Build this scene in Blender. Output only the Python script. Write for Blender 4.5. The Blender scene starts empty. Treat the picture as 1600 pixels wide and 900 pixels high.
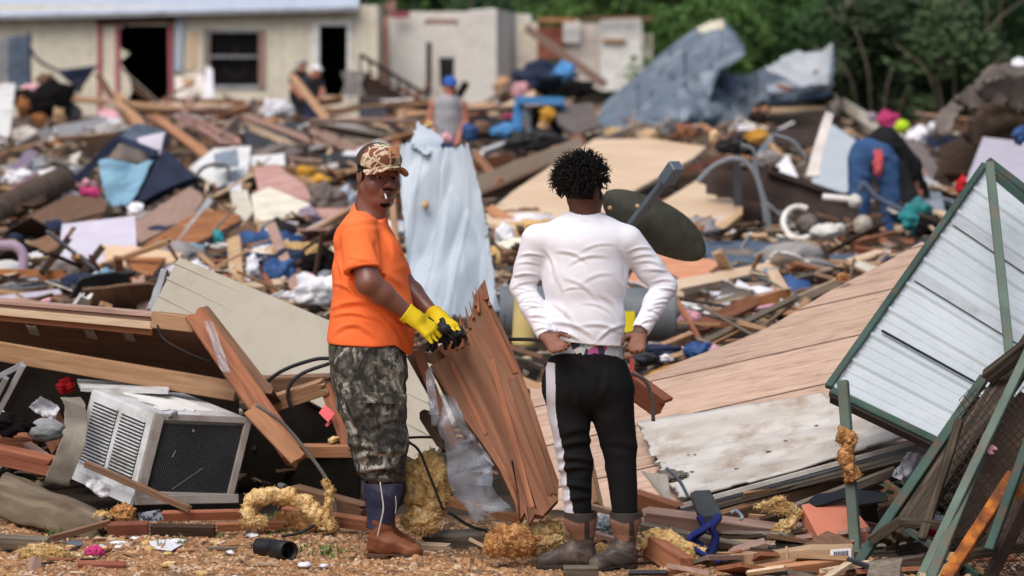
import bpy, bmesh, math, random
import numpy as np
from mathutils import Vector, Matrix, noise as mnoise
R = math.radians
scene = bpy.context.scene
COL = scene.collection
# ---------------------------------------------------------------- camera, light, exposure
CAM_H = 2.37; PITCH = math.atan(390/5333.0); FP = 5333.0
cam_d = bpy.data.cameras.new('camera'); cam = bpy.data.objects.new('camera', cam_d); COL.objects.link(cam)
cam.location = (0, 0, CAM_H); cam.rotation_euler = (R(90)-PITCH, 0, 0)
cam_d.lens = 120; cam_d.sensor_width = 36; cam_d.clip_end = 1000; cam_d.clip_start = .1
cam_d.dof.use_dof = True; cam_d.dof.focus_distance = 15.6; cam_d.dof.aperture_fstop = 2.9
scene.camera = cam
w = bpy.data.worlds.new('World'); scene.world = w; w.use_nodes = True
nt = w.node_tree; bg = nt.nodes['Background']
sky = nt.nodes.new('ShaderNodeTexSky'); sky.sky_type = 'NISHITA'; sky.sun_disc = False
SUN_EL, SUN_AZ = R(56), R(208)          # azimuth clockwise from +Y: behind the camera, slightly left
sky.sun_elevation = SUN_EL; sky.sun_rotation = SUN_AZ; sky.air_density = 1.0; sky.dust_density = 6.0; sky.ozone_density = .6
nt.links.new(sky.outputs[0], bg.inputs[0]); bg.inputs[1].default_value = .13
sd = bpy.data.lights.new('sun', 'SUN'); so = bpy.data.objects.new('sun', sd); COL.objects.link(so)
sd.energy = 1.25; sd.angle = R(50); sd.color = (.90, .95, 1)
sdir = Vector((math.sin(SUN_AZ)*math.cos(SUN_EL), math.cos(SUN_AZ)*math.cos(SUN_EL), math.sin(SUN_EL)))
so.rotation_euler = sdir.to_track_quat('Z', 'Y').to_euler()
vs = scene.view_settings; vs.view_transform = 'Standard'; vs.look = 'None'; vs.gamma = 1; vs.use_curve_mapping = False; vs.exposure = .12
scene.cycles.max_bounces = 5; scene.cycles.diffuse_bounces = 3; scene.cycles.transparent_max_bounces = 8
# ---------------------------------------------------------------- terrain height and photo geometry
ZK = [(0,0),(17,0),(19,.13),(22,.33),(28,.55),(36,.75),(45,.88),(60,.88),(75,.6),(95,.5),(400,3.)]
def Z0(Y):
    return float(np.interp(Y, [a for a,b in ZK], [b for a,b in ZK]))
CP, SP = math.cos(PITCH), math.sin(PITCH)
def P(px, py, Y):
    u = (px-800)/FP; v = (450-py)/FP
    d = Vector((u, CP+v*SP, -SP+v*CP)); t = Y/d.y
    return Vector((d.x*t, Y, CAM_H+d.z*t))
_t = []
for i in range(3400):
    Y = 13+i*.02; a = math.atan((CAM_H-Z0(Y))/Y)-PITCH
    _t.append((450+FP*math.tan(a), Y))
_py = np.minimum.accumulate(np.array([a for a,b in _t])); _Y = np.array([b for a,b in _t])
def YA(py):
    return float(np.interp(-py, -_py, _Y)) if py > 187 else 66 + (187-py)*.1
def pxm(Y): return FP/Y      # photo pixels per metre
# ---------------------------------------------------------------- materials
def srgb(r, g, b):
    f = lambda c: (c/255/12.92 if c/255 <= .04045 else ((c/255+.055)/1.055)**2.4)
    return (f(r), f(g), f(b))
class NT:
    def __init__(s, name):
        s.m = bpy.data.materials.new(name); s.m.use_nodes = True; s.t = s.m.node_tree; s.n = s.t.nodes
        s.b = s.n['Principled BSDF']; s.out = s.n['Material Output']
    def N(s, ty, **kw):
        x = s.n.new(ty)
        for k, v in kw.items():
            if k.startswith('i_'):
                key = k[2:]; key = int(key) if key.isdigit() else key.replace('_', ' ')
                x.inputs[key].default_value = v
            else: setattr(x, k, v)
        return x
    def L(s, a, b): s.t.links.new(a, b)
def c4(c): return (c[0], c[1], c[2], 1)
def ramp(T, stops):
    r = T.N('ShaderNodeValToRGB'); e = r.color_ramp.elements
    while len(e) < len(stops): e.new(.5)
    for q, (p, c) in zip(e, stops): q.position = p; q.color = c4(c) if not isinstance(c, (int, float)) else (c, c, c, 1)
    return r
def mix(T, fac, a, b, mode='MIX'):
    m = T.N('ShaderNodeMix', data_type='RGBA', blend_type=mode)
    if isinstance(fac, (int, float)): m.inputs[0].default_value = fac
    else: T.L(fac, m.inputs[0])
    for k, v in ((6, a), (7, b)):
        if isinstance(v, tuple): m.inputs[k].default_value = c4(v)
        else: T.L(v, m.inputs[k])
    return m.outputs[2]
MATS = {}
def mat(name, c1, c2=None, c3=None, scale=5, stretch=(1,1,1), rough=.75, metal=0, bump=.25, bscale=None, dist=.3,
        dirt=0, dirtcol=(.09,.06,.035), dirtscale=3, var=.18, spec=.2, detail=6, lo=.35, hi=.65, bdist=.01):
    T = NT(name); c2 = c2 or tuple(x*.7 for x in c1)
    tc = T.N('ShaderNodeTexCoord'); oi = T.N('ShaderNodeObjectInfo')
    off = T.N('ShaderNodeVectorMath', operation='SCALE'); off.inputs['Scale'].default_value = 1
    cb = T.N('ShaderNodeCombineXYZ'); mm = T.N('ShaderNodeMath', operation='MULTIPLY'); mm.inputs[1].default_value = 37.
    T.L(oi.outputs['Random'], mm.inputs[0]); T.L(mm.outputs[0], cb.inputs[0]); T.L(mm.outputs[0], cb.inputs[1])
    add = T.N('ShaderNodeVectorMath', operation='ADD'); T.L(tc.outputs['Object'], add.inputs[0]); T.L(cb.outputs[0], add.inputs[1])
    mp = T.N('ShaderNodeMapping'); mp.inputs['Scale'].default_value = stretch; T.L(add.outputs[0], mp.inputs[0])
    ns = T.N('ShaderNodeTexNoise'); ns.inputs['Scale'].default_value = scale; ns.inputs['Detail'].default_value = detail; ns.inputs['Distortion'].default_value = dist
    T.L(mp.outputs[0], ns.inputs[0])
    st = [(lo, c1), (hi, c2)] if c3 is None else [(lo, c1), ((lo+hi)/2, c2), (hi, c3)]
    r = ramp(T, st); T.L(ns.outputs[0], r.inputs[0]); col = r.outputs[0]
    if dirt:
        n2 = T.N('ShaderNodeTexNoise'); n2.inputs['Scale'].default_value = dirtscale; n2.inputs['Detail'].default_value = 8; n2.inputs['Roughness'].default_value = .7
        T.L(add.outputs[0], n2.inputs[0]); r2 = ramp(T, [(.5, 0.), (.72, 1.)]); T.L(n2.outputs[0], r2.inputs[0])
        mu = T.N('ShaderNodeMath', operation='MULTIPLY'); mu.inputs[1].default_value = dirt; T.L(r2.outputs[0], mu.inputs[0])
        col = mix(T, mu.outputs[0], col, dirtcol)
    if var:
        hs = T.N('ShaderNodeHueSaturation'); mr = T.N('ShaderNodeMapRange'); mr.inputs[3].default_value = 1-var; mr.inputs[4].default_value = 1+var
        T.L(oi.outputs['Random'], mr.inputs[0]); T.L(mr.outputs[0], hs.inputs['Value']); T.L(col, hs.inputs['Color']); col = hs.outputs[0]
    T.L(col, T.b.inputs['Base Color'])
    T.b.inputs['Roughness'].default_value = rough; T.b.inputs['Metallic'].default_value = metal
    T.b.inputs['Specular IOR Level'].default_value = spec
    if bump:
        bn = T.N('ShaderNodeBump'); bn.inputs['Strength'].default_value = bump; bn.inputs['Distance'].default_value = bdist
        if bscale:
            n3 = T.N('ShaderNodeTexNoise'); n3.inputs['Scale'].default_value = bscale; n3.inputs['Detail'].default_value = 4
            T.L(mp.outputs[0], n3.inputs[0]); T.L(n3.outputs[0], bn.inputs['Height'])
        else: T.L(ns.outputs[0], bn.inputs['Height'])
        T.L(bn.outputs[0], T.b.inputs['Normal'])
    T.add = add; T.col = col; MATS[name] = T.m; T.m['_'] = 0
    return T
G = (1, 14, 14)
def wood(name, a, b, c=None, dirt=.3, **k):
    g_ = lambda q: None if q is None else tuple(x*.84+.16*(.35*q[0]+.55*q[1]+.1*q[2]) for x in q)
    a, b, c = g_(a), g_(b), g_(c)
    mat(name, a, b, c, scale=k.pop('scale', 2.2), stretch=G, rough=.8, bump=.35, dist=1.2, dirt=dirt, lo=.3, hi=.68, **k)
wood('pine', (.50,.29,.14), (.36,.18,.075)); wood('pine_pale', (.66,.50,.33), (.52,.35,.2))
wood('pine_orange', (.50,.23,.095), (.34,.135,.05)); wood('wood_red', (.36,.13,.05), (.22,.07,.03))
wood('wood_brown', (.25,.13,.07), (.14,.07,.035)); wood('wood_dark', (.075,.04,.025), (.03,.018,.012), dirt=.1)
wood('wood_grey', (.25,.21,.165), (.11,.085,.06)); wood('wood_pinkish', (.46,.29,.22), (.33,.19,.14))
wood('weathered', (.12,.09,.06), (.05,.037,.025), (.03,.022,.015), scale=3)
wood('door_ply', (.30,.13,.062), (.21,.082,.036), (.12,.045,.02), dirt=.5, scale=.9, dirtcol=(.17,.115,.075))
wood('ply_face', (.25,.12,.065), (.17,.08,.045), dirt=.5, scale=1.1)
wood('red_lumber', (.42,.135,.06), (.27,.075,.032), scale=1.5)
mat('white_paint', (.78,.78,.76), (.66,.66,.65), dirt=.55, dirtcol=(.30,.24,.18), rough=.6, bump=.1)
mat('cream_paint', (.74,.69,.57), (.62,.57,.46), dirt=.4, dirtcol=(.25,.19,.13), bump=.1)
mat('siding', (.78,.73,.59), (.70,.65,.52), dirt=.4, dirtcol=(.32,.27,.2), bump=.06, scale=2, var=.05)
mat('beige_panel', (.42,.385,.315), (.375,.34,.275), dirt=.3, dirtcol=(.24,.19,.13), scale=1.6, rough=.55, bump=.06, dirtscale=5, var=0)
mat('grey_paint', (.33,.34,.36), (.24,.25,.27), dirt=.4)
mat('mauve_grey', (.55,.52,.60), (.50,.47,.55), bump=.05, dirt=.1)
mat('tan_board', (.70,.53,.37), (.62,.45,.30), dirt=.25, dirtcol=(.42,.27,.16), scale=1.2, bump=.1, var=.06)
mat('tan_box', (.58,.40,.24), (.45,.29,.16), dirt=.35)
mat('cardboard', (.40,.27,.165), (.32,.21,.13), dirt=.35, scale=3, rough=.85)
mat('salmon', (.80,.30,.19), (.72,.25,.155), dirt=.55, dirtcol=(.45,.17,.10), rough=.5, scale=3, dirtscale=6)
mat('salmon_board', (.74,.36,.21), (.64,.28,.15), dirt=.3, dirtcol=(.45,.2,.1))
mat('pink_dust', (.55,.33,.29), (.42,.23,.19), dirt=.4)
mat('brown_rug', (.12,.08,.055), (.07,.045,.03), bump=.8, bscale=60)
mat('greybrown', (.20,.165,.145), (.13,.11,.10), bump=.5, dirt=.4)
mat('black_plastic', (.012,.012,.013), (.02,.02,.021), rough=.45, bump=.1)
mat('black_cloth', (.010,.009,.010), (.015,.014,.014), rough=.95, bump=.3, spec=0)
mat('navy', (.018,.026,.055), (.03,.04,.08), rough=.8, bump=.3)
mat('charcoal', (.05,.052,.058), (.03,.031,.036), rough=.7, bump=.3)
mat('denim', (.055,.12,.29), (.03,.07,.19), rough=.9, bump=.3, scale=8)
mat('light_blue', (.24,.42,.55), (.17,.33,.46), rough=.8, scale=3)
mat('blue_paint', (.10,.33,.68), (.08,.26,.56), rough=.45, dirt=.25)
mat('slate_blue', (.12,.16,.22), (.07,.10,.145), dirt=.3, rough=.7)
mat('teal', (.03,.26,.28), (.02,.18,.2), rough=.8, dirt=.4); mat('pink', (.55,.06,.20), (.42,.04,.14), rough=.8, dirt=.3)
mat('pale_pink', (.72,.40,.45), (.62,.32,.38)); mat('red', (.6,.02,.03), (.45,.015,.02))
mat('coral', (.80,.16,.17), (.7,.12,.13), bump=.05, dirt=.1)
mat('lime', (.50,.72,.02), (.42,.62,.02), rough=.4, bump=0); mat('lilac', (.38,.30,.39), (.29,.22,.30), dirt=.4)
mat('white_cloth', (.78,.78,.82), (.68,.68,.73), rough=.95, bump=.2, var=.06); mat('grey_cloth', (.32,.30,.30), (.22,.21,.21), rough=.95)
mat('mustard', (.62,.33,.05), (.5,.24,.03)); mat('rust_orange', (.42,.18,.07), (.30,.11,.04), dirt=.4)
mat('insulation', (.82,.61,.32), (.70,.47,.20), (.52,.31,.12), scale=22, rough=1, bump=1, bscale=45, bdist=.03, detail=9, dist=1.0)
mat('insulation_brown', (.66,.37,.16), (.48,.24,.09), (.30,.13,.05), scale=20, rough=1, bump=1, bscale=40, bdist=.03, detail=9, dist=1.0)
mat('galv', (.36,.41,.46), (.24,.28,.33), (.45,.5,.55), scale=2.2, metal=.35, rough=.5, dirt=.3, dirtcol=(.12,.13,.15), bump=.3)
mat('galv_dark', (.22,.26,.31), (.13,.165,.205), (.29,.335,.385), scale=1.0, metal=.3, rough=.55, dirt=.35, dirtcol=(.10,.10,.115), bump=.6, bscale=6, bdist=.04)
mat('pale_wall', (.80,.77,.71), (.72,.69,.63), dirt=.4, dirtcol=(.4,.33,.27), dirtscale=1.5, bump=.05)
mat('white_metal', (.52,.575,.61), (.46,.515,.55), scale=2, rough=.42, dirt=.22, dirtcol=(.30,.27,.24), bump=.05, dirtscale=14, var=.03)
mat('white_wrap', (.50,.57,.64), (.38,.45,.52), scale=2.5, rough=.5, bump=.4, bscale=4, bdist=.03, var=0)
mat('dirty_metal', (.62,.60,.56), (.54,.51,.47), (.46,.42,.37), scale=3.5, stretch=(1,1.6,1), rough=.55, dirt=.75, dirtcol=(.26,.16,.09), bump=.25, dirtscale=5, var=0)
mat('mouldy_metal', (.40,.37,.31), (.30,.27,.22), (.20,.175,.14), scale=5, rough=.7, dirt=.6, dirtcol=(.14,.12,.09), bump=.25)
mat('wavy_tan', (.24,.19,.13), (.12,.09,.06), scale=3, stretch=(1,8,1), rough=.6, dirt=.5, bump=.2)
T = mat('green_paint', (.05,.095,.078), (.032,.062,.052), scale=4, rough=.6, dirt=.95, dirtcol=(.13,.055,.035), dirtscale=9, bump=.2, var=.15)
mat('pale_green_paint', (.12,.165,.135), (.08,.115,.095), scale=4, rough=.6, dirt=.95, dirtcol=(.16,.10,.07), dirtscale=7, bump=.2)
mat('rust', (.40,.14,.025), (.22,.07,.02), (.10,.04,.02), scale=14, rough=.95, bump=.6)
mat('iron', (.035,.025,.023), (.06,.04,.034), rough=.7, dirt=.3); mat('steel_grey', (.16,.18,.20), (.11,.125,.14), rough=.5, metal=.3)
mat('steel_blue', (.15,.19,.24), (.11,.145,.19), rough=.45, metal=.2, bump=.05, dirt=.15)
mat('dish', (.045,.047,.035), (.032,.033,.026), rough=.55, bump=.08, scale=20, dirt=.25, dirtcol=(.10,.09,.07), var=0)
mat('pale_metal', (.42,.45,.48), (.36,.39,.42), rough=.5, dirt=.4, bump=.05)
mat('tank_grey', (.20,.22,.24), (.15,.165,.18), rough=.5, dirt=.3); mat('soft_yellow', (.65,.52,.22), (.55,.42,.16))
mat('yellow', (.75,.62,.02), (.66,.54,.02), bump=.05)
mat('porcelain', (.66,.65,.62), (.55,.53,.50), rough=.35, dirt=.9, dirtcol=(.3,.2,.12))
mat('roof_metal', (.46,.52,.62), (.42,.48,.58), rough=.5, bump=.05, dirt=.15, scale=1, var=.02)
mat('pink_trim', (.42,.12,.15), (.33,.10,.12)); mat('shade_black', (.012,.010,.008), (.008,.006,.005), bump=0, spec=0)  # near-black: shade of unlit interiors and hollows put into the colour
mat('interior_wall', (.68,.63,.58), (.58,.53,.49), dirt=.4, dirtscale=1.5, dirtcol=(.33,.25,.2))
mat('brick', (.28,.10,.065), (.19,.065,.045), rough=.95, dirt=.4)
mat('blue_strap', (.018,.03,.17), (.012,.02,.11), rough=.85, bump=.5, bscale=200); mat('rubber_grey', (.055,.062,.066), (.035,.04,.043), rough=.7, bump=.3, dirt=.4)
mat('cable', (.012,.012,.014), (.02,.02,.022), rough=.5, bump=0); mat('cable_grey', (.16,.14,.13), (.11,.1,.09), rough=.5)
mat('pipe_grey', (.26,.28,.31), (.19,.21,.24), rough=.5)
mat('plaid', (.30,.33,.38), (.05,.06,.08), scale=40, lo=.48, hi=.52)
mat('ac_white', (.60,.61,.62), (.48,.49,.50), dirt=.85, dirtcol=(.22,.18,.14), rough=.5, bump=.1, var=0, dirtscale=5)
mat('ac_grey', (.30,.27,.25), (.20,.18,.165), dirt=.6, rough=.6, dirtscale=8, var=0)
mat('bark', (.10,.085,.065), (.05,.042,.032), stretch=(6,6,1), bump=.8)
for i, (a, b) in enumerate([((.042,.095,.022),(.09,.17,.038)), ((.02,.055,.015),(.05,.105,.028)), ((.02,.05,.02),(.05,.095,.038)), ((.05,.075,.032),(.03,.055,.02))]):
    mat('leaf%d' % i, a, b, scale=1.2, rough=.7, bump=0, var=.3, lo=.3, hi=.7)
# oak-look floor boards: figure plus plank seams along X (object space)
T = mat('oak_floor', (.64,.46,.345), (.54,.37,.27), (.27,.18,.14), scale=3.0, stretch=(1,9,9), rough=.55, dist=2.2, bump=.1, dirt=.3, dirtcol=(.30,.18,.11), var=0, lo=.36, hi=.74)
sx = T.N('ShaderNodeSeparateXYZ'); T.L(T.n['Texture Coordinate'].outputs['Object'], sx.inputs[0])
fr = T.N('ShaderNodeMath', operation='MULTIPLY_ADD'); fr.inputs[1].default_value = 1/.66; fr.inputs[2].default_value = .36; T.L(sx.outputs['Y'], fr.inputs[0])
f2 = T.N('ShaderNodeMath', operation='FRACT'); T.L(fr.outputs[0], f2.inputs[0])
cmp_ = T.N('ShaderNodeMath', operation='LESS_THAN'); cmp_.inputs[1].default_value = .03; T.L(f2.outputs[0], cmp_.inputs[0])
fl = T.N('ShaderNodeMath', operation='FLOOR'); T.L(fr.outputs[0], fl.inputs[0]); wn = T.N('ShaderNodeTexWhiteNoise', noise_dimensions='1D'); T.L(fl.outputs[0], wn.inputs['W'])
mr = T.N('ShaderNodeMapRange'); mr.inputs[3].default_value = .86; mr.inputs[4].default_value = 1.1; T.L(wn.outputs[0], mr.inputs[0])
hs = T.N('ShaderNodeHueSaturation'); T.L(T.col, hs.inputs['Color']); T.L(mr.outputs[0], hs.inputs['Value'])
T.L(mix(T, cmp_.outputs[0], hs.outputs[0], (.07,.035,.02)), T.b.inputs['Base Color'])
# clear plastic film
T = NT('clear_film'); tr = T.N('ShaderNodeBsdfTransparent'); tr.inputs[0].default_value = (.9,.92,.95,1)
ms = T.N('ShaderNodeMixShader'); ms.inputs[0].default_value = .16
T.b.inputs['Base Color'].default_value = (.6,.63,.7,1); T.b.inputs['Roughness'].default_value = .12; T.b.inputs['Specular IOR Level'].default_value = 1
T.L(tr.outputs[0], ms.inputs[1]); T.L(T.b.outputs[0], ms.inputs[2]); T.L(ms.outputs[0], T.out.inputs[0]); MATS['clear_film'] = T.m
T = NT('glass_dark'); T.b.inputs['Base Color'].default_value = (.02,.02,.022,1); T.b.inputs['Roughness'].default_value = .08; tr = T.N('ShaderNodeBsdfTransparent'); ms = T.N('ShaderNodeMixShader'); ms.inputs[0].default_value = .35; T.L(tr.outputs[0], ms.inputs[1]); T.L(T.b.outputs[0], ms.inputs[2]); T.L(ms.outputs[0], T.out.inputs[0]); MATS['glass_dark'] = T.m
# ---------------------------------------------------------------- object helpers
def mesh(name, v, f, m=None, smooth=False, mi=None):
    me = bpy.data.meshes.new(name); me.from_pydata([tuple(x) for x in v], [], [tuple(x) for x in f])
    for q in ([m] if isinstance(m, str) else (m or [])): me.materials.append(MATS[q])
    if mi is not None: me.polygons.foreach_set('material_index', mi)
    if smooth: me.polygons.foreach_set('use_smooth', [True]*len(me.polygons))
    me.update(); return me
def link(name, me, parent=None, M=None):
    o = bpy.data.objects.new(name, me); COL.objects.link(o)
    if M is None: M = Matrix.Identity(4)
    if parent is not None:
        o.parent = parent; M = (Matrix.Translation(-parent['_w']) if 0 else parent_world(parent).inverted()) @ M
    o.matrix_basis = M; return o
def parent_world(o):
    M = o.matrix_basis.copy()
    while o.parent: o = o.parent; M = o.matrix_basis @ M
    return M
def tag(o, label=None, cat=None, group=None, kind=None):
    if label: o['label'] = label
    if cat: o['category'] = cat
    if group: o['group'] = group
    if kind: o['kind'] = kind
    return o
def empty(name, loc, label, cat, group=None):
    o = bpy.data.objects.new(name, None); COL.objects.link(o); o.location = loc; o.empty_display_size = .1
    return tag(o, label, cat, group)
def frame_from(p0, p1, p3):
    x = (p1-p0).normalized(); n = x.cross(p3-p0).normalized(); y = n.cross(x)
    return Matrix(((x.x,y.x,n.x,p0.x),(x.y,y.y,n.y,p0.y),(x.z,y.z,n.z,p0.z),(0,0,0,1)))
def bev(o, wd=.003, seg=1):
    b = o.modifiers.new('bevel', 'BEVEL'); b.width = wd; b.segments = seg; b.limit_method = 'ANGLE'; b.angle_limit = R(40)
EYE = Vector((0,0,CAM_H))
def quad3(name, pts, m, thick=.02, nx=12, ny=6, bend=0., wr=0., wrs=2., wst=(1,1), cre=0., crs=1., jag=(0,0,0,0), seed=0, rib=None, parent=None, smooth=False, curl=0.):
    """slab over four 3D corners p0-p1 (length) p3-p2; jag = raggedness (m) of ends s0,s1 and sides t0,t1"""
    p0, p1, p2, p3 = pts; M = frame_from(p0, p1, p3); Mi = M.inverted()
    q = [Mi @ p for p in pts]; flip = (M.to_3x3() @ Vector((0,0,1))).dot(EYE-p0) < 0
    sg = -1 if flip else 1; rnd = random.Random(seed+7)
    j0 = [rnd.random()**2*jag[0] for _ in range(ny+1)]; j1 = [rnd.random()**2*jag[1] for _ in range(ny+1)]
    k0 = [rnd.random()**2*jag[2] for _ in range(nx+1)]; k1 = [rnd.random()**2*jag[3] for _ in range(nx+1)]
    L = max((q[1]-q[0]).length, .01); W = max((q[3]-q[0]).length, .01); V = []
    for side in (0, 1):
        for j in range(ny+1):
            for i in range(nx+1):
                s = i/nx; t = j/ny
                if i == 0: s += j0[j]/L
                if i == nx: s -= j1[j]/L
                if j == 0: t += k0[i]/W
                if j == ny: t -= k1[i]/W
                a = q[0].lerp(q[1], s); b = q[3].lerp(q[2], s); v = a.lerp(b, t)
                z = bend*math.sin(math.pi*s)*L + curl*(2*t-1)**2*W
                if wr: z += wr*mnoise.noise(Vector((v.x*wrs*wst[0], v.y*wrs*wst[1], seed*3.1)))
                if wr: z += wr*.5*abs(mnoise.noise(Vector((v.x*wrs*2.1*wst[0]+5, v.y*wrs*2.1*wst[1], seed*3.1))))
                if cre: dd = mnoise.voronoi(Vector((v.x*crs*wst[0], v.y*crs*wst[1], seed*1.7)))[0]; d2 = mnoise.voronoi(Vector((v.x*crs*2.3*wst[0]+9, v.y*crs*2.3*wst[1], seed*1.7)))[0]; z += cre*(min(dd[1]-dd[0],.7)+.35*min(d2[1]-d2[0],.7))
                if rib: z += rib[2]*(1 if ((v[rib[0]]/rib[1]) % 1) < rib[3] else 0)
                V.append(v+Vector((0, 0, z*sg-side*thick*sg)))
    n = (nx+1)*(ny+1); F = []; idx = lambda i, j: j*(nx+1)+i
    for j in range(ny):
        for i in range(nx):
            a, b, c, d = idx(i,j), idx(i+1,j), idx(i+1,j+1), idx(i,j+1)
            F.append((a,b,c,d) if sg > 0 else (a,d,c,b)); F.append((n+a,n+d,n+c,n+b) if sg > 0 else (n+a,n+b,n+c,n+d))
    ring = [idx(i,0) for i in range(nx)]+[idx(nx,j) for j in range(ny)]+[idx(i,ny) for i in range(nx,0,-1)]+[idx(0,j) for j in range(ny,0,-1)]
    for a, b in zip(ring, ring[1:]+ring[:1]): F.append((a,n+a,n+b,b) if sg > 0 else (a,b,n+b,n+a))
    c = sum(q, Vector())/4; V = [v-c for v in V]; M = M @ Matrix.Translation(c)
    return link(name, mesh(name, V, F, m, smooth), parent, M)
def poly3(name, pts, m, thick=.02, parent=None, ax=None):
    p0, p1 = pts[0], pts[1]; far = max(pts[2:], key=lambda p: ((p-p0).cross(p1-p0)).length)
    M = frame_from(p0, p1, far); Mi = M.inverted(); q = [Mi @ p for p in pts]
    for a in q: a.z = 0
    flip = (M.to_3x3() @ Vector((0,0,1))).dot(EYE-p0) < 0; dz = thick if flip else -thick
    ar = sum(a.x*b.y-a.y*b.x for a, b in zip(q, q[1:]+q[:1])); n = len(q); c = sum(q, Vector())/n
    V = [a-c for a in q]+[a-c+Vector((0,0,dz)) for a in q]
    F = [tuple(range(n)), tuple(range(2*n-1, n-1, -1))]+[(i, n+i, n+(i+1)%n, (i+1)%n) for i in range(n)]
    me = mesh(name, V, F, m); b = bmesh.new(); b.from_mesh(me); bmesh.ops.recalc_face_normals(b, faces=b.faces); b.to_mesh(me); b.free()
    return link(name, me, parent, M @ Matrix.Translation(c))
def box3(name, p0, p1, up, wd, th, m, parent=None, jag=0, seed=0, taper=1., nseg=1):
    """beam p0->p1, width wd across 'up' side, thickness th"""
    x = (p1-p0).normalized(); n = x.cross(up).normalized(); y = n.cross(x).normalized(); L = (p1-p0).length
    M = Matrix(((x.x,y.x,n.x,p0.x),(x.y,y.y,n.y,p0.y),(x.z,y.z,n.z,p0.z),(0,0,0,1)))
    rnd = random.Random(seed); nj = 6 if jag else 1; V = []; F = []
    for i in range(nseg+1):
        s = i/nseg; k = 1+(taper-1)*s
        for z in (-.5, .5):
            for j in range(nj+1):
                X = s*L
                if i == nseg and jag: X -= rnd.random()**1.5*jag
                if i == 0 and jag: X += rnd.random()**3*jag
                V.append((X-L/2, (j/nj-.5)*wd*k, z*th*k))
    r = 2*(nj+1)
    for i in range(nseg):
        for j in range(nj):
            a = i*r+j; F.append((a, a+1, a+r+1, a+r)); a += nj+1; F.append((a, a+r, a+r+1, a+1))
        a = i*r; F.append((a, a+r, a+r+nj+1, a+nj+1)); a = i*r+nj; F.append((a, a+nj+1, a+nj+1+r, a+r))
    for j in range(nj): F.append((j, j+nj+1, j+nj+2, j+1)); a = nseg*r+j; F.append((a, a+1, a+nj+2, a+nj+1))
    me = mesh(name, V, F, m); b = bmesh.new(); b.from_mesh(me); bmesh.ops.recalc_face_normals(b, faces=b.faces); b.to_mesh(me); b.free()
    return link(name, me, parent, M @ Matrix.Translation((L/2,0,0)))
def catmull(pts, n=8):
    if len(pts) < 3: return list(pts)
    p = [2*pts[0]-pts[1]]+list(pts)+[2*pts[-1]-pts[-2]]; out = []
    for i in range(1, len(p)-2):
        for k in range(n):
            t = k/n; a, b, c, d = p[i-1:i+3]
            out.append(.5*((2*b)+(c-a)*t+(2*a-5*b+4*c-d)*t*t+(3*b-a-3*c+d)*t**3))
    return out+[pts[-1]]
def tube3(name, pts, r, m, parent=None, seg=8, smooth=True, rings=None, flat=1., sub=8, hollow=False):
    pp = catmull([Vector(p) for p in pts], sub); c = sum(pp, Vector())/len(pp); V = []; F = []
    up = Vector((0,0,1)); prev = None; N = len(pp)
    for i, p in enumerate(pp):
        t = (pp[min(i+1,N-1)]-pp[max(i-1,0)]).normalized()
        if prev is None: prev = t.cross(up if abs(t.z) < .9 else Vector((1,0,0))).normalized()
        a = (prev-t*prev.dot(t)).normalized(); b = t.cross(a); prev = a
        rr = r if not callable(r) else r(i/(N-1))
        for k in range(seg):
            an = 2*math.pi*k/seg; V.append(p-c+a*(rr*math.cos(an))+b*(rr*flat*math.sin(an)))
    for i in range(N-1):
        for k in range(seg): F.append((i*seg+k, i*seg+(k+1)%seg, (i+1)*seg+(k+1)%seg, (i+1)*seg+k))
    if not hollow: F.append(tuple(range(seg-1,-1,-1))); F.append(tuple((N-1)*seg+k for k in range(seg)))
    o = link(name, mesh(name, V, F, m, smooth), parent, Matrix.Translation(c))
    if hollow: s = o.modifiers.new('solid', 'SOLIDIFY'); s.thickness = r*.15
    return o
_ico = {}
def ico(sub):
    if sub not in _ico:
        b = bmesh.new(); bmesh.ops.create_icosphere(b, subdivisions=sub, radius=1)
        _ico[sub] = ([v.co.copy() for v in b.verts], [tuple(v.index for v in f.verts) for f in b.faces]); b.free()
    return _ico[sub]
def lump_mesh(name, rx, ry, rz, m, amp=.35, fr=1.6, seed=0, sub=4, ridge=0., cut=None):
    V0, F = ico(sub); V = []; s = Vector((seed*3.7, seed*1.3, seed*7.1))
    for v in V0:
        d = mnoise.fractal(v*fr+s, .8, 2.1, 4)*amp
        if ridge:
            for q_, g_ in ((.75,1.),(1.6,.4),(3.4,.12)):
                dd = mnoise.voronoi(v*fr*q_+s)[0]; d += ridge*g_*(min(dd[1]-dd[0], .5)*2.4-.6)
        k = 1+d; V.append((v.x*rx*k, v.y*ry*k, v.z*rz*k))
    return mesh(name, V, F, m, True)
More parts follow.
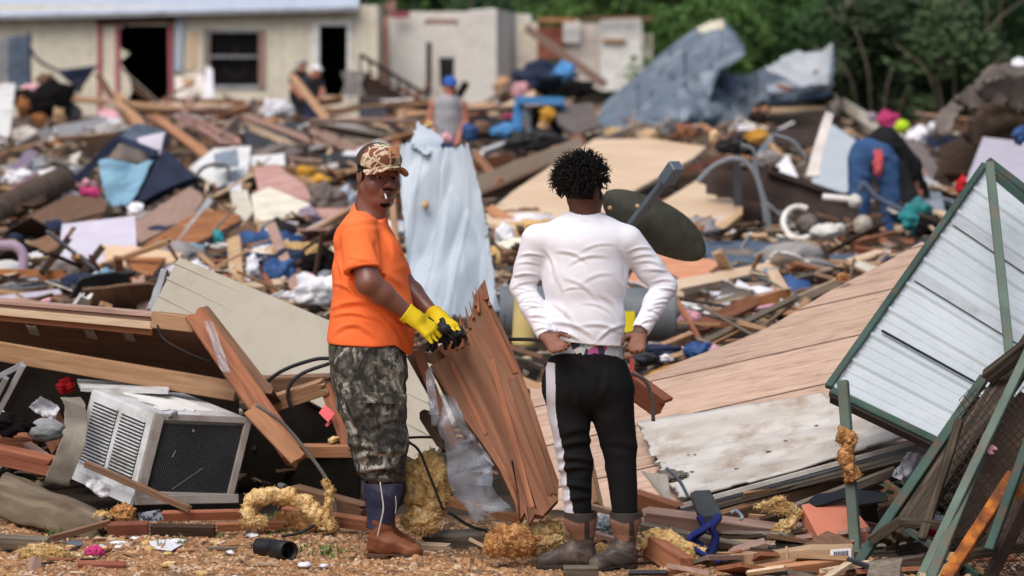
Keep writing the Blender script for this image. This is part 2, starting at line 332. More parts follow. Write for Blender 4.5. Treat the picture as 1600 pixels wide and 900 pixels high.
# ---------------------------------------------------------------- naive surface nets for organic bodies
def surf_nets(F, org, h):
    nx, ny, nz = F.shape; s = F < 0
    c = np.zeros((nx-1,ny-1,nz-1), np.int8); cs = [(i,j,k) for i in (0,1) for j in (0,1) for k in (0,1)]
    S = lambda A, i, j, k: A[i:nx-1+i, j:ny-1+j, k:nz-1+k]
    for q in cs: c += S(s, *q)
    cell = np.argwhere((c > 0) & (c < 8)); idx = -np.ones(c.shape, np.int64); idx[tuple(cell.T)] = np.arange(len(cell))
    acc = np.zeros((len(cell),3)); cnt = np.zeros(len(cell))
    for a in cs:
        for ax in range(3):
            if a[ax]: continue
            b = list(a); b[ax] = 1
            fa = F[tuple((cell+a).T)]; fb = F[tuple((cell+b).T)]; msk = (fa < 0) != (fb < 0)
            t = np.where(msk, fa/np.where(msk, fa-fb, 1), 0); p = np.tile(np.array(a, float), (len(cell),1)); p[:,ax] += t
            acc[msk] += p[msk]; cnt[msk] += 1
    V = (cell+acc/cnt[:,None])*h+org; quads = []
    for ax in range(3):
        o1, o2 = [(1,2),(2,0),(0,1)][ax]
        sl0 = [slice(None)]*3; sl1 = [slice(None)]*3; sl0[ax] = slice(0,-1); sl1[ax] = slice(1,None)
        A = s[tuple(sl0)]; B = s[tuple(sl1)]; e = np.argwhere(A != B)
        e = e[(e[:,o1] > 0) & (e[:,o2] > 0) & (e[:,o1] < F.shape[o1]-1) & (e[:,o2] < F.shape[o2]-1)]
        d1 = np.zeros(3, int); d1[o1] = 1; d2 = np.zeros(3, int); d2[o2] = 1
        q = np.stack([idx[tuple((e-d).T)] for d in (d1+d2, d2, 0*d1, d1)], 1); inv = B[tuple(e.T)]
        q[inv] = q[inv][:, ::-1]; quads.append(q)
    return V, np.concatenate(quads)
class SDF:
    """smooth-union field on a grid; primitives only touch their own box"""
    def __init__(s, lo, hi, h):
        s.lo = np.array(lo, float); s.h = h; s.n = np.ceil((np.array(hi)-s.lo)/h).astype(int)+1
        s.F = np.full(tuple(s.n), .3, np.float32)
    def _box(s, lo, hi, pad):
        a = np.maximum(np.floor((np.array(lo)-pad-s.lo)/s.h).astype(int), 0); b = np.minimum(np.ceil((np.array(hi)+pad-s.lo)/s.h).astype(int)+1, s.n)
        if (b <= a).any(): return None, None
        g = np.meshgrid(*[s.lo[i]+s.h*np.arange(a[i], b[i]) for i in range(3)], indexing='ij')
        return tuple(slice(x, y) for x, y in zip(a, b)), np.stack(g, -1)
    def comb(s, sl, d, k, mode):
        f = s.F[sl]
        if mode == 'sub': d = -d; hh = np.clip(.5-.5*(f-d)/k, 0, 1); s.F[sl] = f*(1-hh)+d*hh+k*hh*(1-hh)
        else: hh = np.clip(.5+.5*(f-d)/k, 0, 1); s.F[sl] = f*(1-hh)+d*hh-k*hh*(1-hh)
    def cap(s, a, b, ra, rb=None, k=.015, mode='add', sq=None):
        """round cone a->b; sq=(vector, factor): scale distance along vector (factor<1 = flatter)"""
        rb = ra if rb is None else rb; a = np.array(a, float); b = np.array(b, float); R_ = max(ra, rb)
        if sq: R_ *= max(1, sq[1])
        sl, p = s._box(np.minimum(a,b)-R_, np.maximum(a,b)+R_, .03+k)
        if sl is None: return
        ab = b-a; L = max(ab@ab, 1e-9); t = np.clip(((p-a)@ab)/L, 0, 1); q = p-a-t[...,None]*ab
        if sq:
            v = np.array(sq[0], float); v /= np.linalg.norm(v); pr = q@v; q = q+(pr*(1/sq[1]-1))[...,None]*v
            d = (np.sqrt((q**2).sum(-1))-(ra+(rb-ra)*t))*min(1, sq[1]*1.2)
        else: d = np.sqrt((q**2).sum(-1))-(ra+(rb-ra)*t)
        s.comb(sl, d.astype(np.float32), k, mode)
    def ell(s, c, r, k=.015, mode='add', rot=None):
        c = np.array(c, float); r = np.array(r, float); sl, p = s._box(c-r.max(), c+r.max(), .03+k)
        if sl is None: return
        q = p-c
        if rot is not None: q = q@np.array(rot)
        k0 = np.sqrt(((q/r)**2).sum(-1)); k1 = np.sqrt(((q/(r*r))**2).sum(-1))+1e-9
        s.comb(sl, (k0*(k0-1)/k1).astype(np.float32), k, mode)
    def cut(s, pt, n):   # keep the side where (p-pt).n < 0
        g = [s.lo[i]+s.h*np.arange(s.n[i]) for i in range(3)]; n = np.array(n, float); n /= np.linalg.norm(n)
        d = (g[0][:,None,None]-pt[0])*n[0]+(g[1][None,:,None]-pt[1])*n[1]+(g[2][None,None,:]-pt[2])*n[2]
        s.F = np.maximum(s.F, d.astype(np.float32))
    def cutnear(s, pt, n, rad):
        g = [s.lo[i]+s.h*np.arange(s.n[i]) for i in range(3)]; n = np.array(n, float); n /= np.linalg.norm(n); X, Y, Z = g[0][:,None,None]-pt[0], g[1][None,:,None]-pt[1], g[2][None,None,:]-pt[2]
        d = X*n[0]+Y*n[1]+Z*n[2]; r2 = X*X+Y*Y+Z*Z-d*d; s.F = np.where(r2 < rad*rad, np.maximum(s.F, d.astype(np.float32)), s.F)
    def shell(s, th): s.F = np.maximum(s.F, -(s.F+th))
    def obj(s, name, mats, parent, fmat=None, smooth=2, disp=None):
        F = s.F; F[0]=F[-1]=.3; F[:,0]=F[:,-1]=.3; F[:,:,0]=F[:,:,-1]=.3
        V, Q = surf_nets(F, s.lo, s.h)
        if fmat is not None: mi = fmat(V[Q].mean(1)).astype(np.int32)
        else: mi = None
        if disp is not None:
            e1 = V[Q[:,2]]-V[Q[:,0]]; e2 = V[Q[:,3]]-V[Q[:,1]]; fn = np.cross(e1, e2); N = np.zeros_like(V)
            for i in range(4): np.add.at(N, Q[:,i], fn)
            N /= np.linalg.norm(N, axis=1)[:,None]+1e-9; V = V+N*disp(V)[:,None]
        me = bpy.data.meshes.new(name); me.vertices.add(len(V)); me.loops.add(Q.size); me.polygons.add(len(Q))
        org = np.array(parent_world(parent).translation) if parent is not None else np.zeros(3)
        me.vertices.foreach_set('co', (V-org).ravel()); me.loops.foreach_set('vertex_index', Q.ravel().astype(np.int32))
        me.polygons.foreach_set('loop_start', np.arange(0, Q.size, 4, dtype=np.int32)); me.polygons.foreach_set('loop_total', np.full(len(Q), 4, np.int32))
        for q in mats: me.materials.append(MATS[q])
        if mi is not None: me.polygons.foreach_set('material_index', mi)
        me.polygons.foreach_set('use_smooth', np.ones(len(Q), bool)); me.update(); me.validate()
        o = bpy.data.objects.new(name, me); COL.objects.link(o); o.parent = parent
        if smooth: md = o.modifiers.new('smooth', 'SMOOTH'); md.factor = .5; md.iterations = smooth
        return o
# ================================================================ ground, trees, houses
def ground():
    xs = list(np.linspace(-60,60,81)); ys = [-6,0,6,10,12]+list(np.arange(13,20,.12))+list(np.arange(20,60,1.))+list(np.arange(60,150,6.))+[170,220,300,420]
    xs = sorted(set([-400,-200]+xs+list(np.linspace(-3.2,3.2,70))+[200,400])); V = []; F = []; n = len(xs)
    for y in ys:
        for x in xs:
            z = Z0(y)-(.22*min(1, max(0,(y-17.2)/2.5)) if y < 80 else 0)+(mnoise.noise(Vector((x*1.5,y*1.5,0)))*.02+mnoise.noise(Vector((x*6,y*6,3)))*.008 if y < 20 else mnoise.noise(Vector((x*.2,y*.2,0)))*.15)
            V.append((x,y,z))
    for j in range(len(ys)-1):
        for i in range(n-1): F.append((j*n+i,j*n+i+1,(j+1)*n+i+1,(j+1)*n+i))
    T = mat('gravel_ground', (.46,.29,.16), (.33,.19,.095), (.21,.115,.058), scale=9, rough=.95, bump=0, var=0, detail=9)
    tc = T.n['Texture Coordinate']; v = T.N('ShaderNodeTexVoronoi'); v.inputs['Scale'].default_value = 60; T.L(tc.outputs['Object'], v.inputs[0])
    sp = T.N('ShaderNodeSeparateColor'); T.L(v.outputs['Color'], sp.inputs[0]); r = ramp(T, [(0,(.55,.55,.55)),(.5,(1.,.95,.9)),(.85,(1.5,1.4,1.25)),(1,(1.9,1.8,1.7))]); T.L(sp.outputs[0], r.inputs[0])
    col = mix(T, 1., T.col, r.outputs[0], 'MULTIPLY')
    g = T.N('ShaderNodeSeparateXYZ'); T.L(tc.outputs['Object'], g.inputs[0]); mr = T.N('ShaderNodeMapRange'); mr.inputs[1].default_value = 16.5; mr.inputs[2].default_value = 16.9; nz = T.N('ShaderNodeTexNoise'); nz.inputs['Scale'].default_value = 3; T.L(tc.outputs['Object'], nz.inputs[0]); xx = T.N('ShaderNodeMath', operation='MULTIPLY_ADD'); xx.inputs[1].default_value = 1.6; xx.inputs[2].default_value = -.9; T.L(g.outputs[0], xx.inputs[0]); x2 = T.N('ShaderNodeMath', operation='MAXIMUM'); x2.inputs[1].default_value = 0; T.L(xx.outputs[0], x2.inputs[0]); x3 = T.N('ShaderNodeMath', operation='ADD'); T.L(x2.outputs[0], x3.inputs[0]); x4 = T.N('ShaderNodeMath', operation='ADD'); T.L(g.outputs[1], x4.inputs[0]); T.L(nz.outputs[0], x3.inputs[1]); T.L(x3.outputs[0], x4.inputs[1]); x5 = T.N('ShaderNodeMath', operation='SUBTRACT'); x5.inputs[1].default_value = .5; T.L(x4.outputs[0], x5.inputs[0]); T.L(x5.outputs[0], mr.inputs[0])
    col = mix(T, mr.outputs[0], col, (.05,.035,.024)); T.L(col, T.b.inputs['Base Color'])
    b = T.N('ShaderNodeBump'); b.inputs['Strength'].default_value = .8; b.inputs['Distance'].default_value = .015; b.invert = True; T.L(v.outputs['Distance'], b.inputs['Height']); T.L(b.outputs[0], T.b.inputs['Normal'])
    o = link('ground', mesh('ground', V, F, 'gravel_ground', True)); tag(o, kind='structure')
    # loose stones on the near gravel: uncountable
    rnd = random.Random(2); V = []; F = []; mi = []; v0, f0 = ico(1)
    for i in range(9000):
        y = 14.6+rnd.random()**.8*2.0; x = rnd.uniform(-2.5, 2.6); y = min(y, 15.2+rnd.random()*.3) if x > .75 else y; s = rnd.uniform(.004,.011)*(1 if rnd.random() < .93 else 2.0)
        z = Z0(y)+mnoise.noise(Vector((x*1.5,y*1.5,0)))*.02+mnoise.noise(Vector((x*6,y*6,3)))*.008; b = len(V); q = [rnd.uniform(.6,1.3) for _ in range(12)]
        for k, v in enumerate(v0[:12]): pass
        o8 = [(-1,-1,-.5),(1,-1,-.5),(1,1,-.5),(-1,1,-.5),(-.6,-.6,.6),(.7,-.5,.5),(.5,.7,.6),(-.6,.5,.5)]; a = rnd.uniform(0,6.28); ca, sa = math.cos(a), math.sin(a)
        for k, (p, q_, r_) in enumerate(o8): p *= q[k]; q_ *= q[(k+3)%12]; V.append((x+s*(p*ca-q_*sa), y+s*(p*sa+q_*ca), z+s*r_*.9+s*.3))
        F += [tuple(b+t for t in f) for f in ((4,5,6,7),(0,1,5,4),(1,2,6,5),(2,3,7,6),(3,0,4,7))]; mi += [rnd.choice((0,0,1,2))]*5
    mat('stone_a', (.50,.29,.15), (.32,.165,.08), var=0, bump=0); mat('stone_b', (.62,.47,.33), (.45,.31,.20), var=0, bump=0); mat('stone_c', (.25,.15,.09), (.13,.085,.06), var=0, bump=0)
    tag(link('gravel', mesh('gravel', V, F, ['stone_a','stone_b','stone_c'], False, mi)), 'loose tan gravel stones covering the near ground', 'gravel', kind='stuff')
    V = []; F = []
    for i in range(60):
        cx, cy = rnd.choice([(-1.6,15.9),(-.85,15.6),(-1.75,16.6),(-1.2,16.3),(-2.1,16.3),(-1.0,16.5)]); cx += rnd.gauss(0,.1); cy += rnd.gauss(0,.15)
        for k in range(9):
            a = rnd.uniform(0,6.28); h = rnd.uniform(.015,.05); w_ = .003; b = len(V); z = Z0(cy); t = Vector((math.cos(a),math.sin(a),0)); p = Vector((cx+rnd.gauss(0,.02),cy+rnd.gauss(0,.02),z)); s_ = Vector((-t.y,t.x,0))*w_
            V += [p-s_, p+s_, p+t*h*.5+Vector((0,0,h*.8))+s_*.6, p+t*h*.5+Vector((0,0,h*.8))-s_*.6, p+t*h+Vector((0,0,h*.9))]; F += [(b,b+1,b+2,b+3),(b+3,b+2,b+4)]
    tag(link('grass', mesh('grass', V, F, 'leaf0')), 'sparse green grass tufts growing through the gravel', 'grass', kind='stuff')
ground()
def leaf_mesh(name, blobs, n, size, m, rnd, droop=.3):
    V = []; F = []; tot = sum(r**2 for _, r in blobs)
    for c, r in blobs:
        k = int(n*r*r/tot)
        for i in range(k):
            d = Vector((rnd.gauss(0,1), rnd.gauss(0,1), rnd.gauss(0,1))).normalized(); p = c+Vector((d.x*r,d.y*r,d.z*r*.85))*rnd.uniform(.55,1.05)
            if mnoise.noise(p*1.1) < -.18: continue
            a = (Vector((rnd.gauss(0,1), rnd.gauss(0,1), rnd.gauss(0,1)-droop))).normalized(); u = a.orthogonal().normalized(); s = size*rnd.uniform(.6,1.4); b = len(V)
            V += [p-u*s*.35, p+a*s*.6-u*s*.1, p+u*s*.35, p-a*s*.5]; F.append((b,b+1,b+2,b+3))
    return mesh(name, V, F, m)
def tree(x, y, h, r, leaf, seed, label, cat='tree', trunk=True, nb=9, leaves=3800, size=.26, group=None, low=.1):
    rnd = random.Random(seed); z = Z0(y); root = empty('broadleaf_tree' if trunk else 'bush', (x,y,z), label, cat, group); blobs = []
    for i in range(nb):
        a = rnd.uniform(0,6.28); q = rnd.random()**.5; hh = rnd.uniform(low,1); rr = r*rnd.uniform(.32,.55); w_ = math.sin(math.pi*min(1, .15+hh*.8))
        blobs.append((Vector((math.cos(a)*r*q*w_, math.sin(a)*r*q*w_, h*hh*.88+rr*.3)), rr))
    link('crown', leaf_mesh('crown', blobs, leaves, size, leaf, rnd), root, Matrix.Translation((x,y,z)))
    if not trunk:
        for i in range(4): a = rnd.uniform(-1,1); tube3('branch', [Vector((x+a*r*.3,y-r*.5,z)), Vector((x+a*r*.6,y-r*.9,z+h*.5)), Vector((x+a*r*.9+rnd.uniform(-.4,.4),y-r*1.0,z+h*rnd.uniform(.7,1.0)))], lambda t: .035*(1-t*.7), 'wood_grey', root, seg=5, sub=4)
    if trunk:
        tube3('trunk', [Vector((x,y,z-.3)), Vector((x+rnd.uniform(-.3,.3),y,z+h*.4)), Vector((x+rnd.uniform(-.5,.5),y,z+h*.85))], lambda t: .2*(1-t*.7)*h/9, 'bark', root)
        for i in range(5): b = blobs[i][0]+Vector((x,y,z)); tube3('limb', [Vector((x,y,z+h*rnd.uniform(.2,.5))), (Vector((x,y,z+h*.5))+b)/2, b], lambda t: .07*(1-t*.7)*h/9, 'bark', root, seg=5, sub=3)
    return root
GT = 'broadleaf trees behind the wrecked homes'
specs = [(640,112,9,3.6,0),(735,108,8.5,3.2,2),(830,110,9.5,3.8,0),(925,104,8,3.2,0),(1010,109,9,3.4,0),(1095,101,8,3.0,1),(1175,107,10,3.6,1),(1260,96,8.5,3.2,2),(1350,102,10,3.8,1),(1430,93,9,3.4,2),(1515,98,9.5,3.6,1),(1600,91,9,3.4,2),(1690,97,9,3.4,0),(540,114,8,3.2,0),(430,116,9,3.4,1),(300,115,8,3.4,0),(160,116,9,3.5,2),(20,114,9,3.6,0),(-90,112,9,3.6,1)]
des = ['bright green','olive green','mid green','lively green','pale green','dark green','deep green','grey-green','very dark','drooping grey-green','dense dark','tangled olive','leafy green','hidden green','darker green','bushy green','round grey-green','wide green','tall dark']
plc = ['above the end of the trailer roof','over the roofless white room','behind the tall white wall panel','behind the far cream wall','behind the peak of the grey metal sheet','right of the crumpled metal peak','behind the metal wing','beyond the leaning timber post','right of the bare dead trunk','above the pink bag','left of the upper right corner','at the right edge','past the right edge','behind the trailer doorway','behind the trailer window','behind the trailer','behind the trailer at left','behind the left end of the trailer','beyond the left edge']
for i, (px, Y, h, r, lf) in enumerate(specs):
    p = P(px, 200, Y); tree(p.x, Y, h, r, 'leaf%d' % lf, 100+i, '%s tree %s' % (des[i], plc[i]), group=GT, leaves=4200)
GB = 'bushes and vine-covered growth right of the rubble'
bs = [(1100,86,2.6,1.8,0,'bright green bush right of the grey metal peak'),(1150,90,3.2,1.8,0,'light green bush behind the crumpled metal wing'),(1215,88,3.0,1.7,1,'dark bush behind the silver metal wing'),(1385,76,3.4,1.9,2,'leafy vine mass right of the leaning timber post'),(1450,72,3.6,2.0,2,'tall grey-green growth above the pink bag'),(1520,74,4.0,2.0,1,'dark leafy growth left of the grey carpet mound'),(1420,66,2.2,1.5,3,'low olive growth just behind the lime ball'),(1580,78,4.4,2.0,2,'leafy growth above the grey carpet mound'),(1340,84,4.2,1.9,1,'dark growth around the dead trunk'),(960,96,3.2,1.9,0,'bright bush behind the far cream room'),(860,98,3.,1.9,0,'green bush behind the brown panel of the wrecked room'),(760,99,3.,1.8,2,'green bush behind the roofless wall corner'),(1485,60,1.7,1.2,3,'low scrub between lime ball and carpet mound'),(1365,62,1.9,1.2,3,'low scrub right of the leaning post foot')]
for i, (px, Y, h, r, lf, lb) in enumerate(bs):
    p = P(px, 200, Y); tree(p.x, Y, h, r, 'leaf%d' % lf, 300+i, lb, 'bush', trunk=False, nb=11, leaves=5200, size=.17, group=GB, low=0)
p = P(1322,200,70); tr = empty('dead_tree', (p.x,70,Z0(70)), 'bare grey dead trunk rising behind the leaning timber post', 'tree')
tube3('trunk', [P(1320,235,70),P(1322,130,70),P(1326,40,70),P(1330,-120,70),P(1322,-260,70)], lambda t: .13*(1-.6*t), 'wood_grey', tr); tube3('branch', [P(1325,60,70),P(1360,5,70.3),P(1400,-60,70.6)], lambda t: .05*(1-.6*t), 'wood_grey', tr)
rnd = random.Random(55); V = []; F = []     # far wood, one mass
for i in range(30000):
    x = rnd.uniform(-60,60); y = 118+rnd.random()*6; z = rnd.random()**1.2*11+.6; a = Vector((rnd.gauss(0,1),rnd.gauss(0,1),rnd.gauss(0,1)-.4)).normalized(); u = a.orthogonal().normalized(); s = rnd.uniform(.3,.6); b = len(V); p = Vector((x,y,z)); V += [p-u*s*.5,p+a*s*.7,p+u*s*.5,p-a*s*.6]; F.append((b,b+1,b+2,b+3))
tag(link('woodland', mesh('woodland', V, F, 'leaf1')), 'far dark wood behind the wrecked homes, one leafy mass', 'woodland', kind='stuff')
# ---------------------------------------------------------------- the beige trailer home (front wall from pixels at its own distance)
def wall_with_holes(name, Yw, x0, x1, ytop, ybot, holes, m, parent, th=.15):
    xs = sorted({x0,x1}|{h[0] for h in holes}|{h[2] for h in holes}); ys = sorted({ytop,ybot}|{h[1] for h in holes}|{h[3] for h in holes}); V = []; F = []
    def bx(a, b, c, d):
        p = [P(a,b,Yw),P(c,b,Yw),P(c,d,Yw),P(a,d,Yw)]; k = len(V); V.extend(p); V.extend([q+Vector((0,th,0)) for q in p]); F.extend([tuple(k+i for i in f) for f in ((0,3,2,1),(4,5,6,7),(0,1,5,4),(1,2,6,5),(2,3,7,6),(3,0,4,7))])
    for i in range(len(xs)-1):
        run = None
        for j in range(len(ys)-1):
            cx = (xs[i]+xs[i+1])/2; cy = (ys[j]+ys[j+1])/2; hole = any(h[0] < cx < h[2] and h[1] < cy < h[3] for h in holes)
            if not hole:
                if run is None: run = ys[j]
                if j == len(ys)-2: bx(xs[i], run, xs[i+1], ys[j+1])
            elif run is not None: bx(xs[i], run, xs[i+1], ys[j]); run = None
    return link(name, mesh(name, V, F, m), parent)
def trailer():
    Y = 82.; g = P(250,215,Y); root = empty('mobile_home', (g.x, Y, Z0(Y)), 'beige mobile home with pale blue metal roof, dark window and doorways', 'mobile home')
    sh = lambda px: -(px-0)*.0265   # the wall runs slightly uphill to the right, as the eaves do
    holes = [(155,40,272,172),(328,50,404,134),(499,40,542,150)]
    wall_with_holes('front_wall', Y, -260, 590, 8, 196, holes, 'siding', root)
    bk = [P(-260,8,Y+4.2), P(590,8,Y+4.2), P(590,196,Y+4.2), P(-260,196,Y+4.2)]; poly3('back_wall', bk, 'shade_black', .1, root)
    poly3('floor', [P(-260,176,Y+.15), P(590,176,Y+.15), P(590,176,Y+.15)+Vector((0,3.9,0)), P(-260,176,Y+.15)+Vector((0,3.9,0))], 'shade_black', .1, root)
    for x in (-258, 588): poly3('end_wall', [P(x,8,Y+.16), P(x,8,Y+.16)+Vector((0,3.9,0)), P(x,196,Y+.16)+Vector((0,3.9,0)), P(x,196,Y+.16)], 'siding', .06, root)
    poly3('inner_partition', [P(272,12,Y+.3), P(272,12,Y+.3)+Vector((0,3.6,0)), P(272,176,Y+.3)+Vector((0,3.6,0)), P(272,176,Y+.3)], 'shade_black', .06, root)
    a, b = P(-275,31,Y-.35), P(560,11,Y-.35); rise = Vector((0,2.6,.95)); rf = quad3('roof', [a, b, b+rise, a+rise], 'roof_metal', .05, nx=60, ny=2, parent=root, rib=(0,.5,.02,.15))
    c, d = a+rise+Vector((0,.02,0)), b+rise+Vector((0,.02,0)); poly3('roof_back', [c, d, d+Vector((0,2.6,-.95)), c+Vector((0,2.6,-.95))], 'roof_metal', .05, root)
    quad3('fascia', [a+Vector((0,-.03,-.01)), b+Vector((0,-.03,-.01)), b+Vector((0,-.03,-.10)), a+Vector((0,-.03,-.10))], 'grey_paint', .03, parent=root)
    for x0, x1, y0, y1, m in [(318,328,46,138,'ac_grey'),(404,414,46,138,'wood_pinkish')]: quad3('shutter', [P(x0,y0,Y-.06),P(x1,y0,Y-.06),P(x1,y1,Y-.06),P(x0,y1,Y-.06)], m, .04, parent=root)
    wn = poly3('window', [P(329,51,Y+.12),P(403,51,Y+.12),P(403,133,Y+.12),P(329,133,Y+.12)], 'glass_dark', .01, root)
    md = bpy.data.materials['glass_dark'] if 'glass_dark' in bpy.data.materials else None
    for y0, y1 in ((46,51),(133,140)): quad3('frame', [P(326,y0,Y-.03),P(406,y0,Y-.03),P(406,y1,Y-.03),P(326,y1,Y-.03)], 'grey_paint', .1, parent=wn)
    quad3('frame', [P(329,86,Y-.02),P(403,86,Y-.02),P(403,91,Y-.02),P(329,91,Y-.02)], 'grey_paint', .05, parent=wn)
    for x in list(range(-240,150,38))+[296,314,422,440,458,476,556,574]: quad3('panel_joint', [P(x,12,Y-.01),P(x+1.6,12,Y-.01),P(x+1.6,196,Y-.01),P(x,196,Y-.01)], 'interior_wall', .02, nx=1, ny=1, parent=root)
    for x in (152,180,): quad3('pink_stud', [P(x,32,Y-.05),P(x+7,32,Y-.05),P(x+7,176,Y-.05),P(x,176,Y-.05)], 'pink_trim', .08, parent=root)
    quad3('torn_panel', [P(160,38,Y-.0),P(198,38,Y),P(212,172,Y),P(160,170,Y)], 'siding', .03, parent=root, jag=(0,.3,.0,.0), ny=9, seed=3)
    quad3('lintel', [P(150,29,Y-.07),P(278,27,Y-.07),P(278,35,Y-.07),P(150,38,Y-.07)], 'wood_brown', .08, parent=root)
    quad3('door_jamb', [P(262,30,Y-.07),P(268,30,Y-.07),P(270,168,Y-.07),P(264,168,Y-.07)], 'pink_trim', .08, parent=root)
    quad3('downpipe', [P(276,28,Y-.12),P(287,28,Y-.12),P(283,112,Y-.12),P(272,112,Y-.12)], 'roof_metal', .08, parent=root)
    dr = quad3('door_frame', [P(487,34,Y-.05),P(499,34,Y-.05),P(499,152,Y-.05),P(487,152,Y-.05)], 'white_paint', .07, parent=root); quad3('door_frame', [P(542,34,Y-.05),P(549,34,Y-.05),P(549,152,Y-.05),P(542,152,Y-.05)], 'white_paint', .07, parent=root)
    quad3('door_frame', [P(487,33,Y-.055),P(549,32,Y-.055),P(549,40,Y-.055),P(487,40,Y-.055)], 'white_paint', .07, parent=root)
    quad3('trim_strip', [P(296,48,Y-.03),P(310,48,Y-.03),P(306,108,Y-.03),P(292,108,Y-.03)], 'tan_board', .02, parent=root)
trailer()
def stairs():
    Y = 79; g = P(600,190,Y); root = empty('porch_stairs', (g.x,Y,Z0(Y)), 'weathered brown porch stairs with lattice side by the trailer door', 'stairs')
    poly3('stair_side', [P(566,112,Y),P(665,168,Y),P(668,195,Y),P(560,195,Y)], 'wood_dark', .06, root)
    poly3('stair_side', [P(566,112,Y+1.1),P(665,168,Y+1.1),P(668,195,Y+1.1),P(560,195,Y+1.1)], 'wood_dark', .06, root)
    for i in range(7):
        t = i/6; x = 568+92*t; y = 114+52*t; poly3('tread', [P(x,y,Y+.06),P(x+15,y,Y+.06),P(x+15,y,Y+.06)+Vector((0,1.,0)),P(x,y,Y+.06)+Vector((0,1.,0))], 'wood_brown', .05, root)
    box3('handrail', P(562,85,Y), P(668,150,Y), Vector((0,0,1)), .09, .05, 'wood_dark', root)
    for i in range(8):
        t = i/7; box3('baluster', P(563+104*t,87+62*t,Y), P(563+104*t,117+55*t,Y), Vector((1,0,0)), .05, .04, 'wood_dark', root)
    poly3('porch_deck', [P(536,112,Y),P(566,112,Y),P(566,112,Y)+Vector((0,1.2,0)),P(536,112,Y)+Vector((0,1.2,0))], 'wood_grey', .06, root)
    for i in range(7):
        x = 540+i*3.7; box3('lattice_slat', P(x-7,112,Y-.05), P(x+8,150,Y-.05), Vector((1,0,0)), .035, .01, 'grey_cloth', root); box3('lattice_slat', P(x+8,112,Y-.08), P(x-7,150,Y-.08), Vector((1,0,0)), .035, .01, 'grey_cloth', root)
stairs()
def panel(name, pts, Y, m, label, cat, th=.1, **k):
    o = poly3(name, [P(x,y,Y+(d[0] if d else 0)) for x,y,*d in pts], m, th); return tag(o, label, cat, k.get('group'))
def wreck_house():
    Y = 84; g = P(720,200,Y); root = empty('wrecked_house', (g.x,Y,Z0(Y)), 'roofless white-walled mobile home torn open behind the man in grey', 'house')
    wall_with_holes('front_wall', Y, 612, 776, 18, 170, [(666,34,712,170)], 'pale_wall', root); poly3('back_wall', [P(600,26,Y+3.),P(830,22,Y+3.),P(830,190,Y+3.),P(600,190,Y+3.)], 'pale_wall', .1, root)
    quad3('corner_post', [P(596,26,Y+.2),P(608,26,Y+.2),P(608,170,Y+.2),P(596,170,Y+.2)], 'pink_dust', .1, parent=root)
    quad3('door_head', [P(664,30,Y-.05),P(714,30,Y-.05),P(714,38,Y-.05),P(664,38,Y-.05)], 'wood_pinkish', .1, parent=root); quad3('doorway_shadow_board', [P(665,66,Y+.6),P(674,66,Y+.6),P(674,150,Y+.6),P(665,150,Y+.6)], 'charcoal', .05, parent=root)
    quad3('chair_back', [P(686,90,Y+1),P(710,90,Y+1),P(708,135,Y+1),P(688,135,Y+1)], 'charcoal', .08, parent=root)
    quad3('side_wall', [P(776,14,Y),P(806,20,Y+3.),P(806,160,Y+3.),P(776,172,Y)], 'pale_wall', .1, parent=root)
    quad3('floor', [P(600,176,Y-.1),P(1010,170,Y-.1),P(1010,160,Y+3),P(600,166,Y+3)], 'wood_brown', .15, parent=root)
    for i, (x0,x1,y0,y1,m,d) in enumerate([(808,840,34,110,'cream_paint',2.),(840,880,42,92,'brick',1.9),(880,906,32,66,'white_paint',1.9),(882,940,36,140,'interior_wall',2.1),(938,1003,28,142,'white_paint',1.8),(1004,1020,52,130,'cream_paint',2.3),(612,640,18,28,'pink_trim',-.3)]):
        quad3('inner_wall', [P(x0,y0,Y+d),P(x1,y0,Y+d),P(x1,y1,Y+d),P(x0,y1,Y+d)], m, .08, parent=root, jag=(0,0,.0,.0))
    quad3('shelf', [P(941,60,Y+1.7),P(978,60,Y+1.7),P(978,66,Y+1.7),P(941,66,Y+1.7)], 'tan_box', .2, parent=root)
    for x0,y0,x1,y1,w_,m in [(1000,30,1024,28,.12,'wood_brown'),(600,16,622,8,.3,'pink_dust'),(730,20,776,16,.12,'white_paint'),(840,30,905,32,.1,'pine_orange'),(905,30,1000,26,.08,'wood_brown')]: box3('broken_plate', P(x0,y0,Y+1.6), P(x1,y1,Y+1.6), Vector((0,0,1)), w_, .1, m, root, jag=.2)
wreck_house()
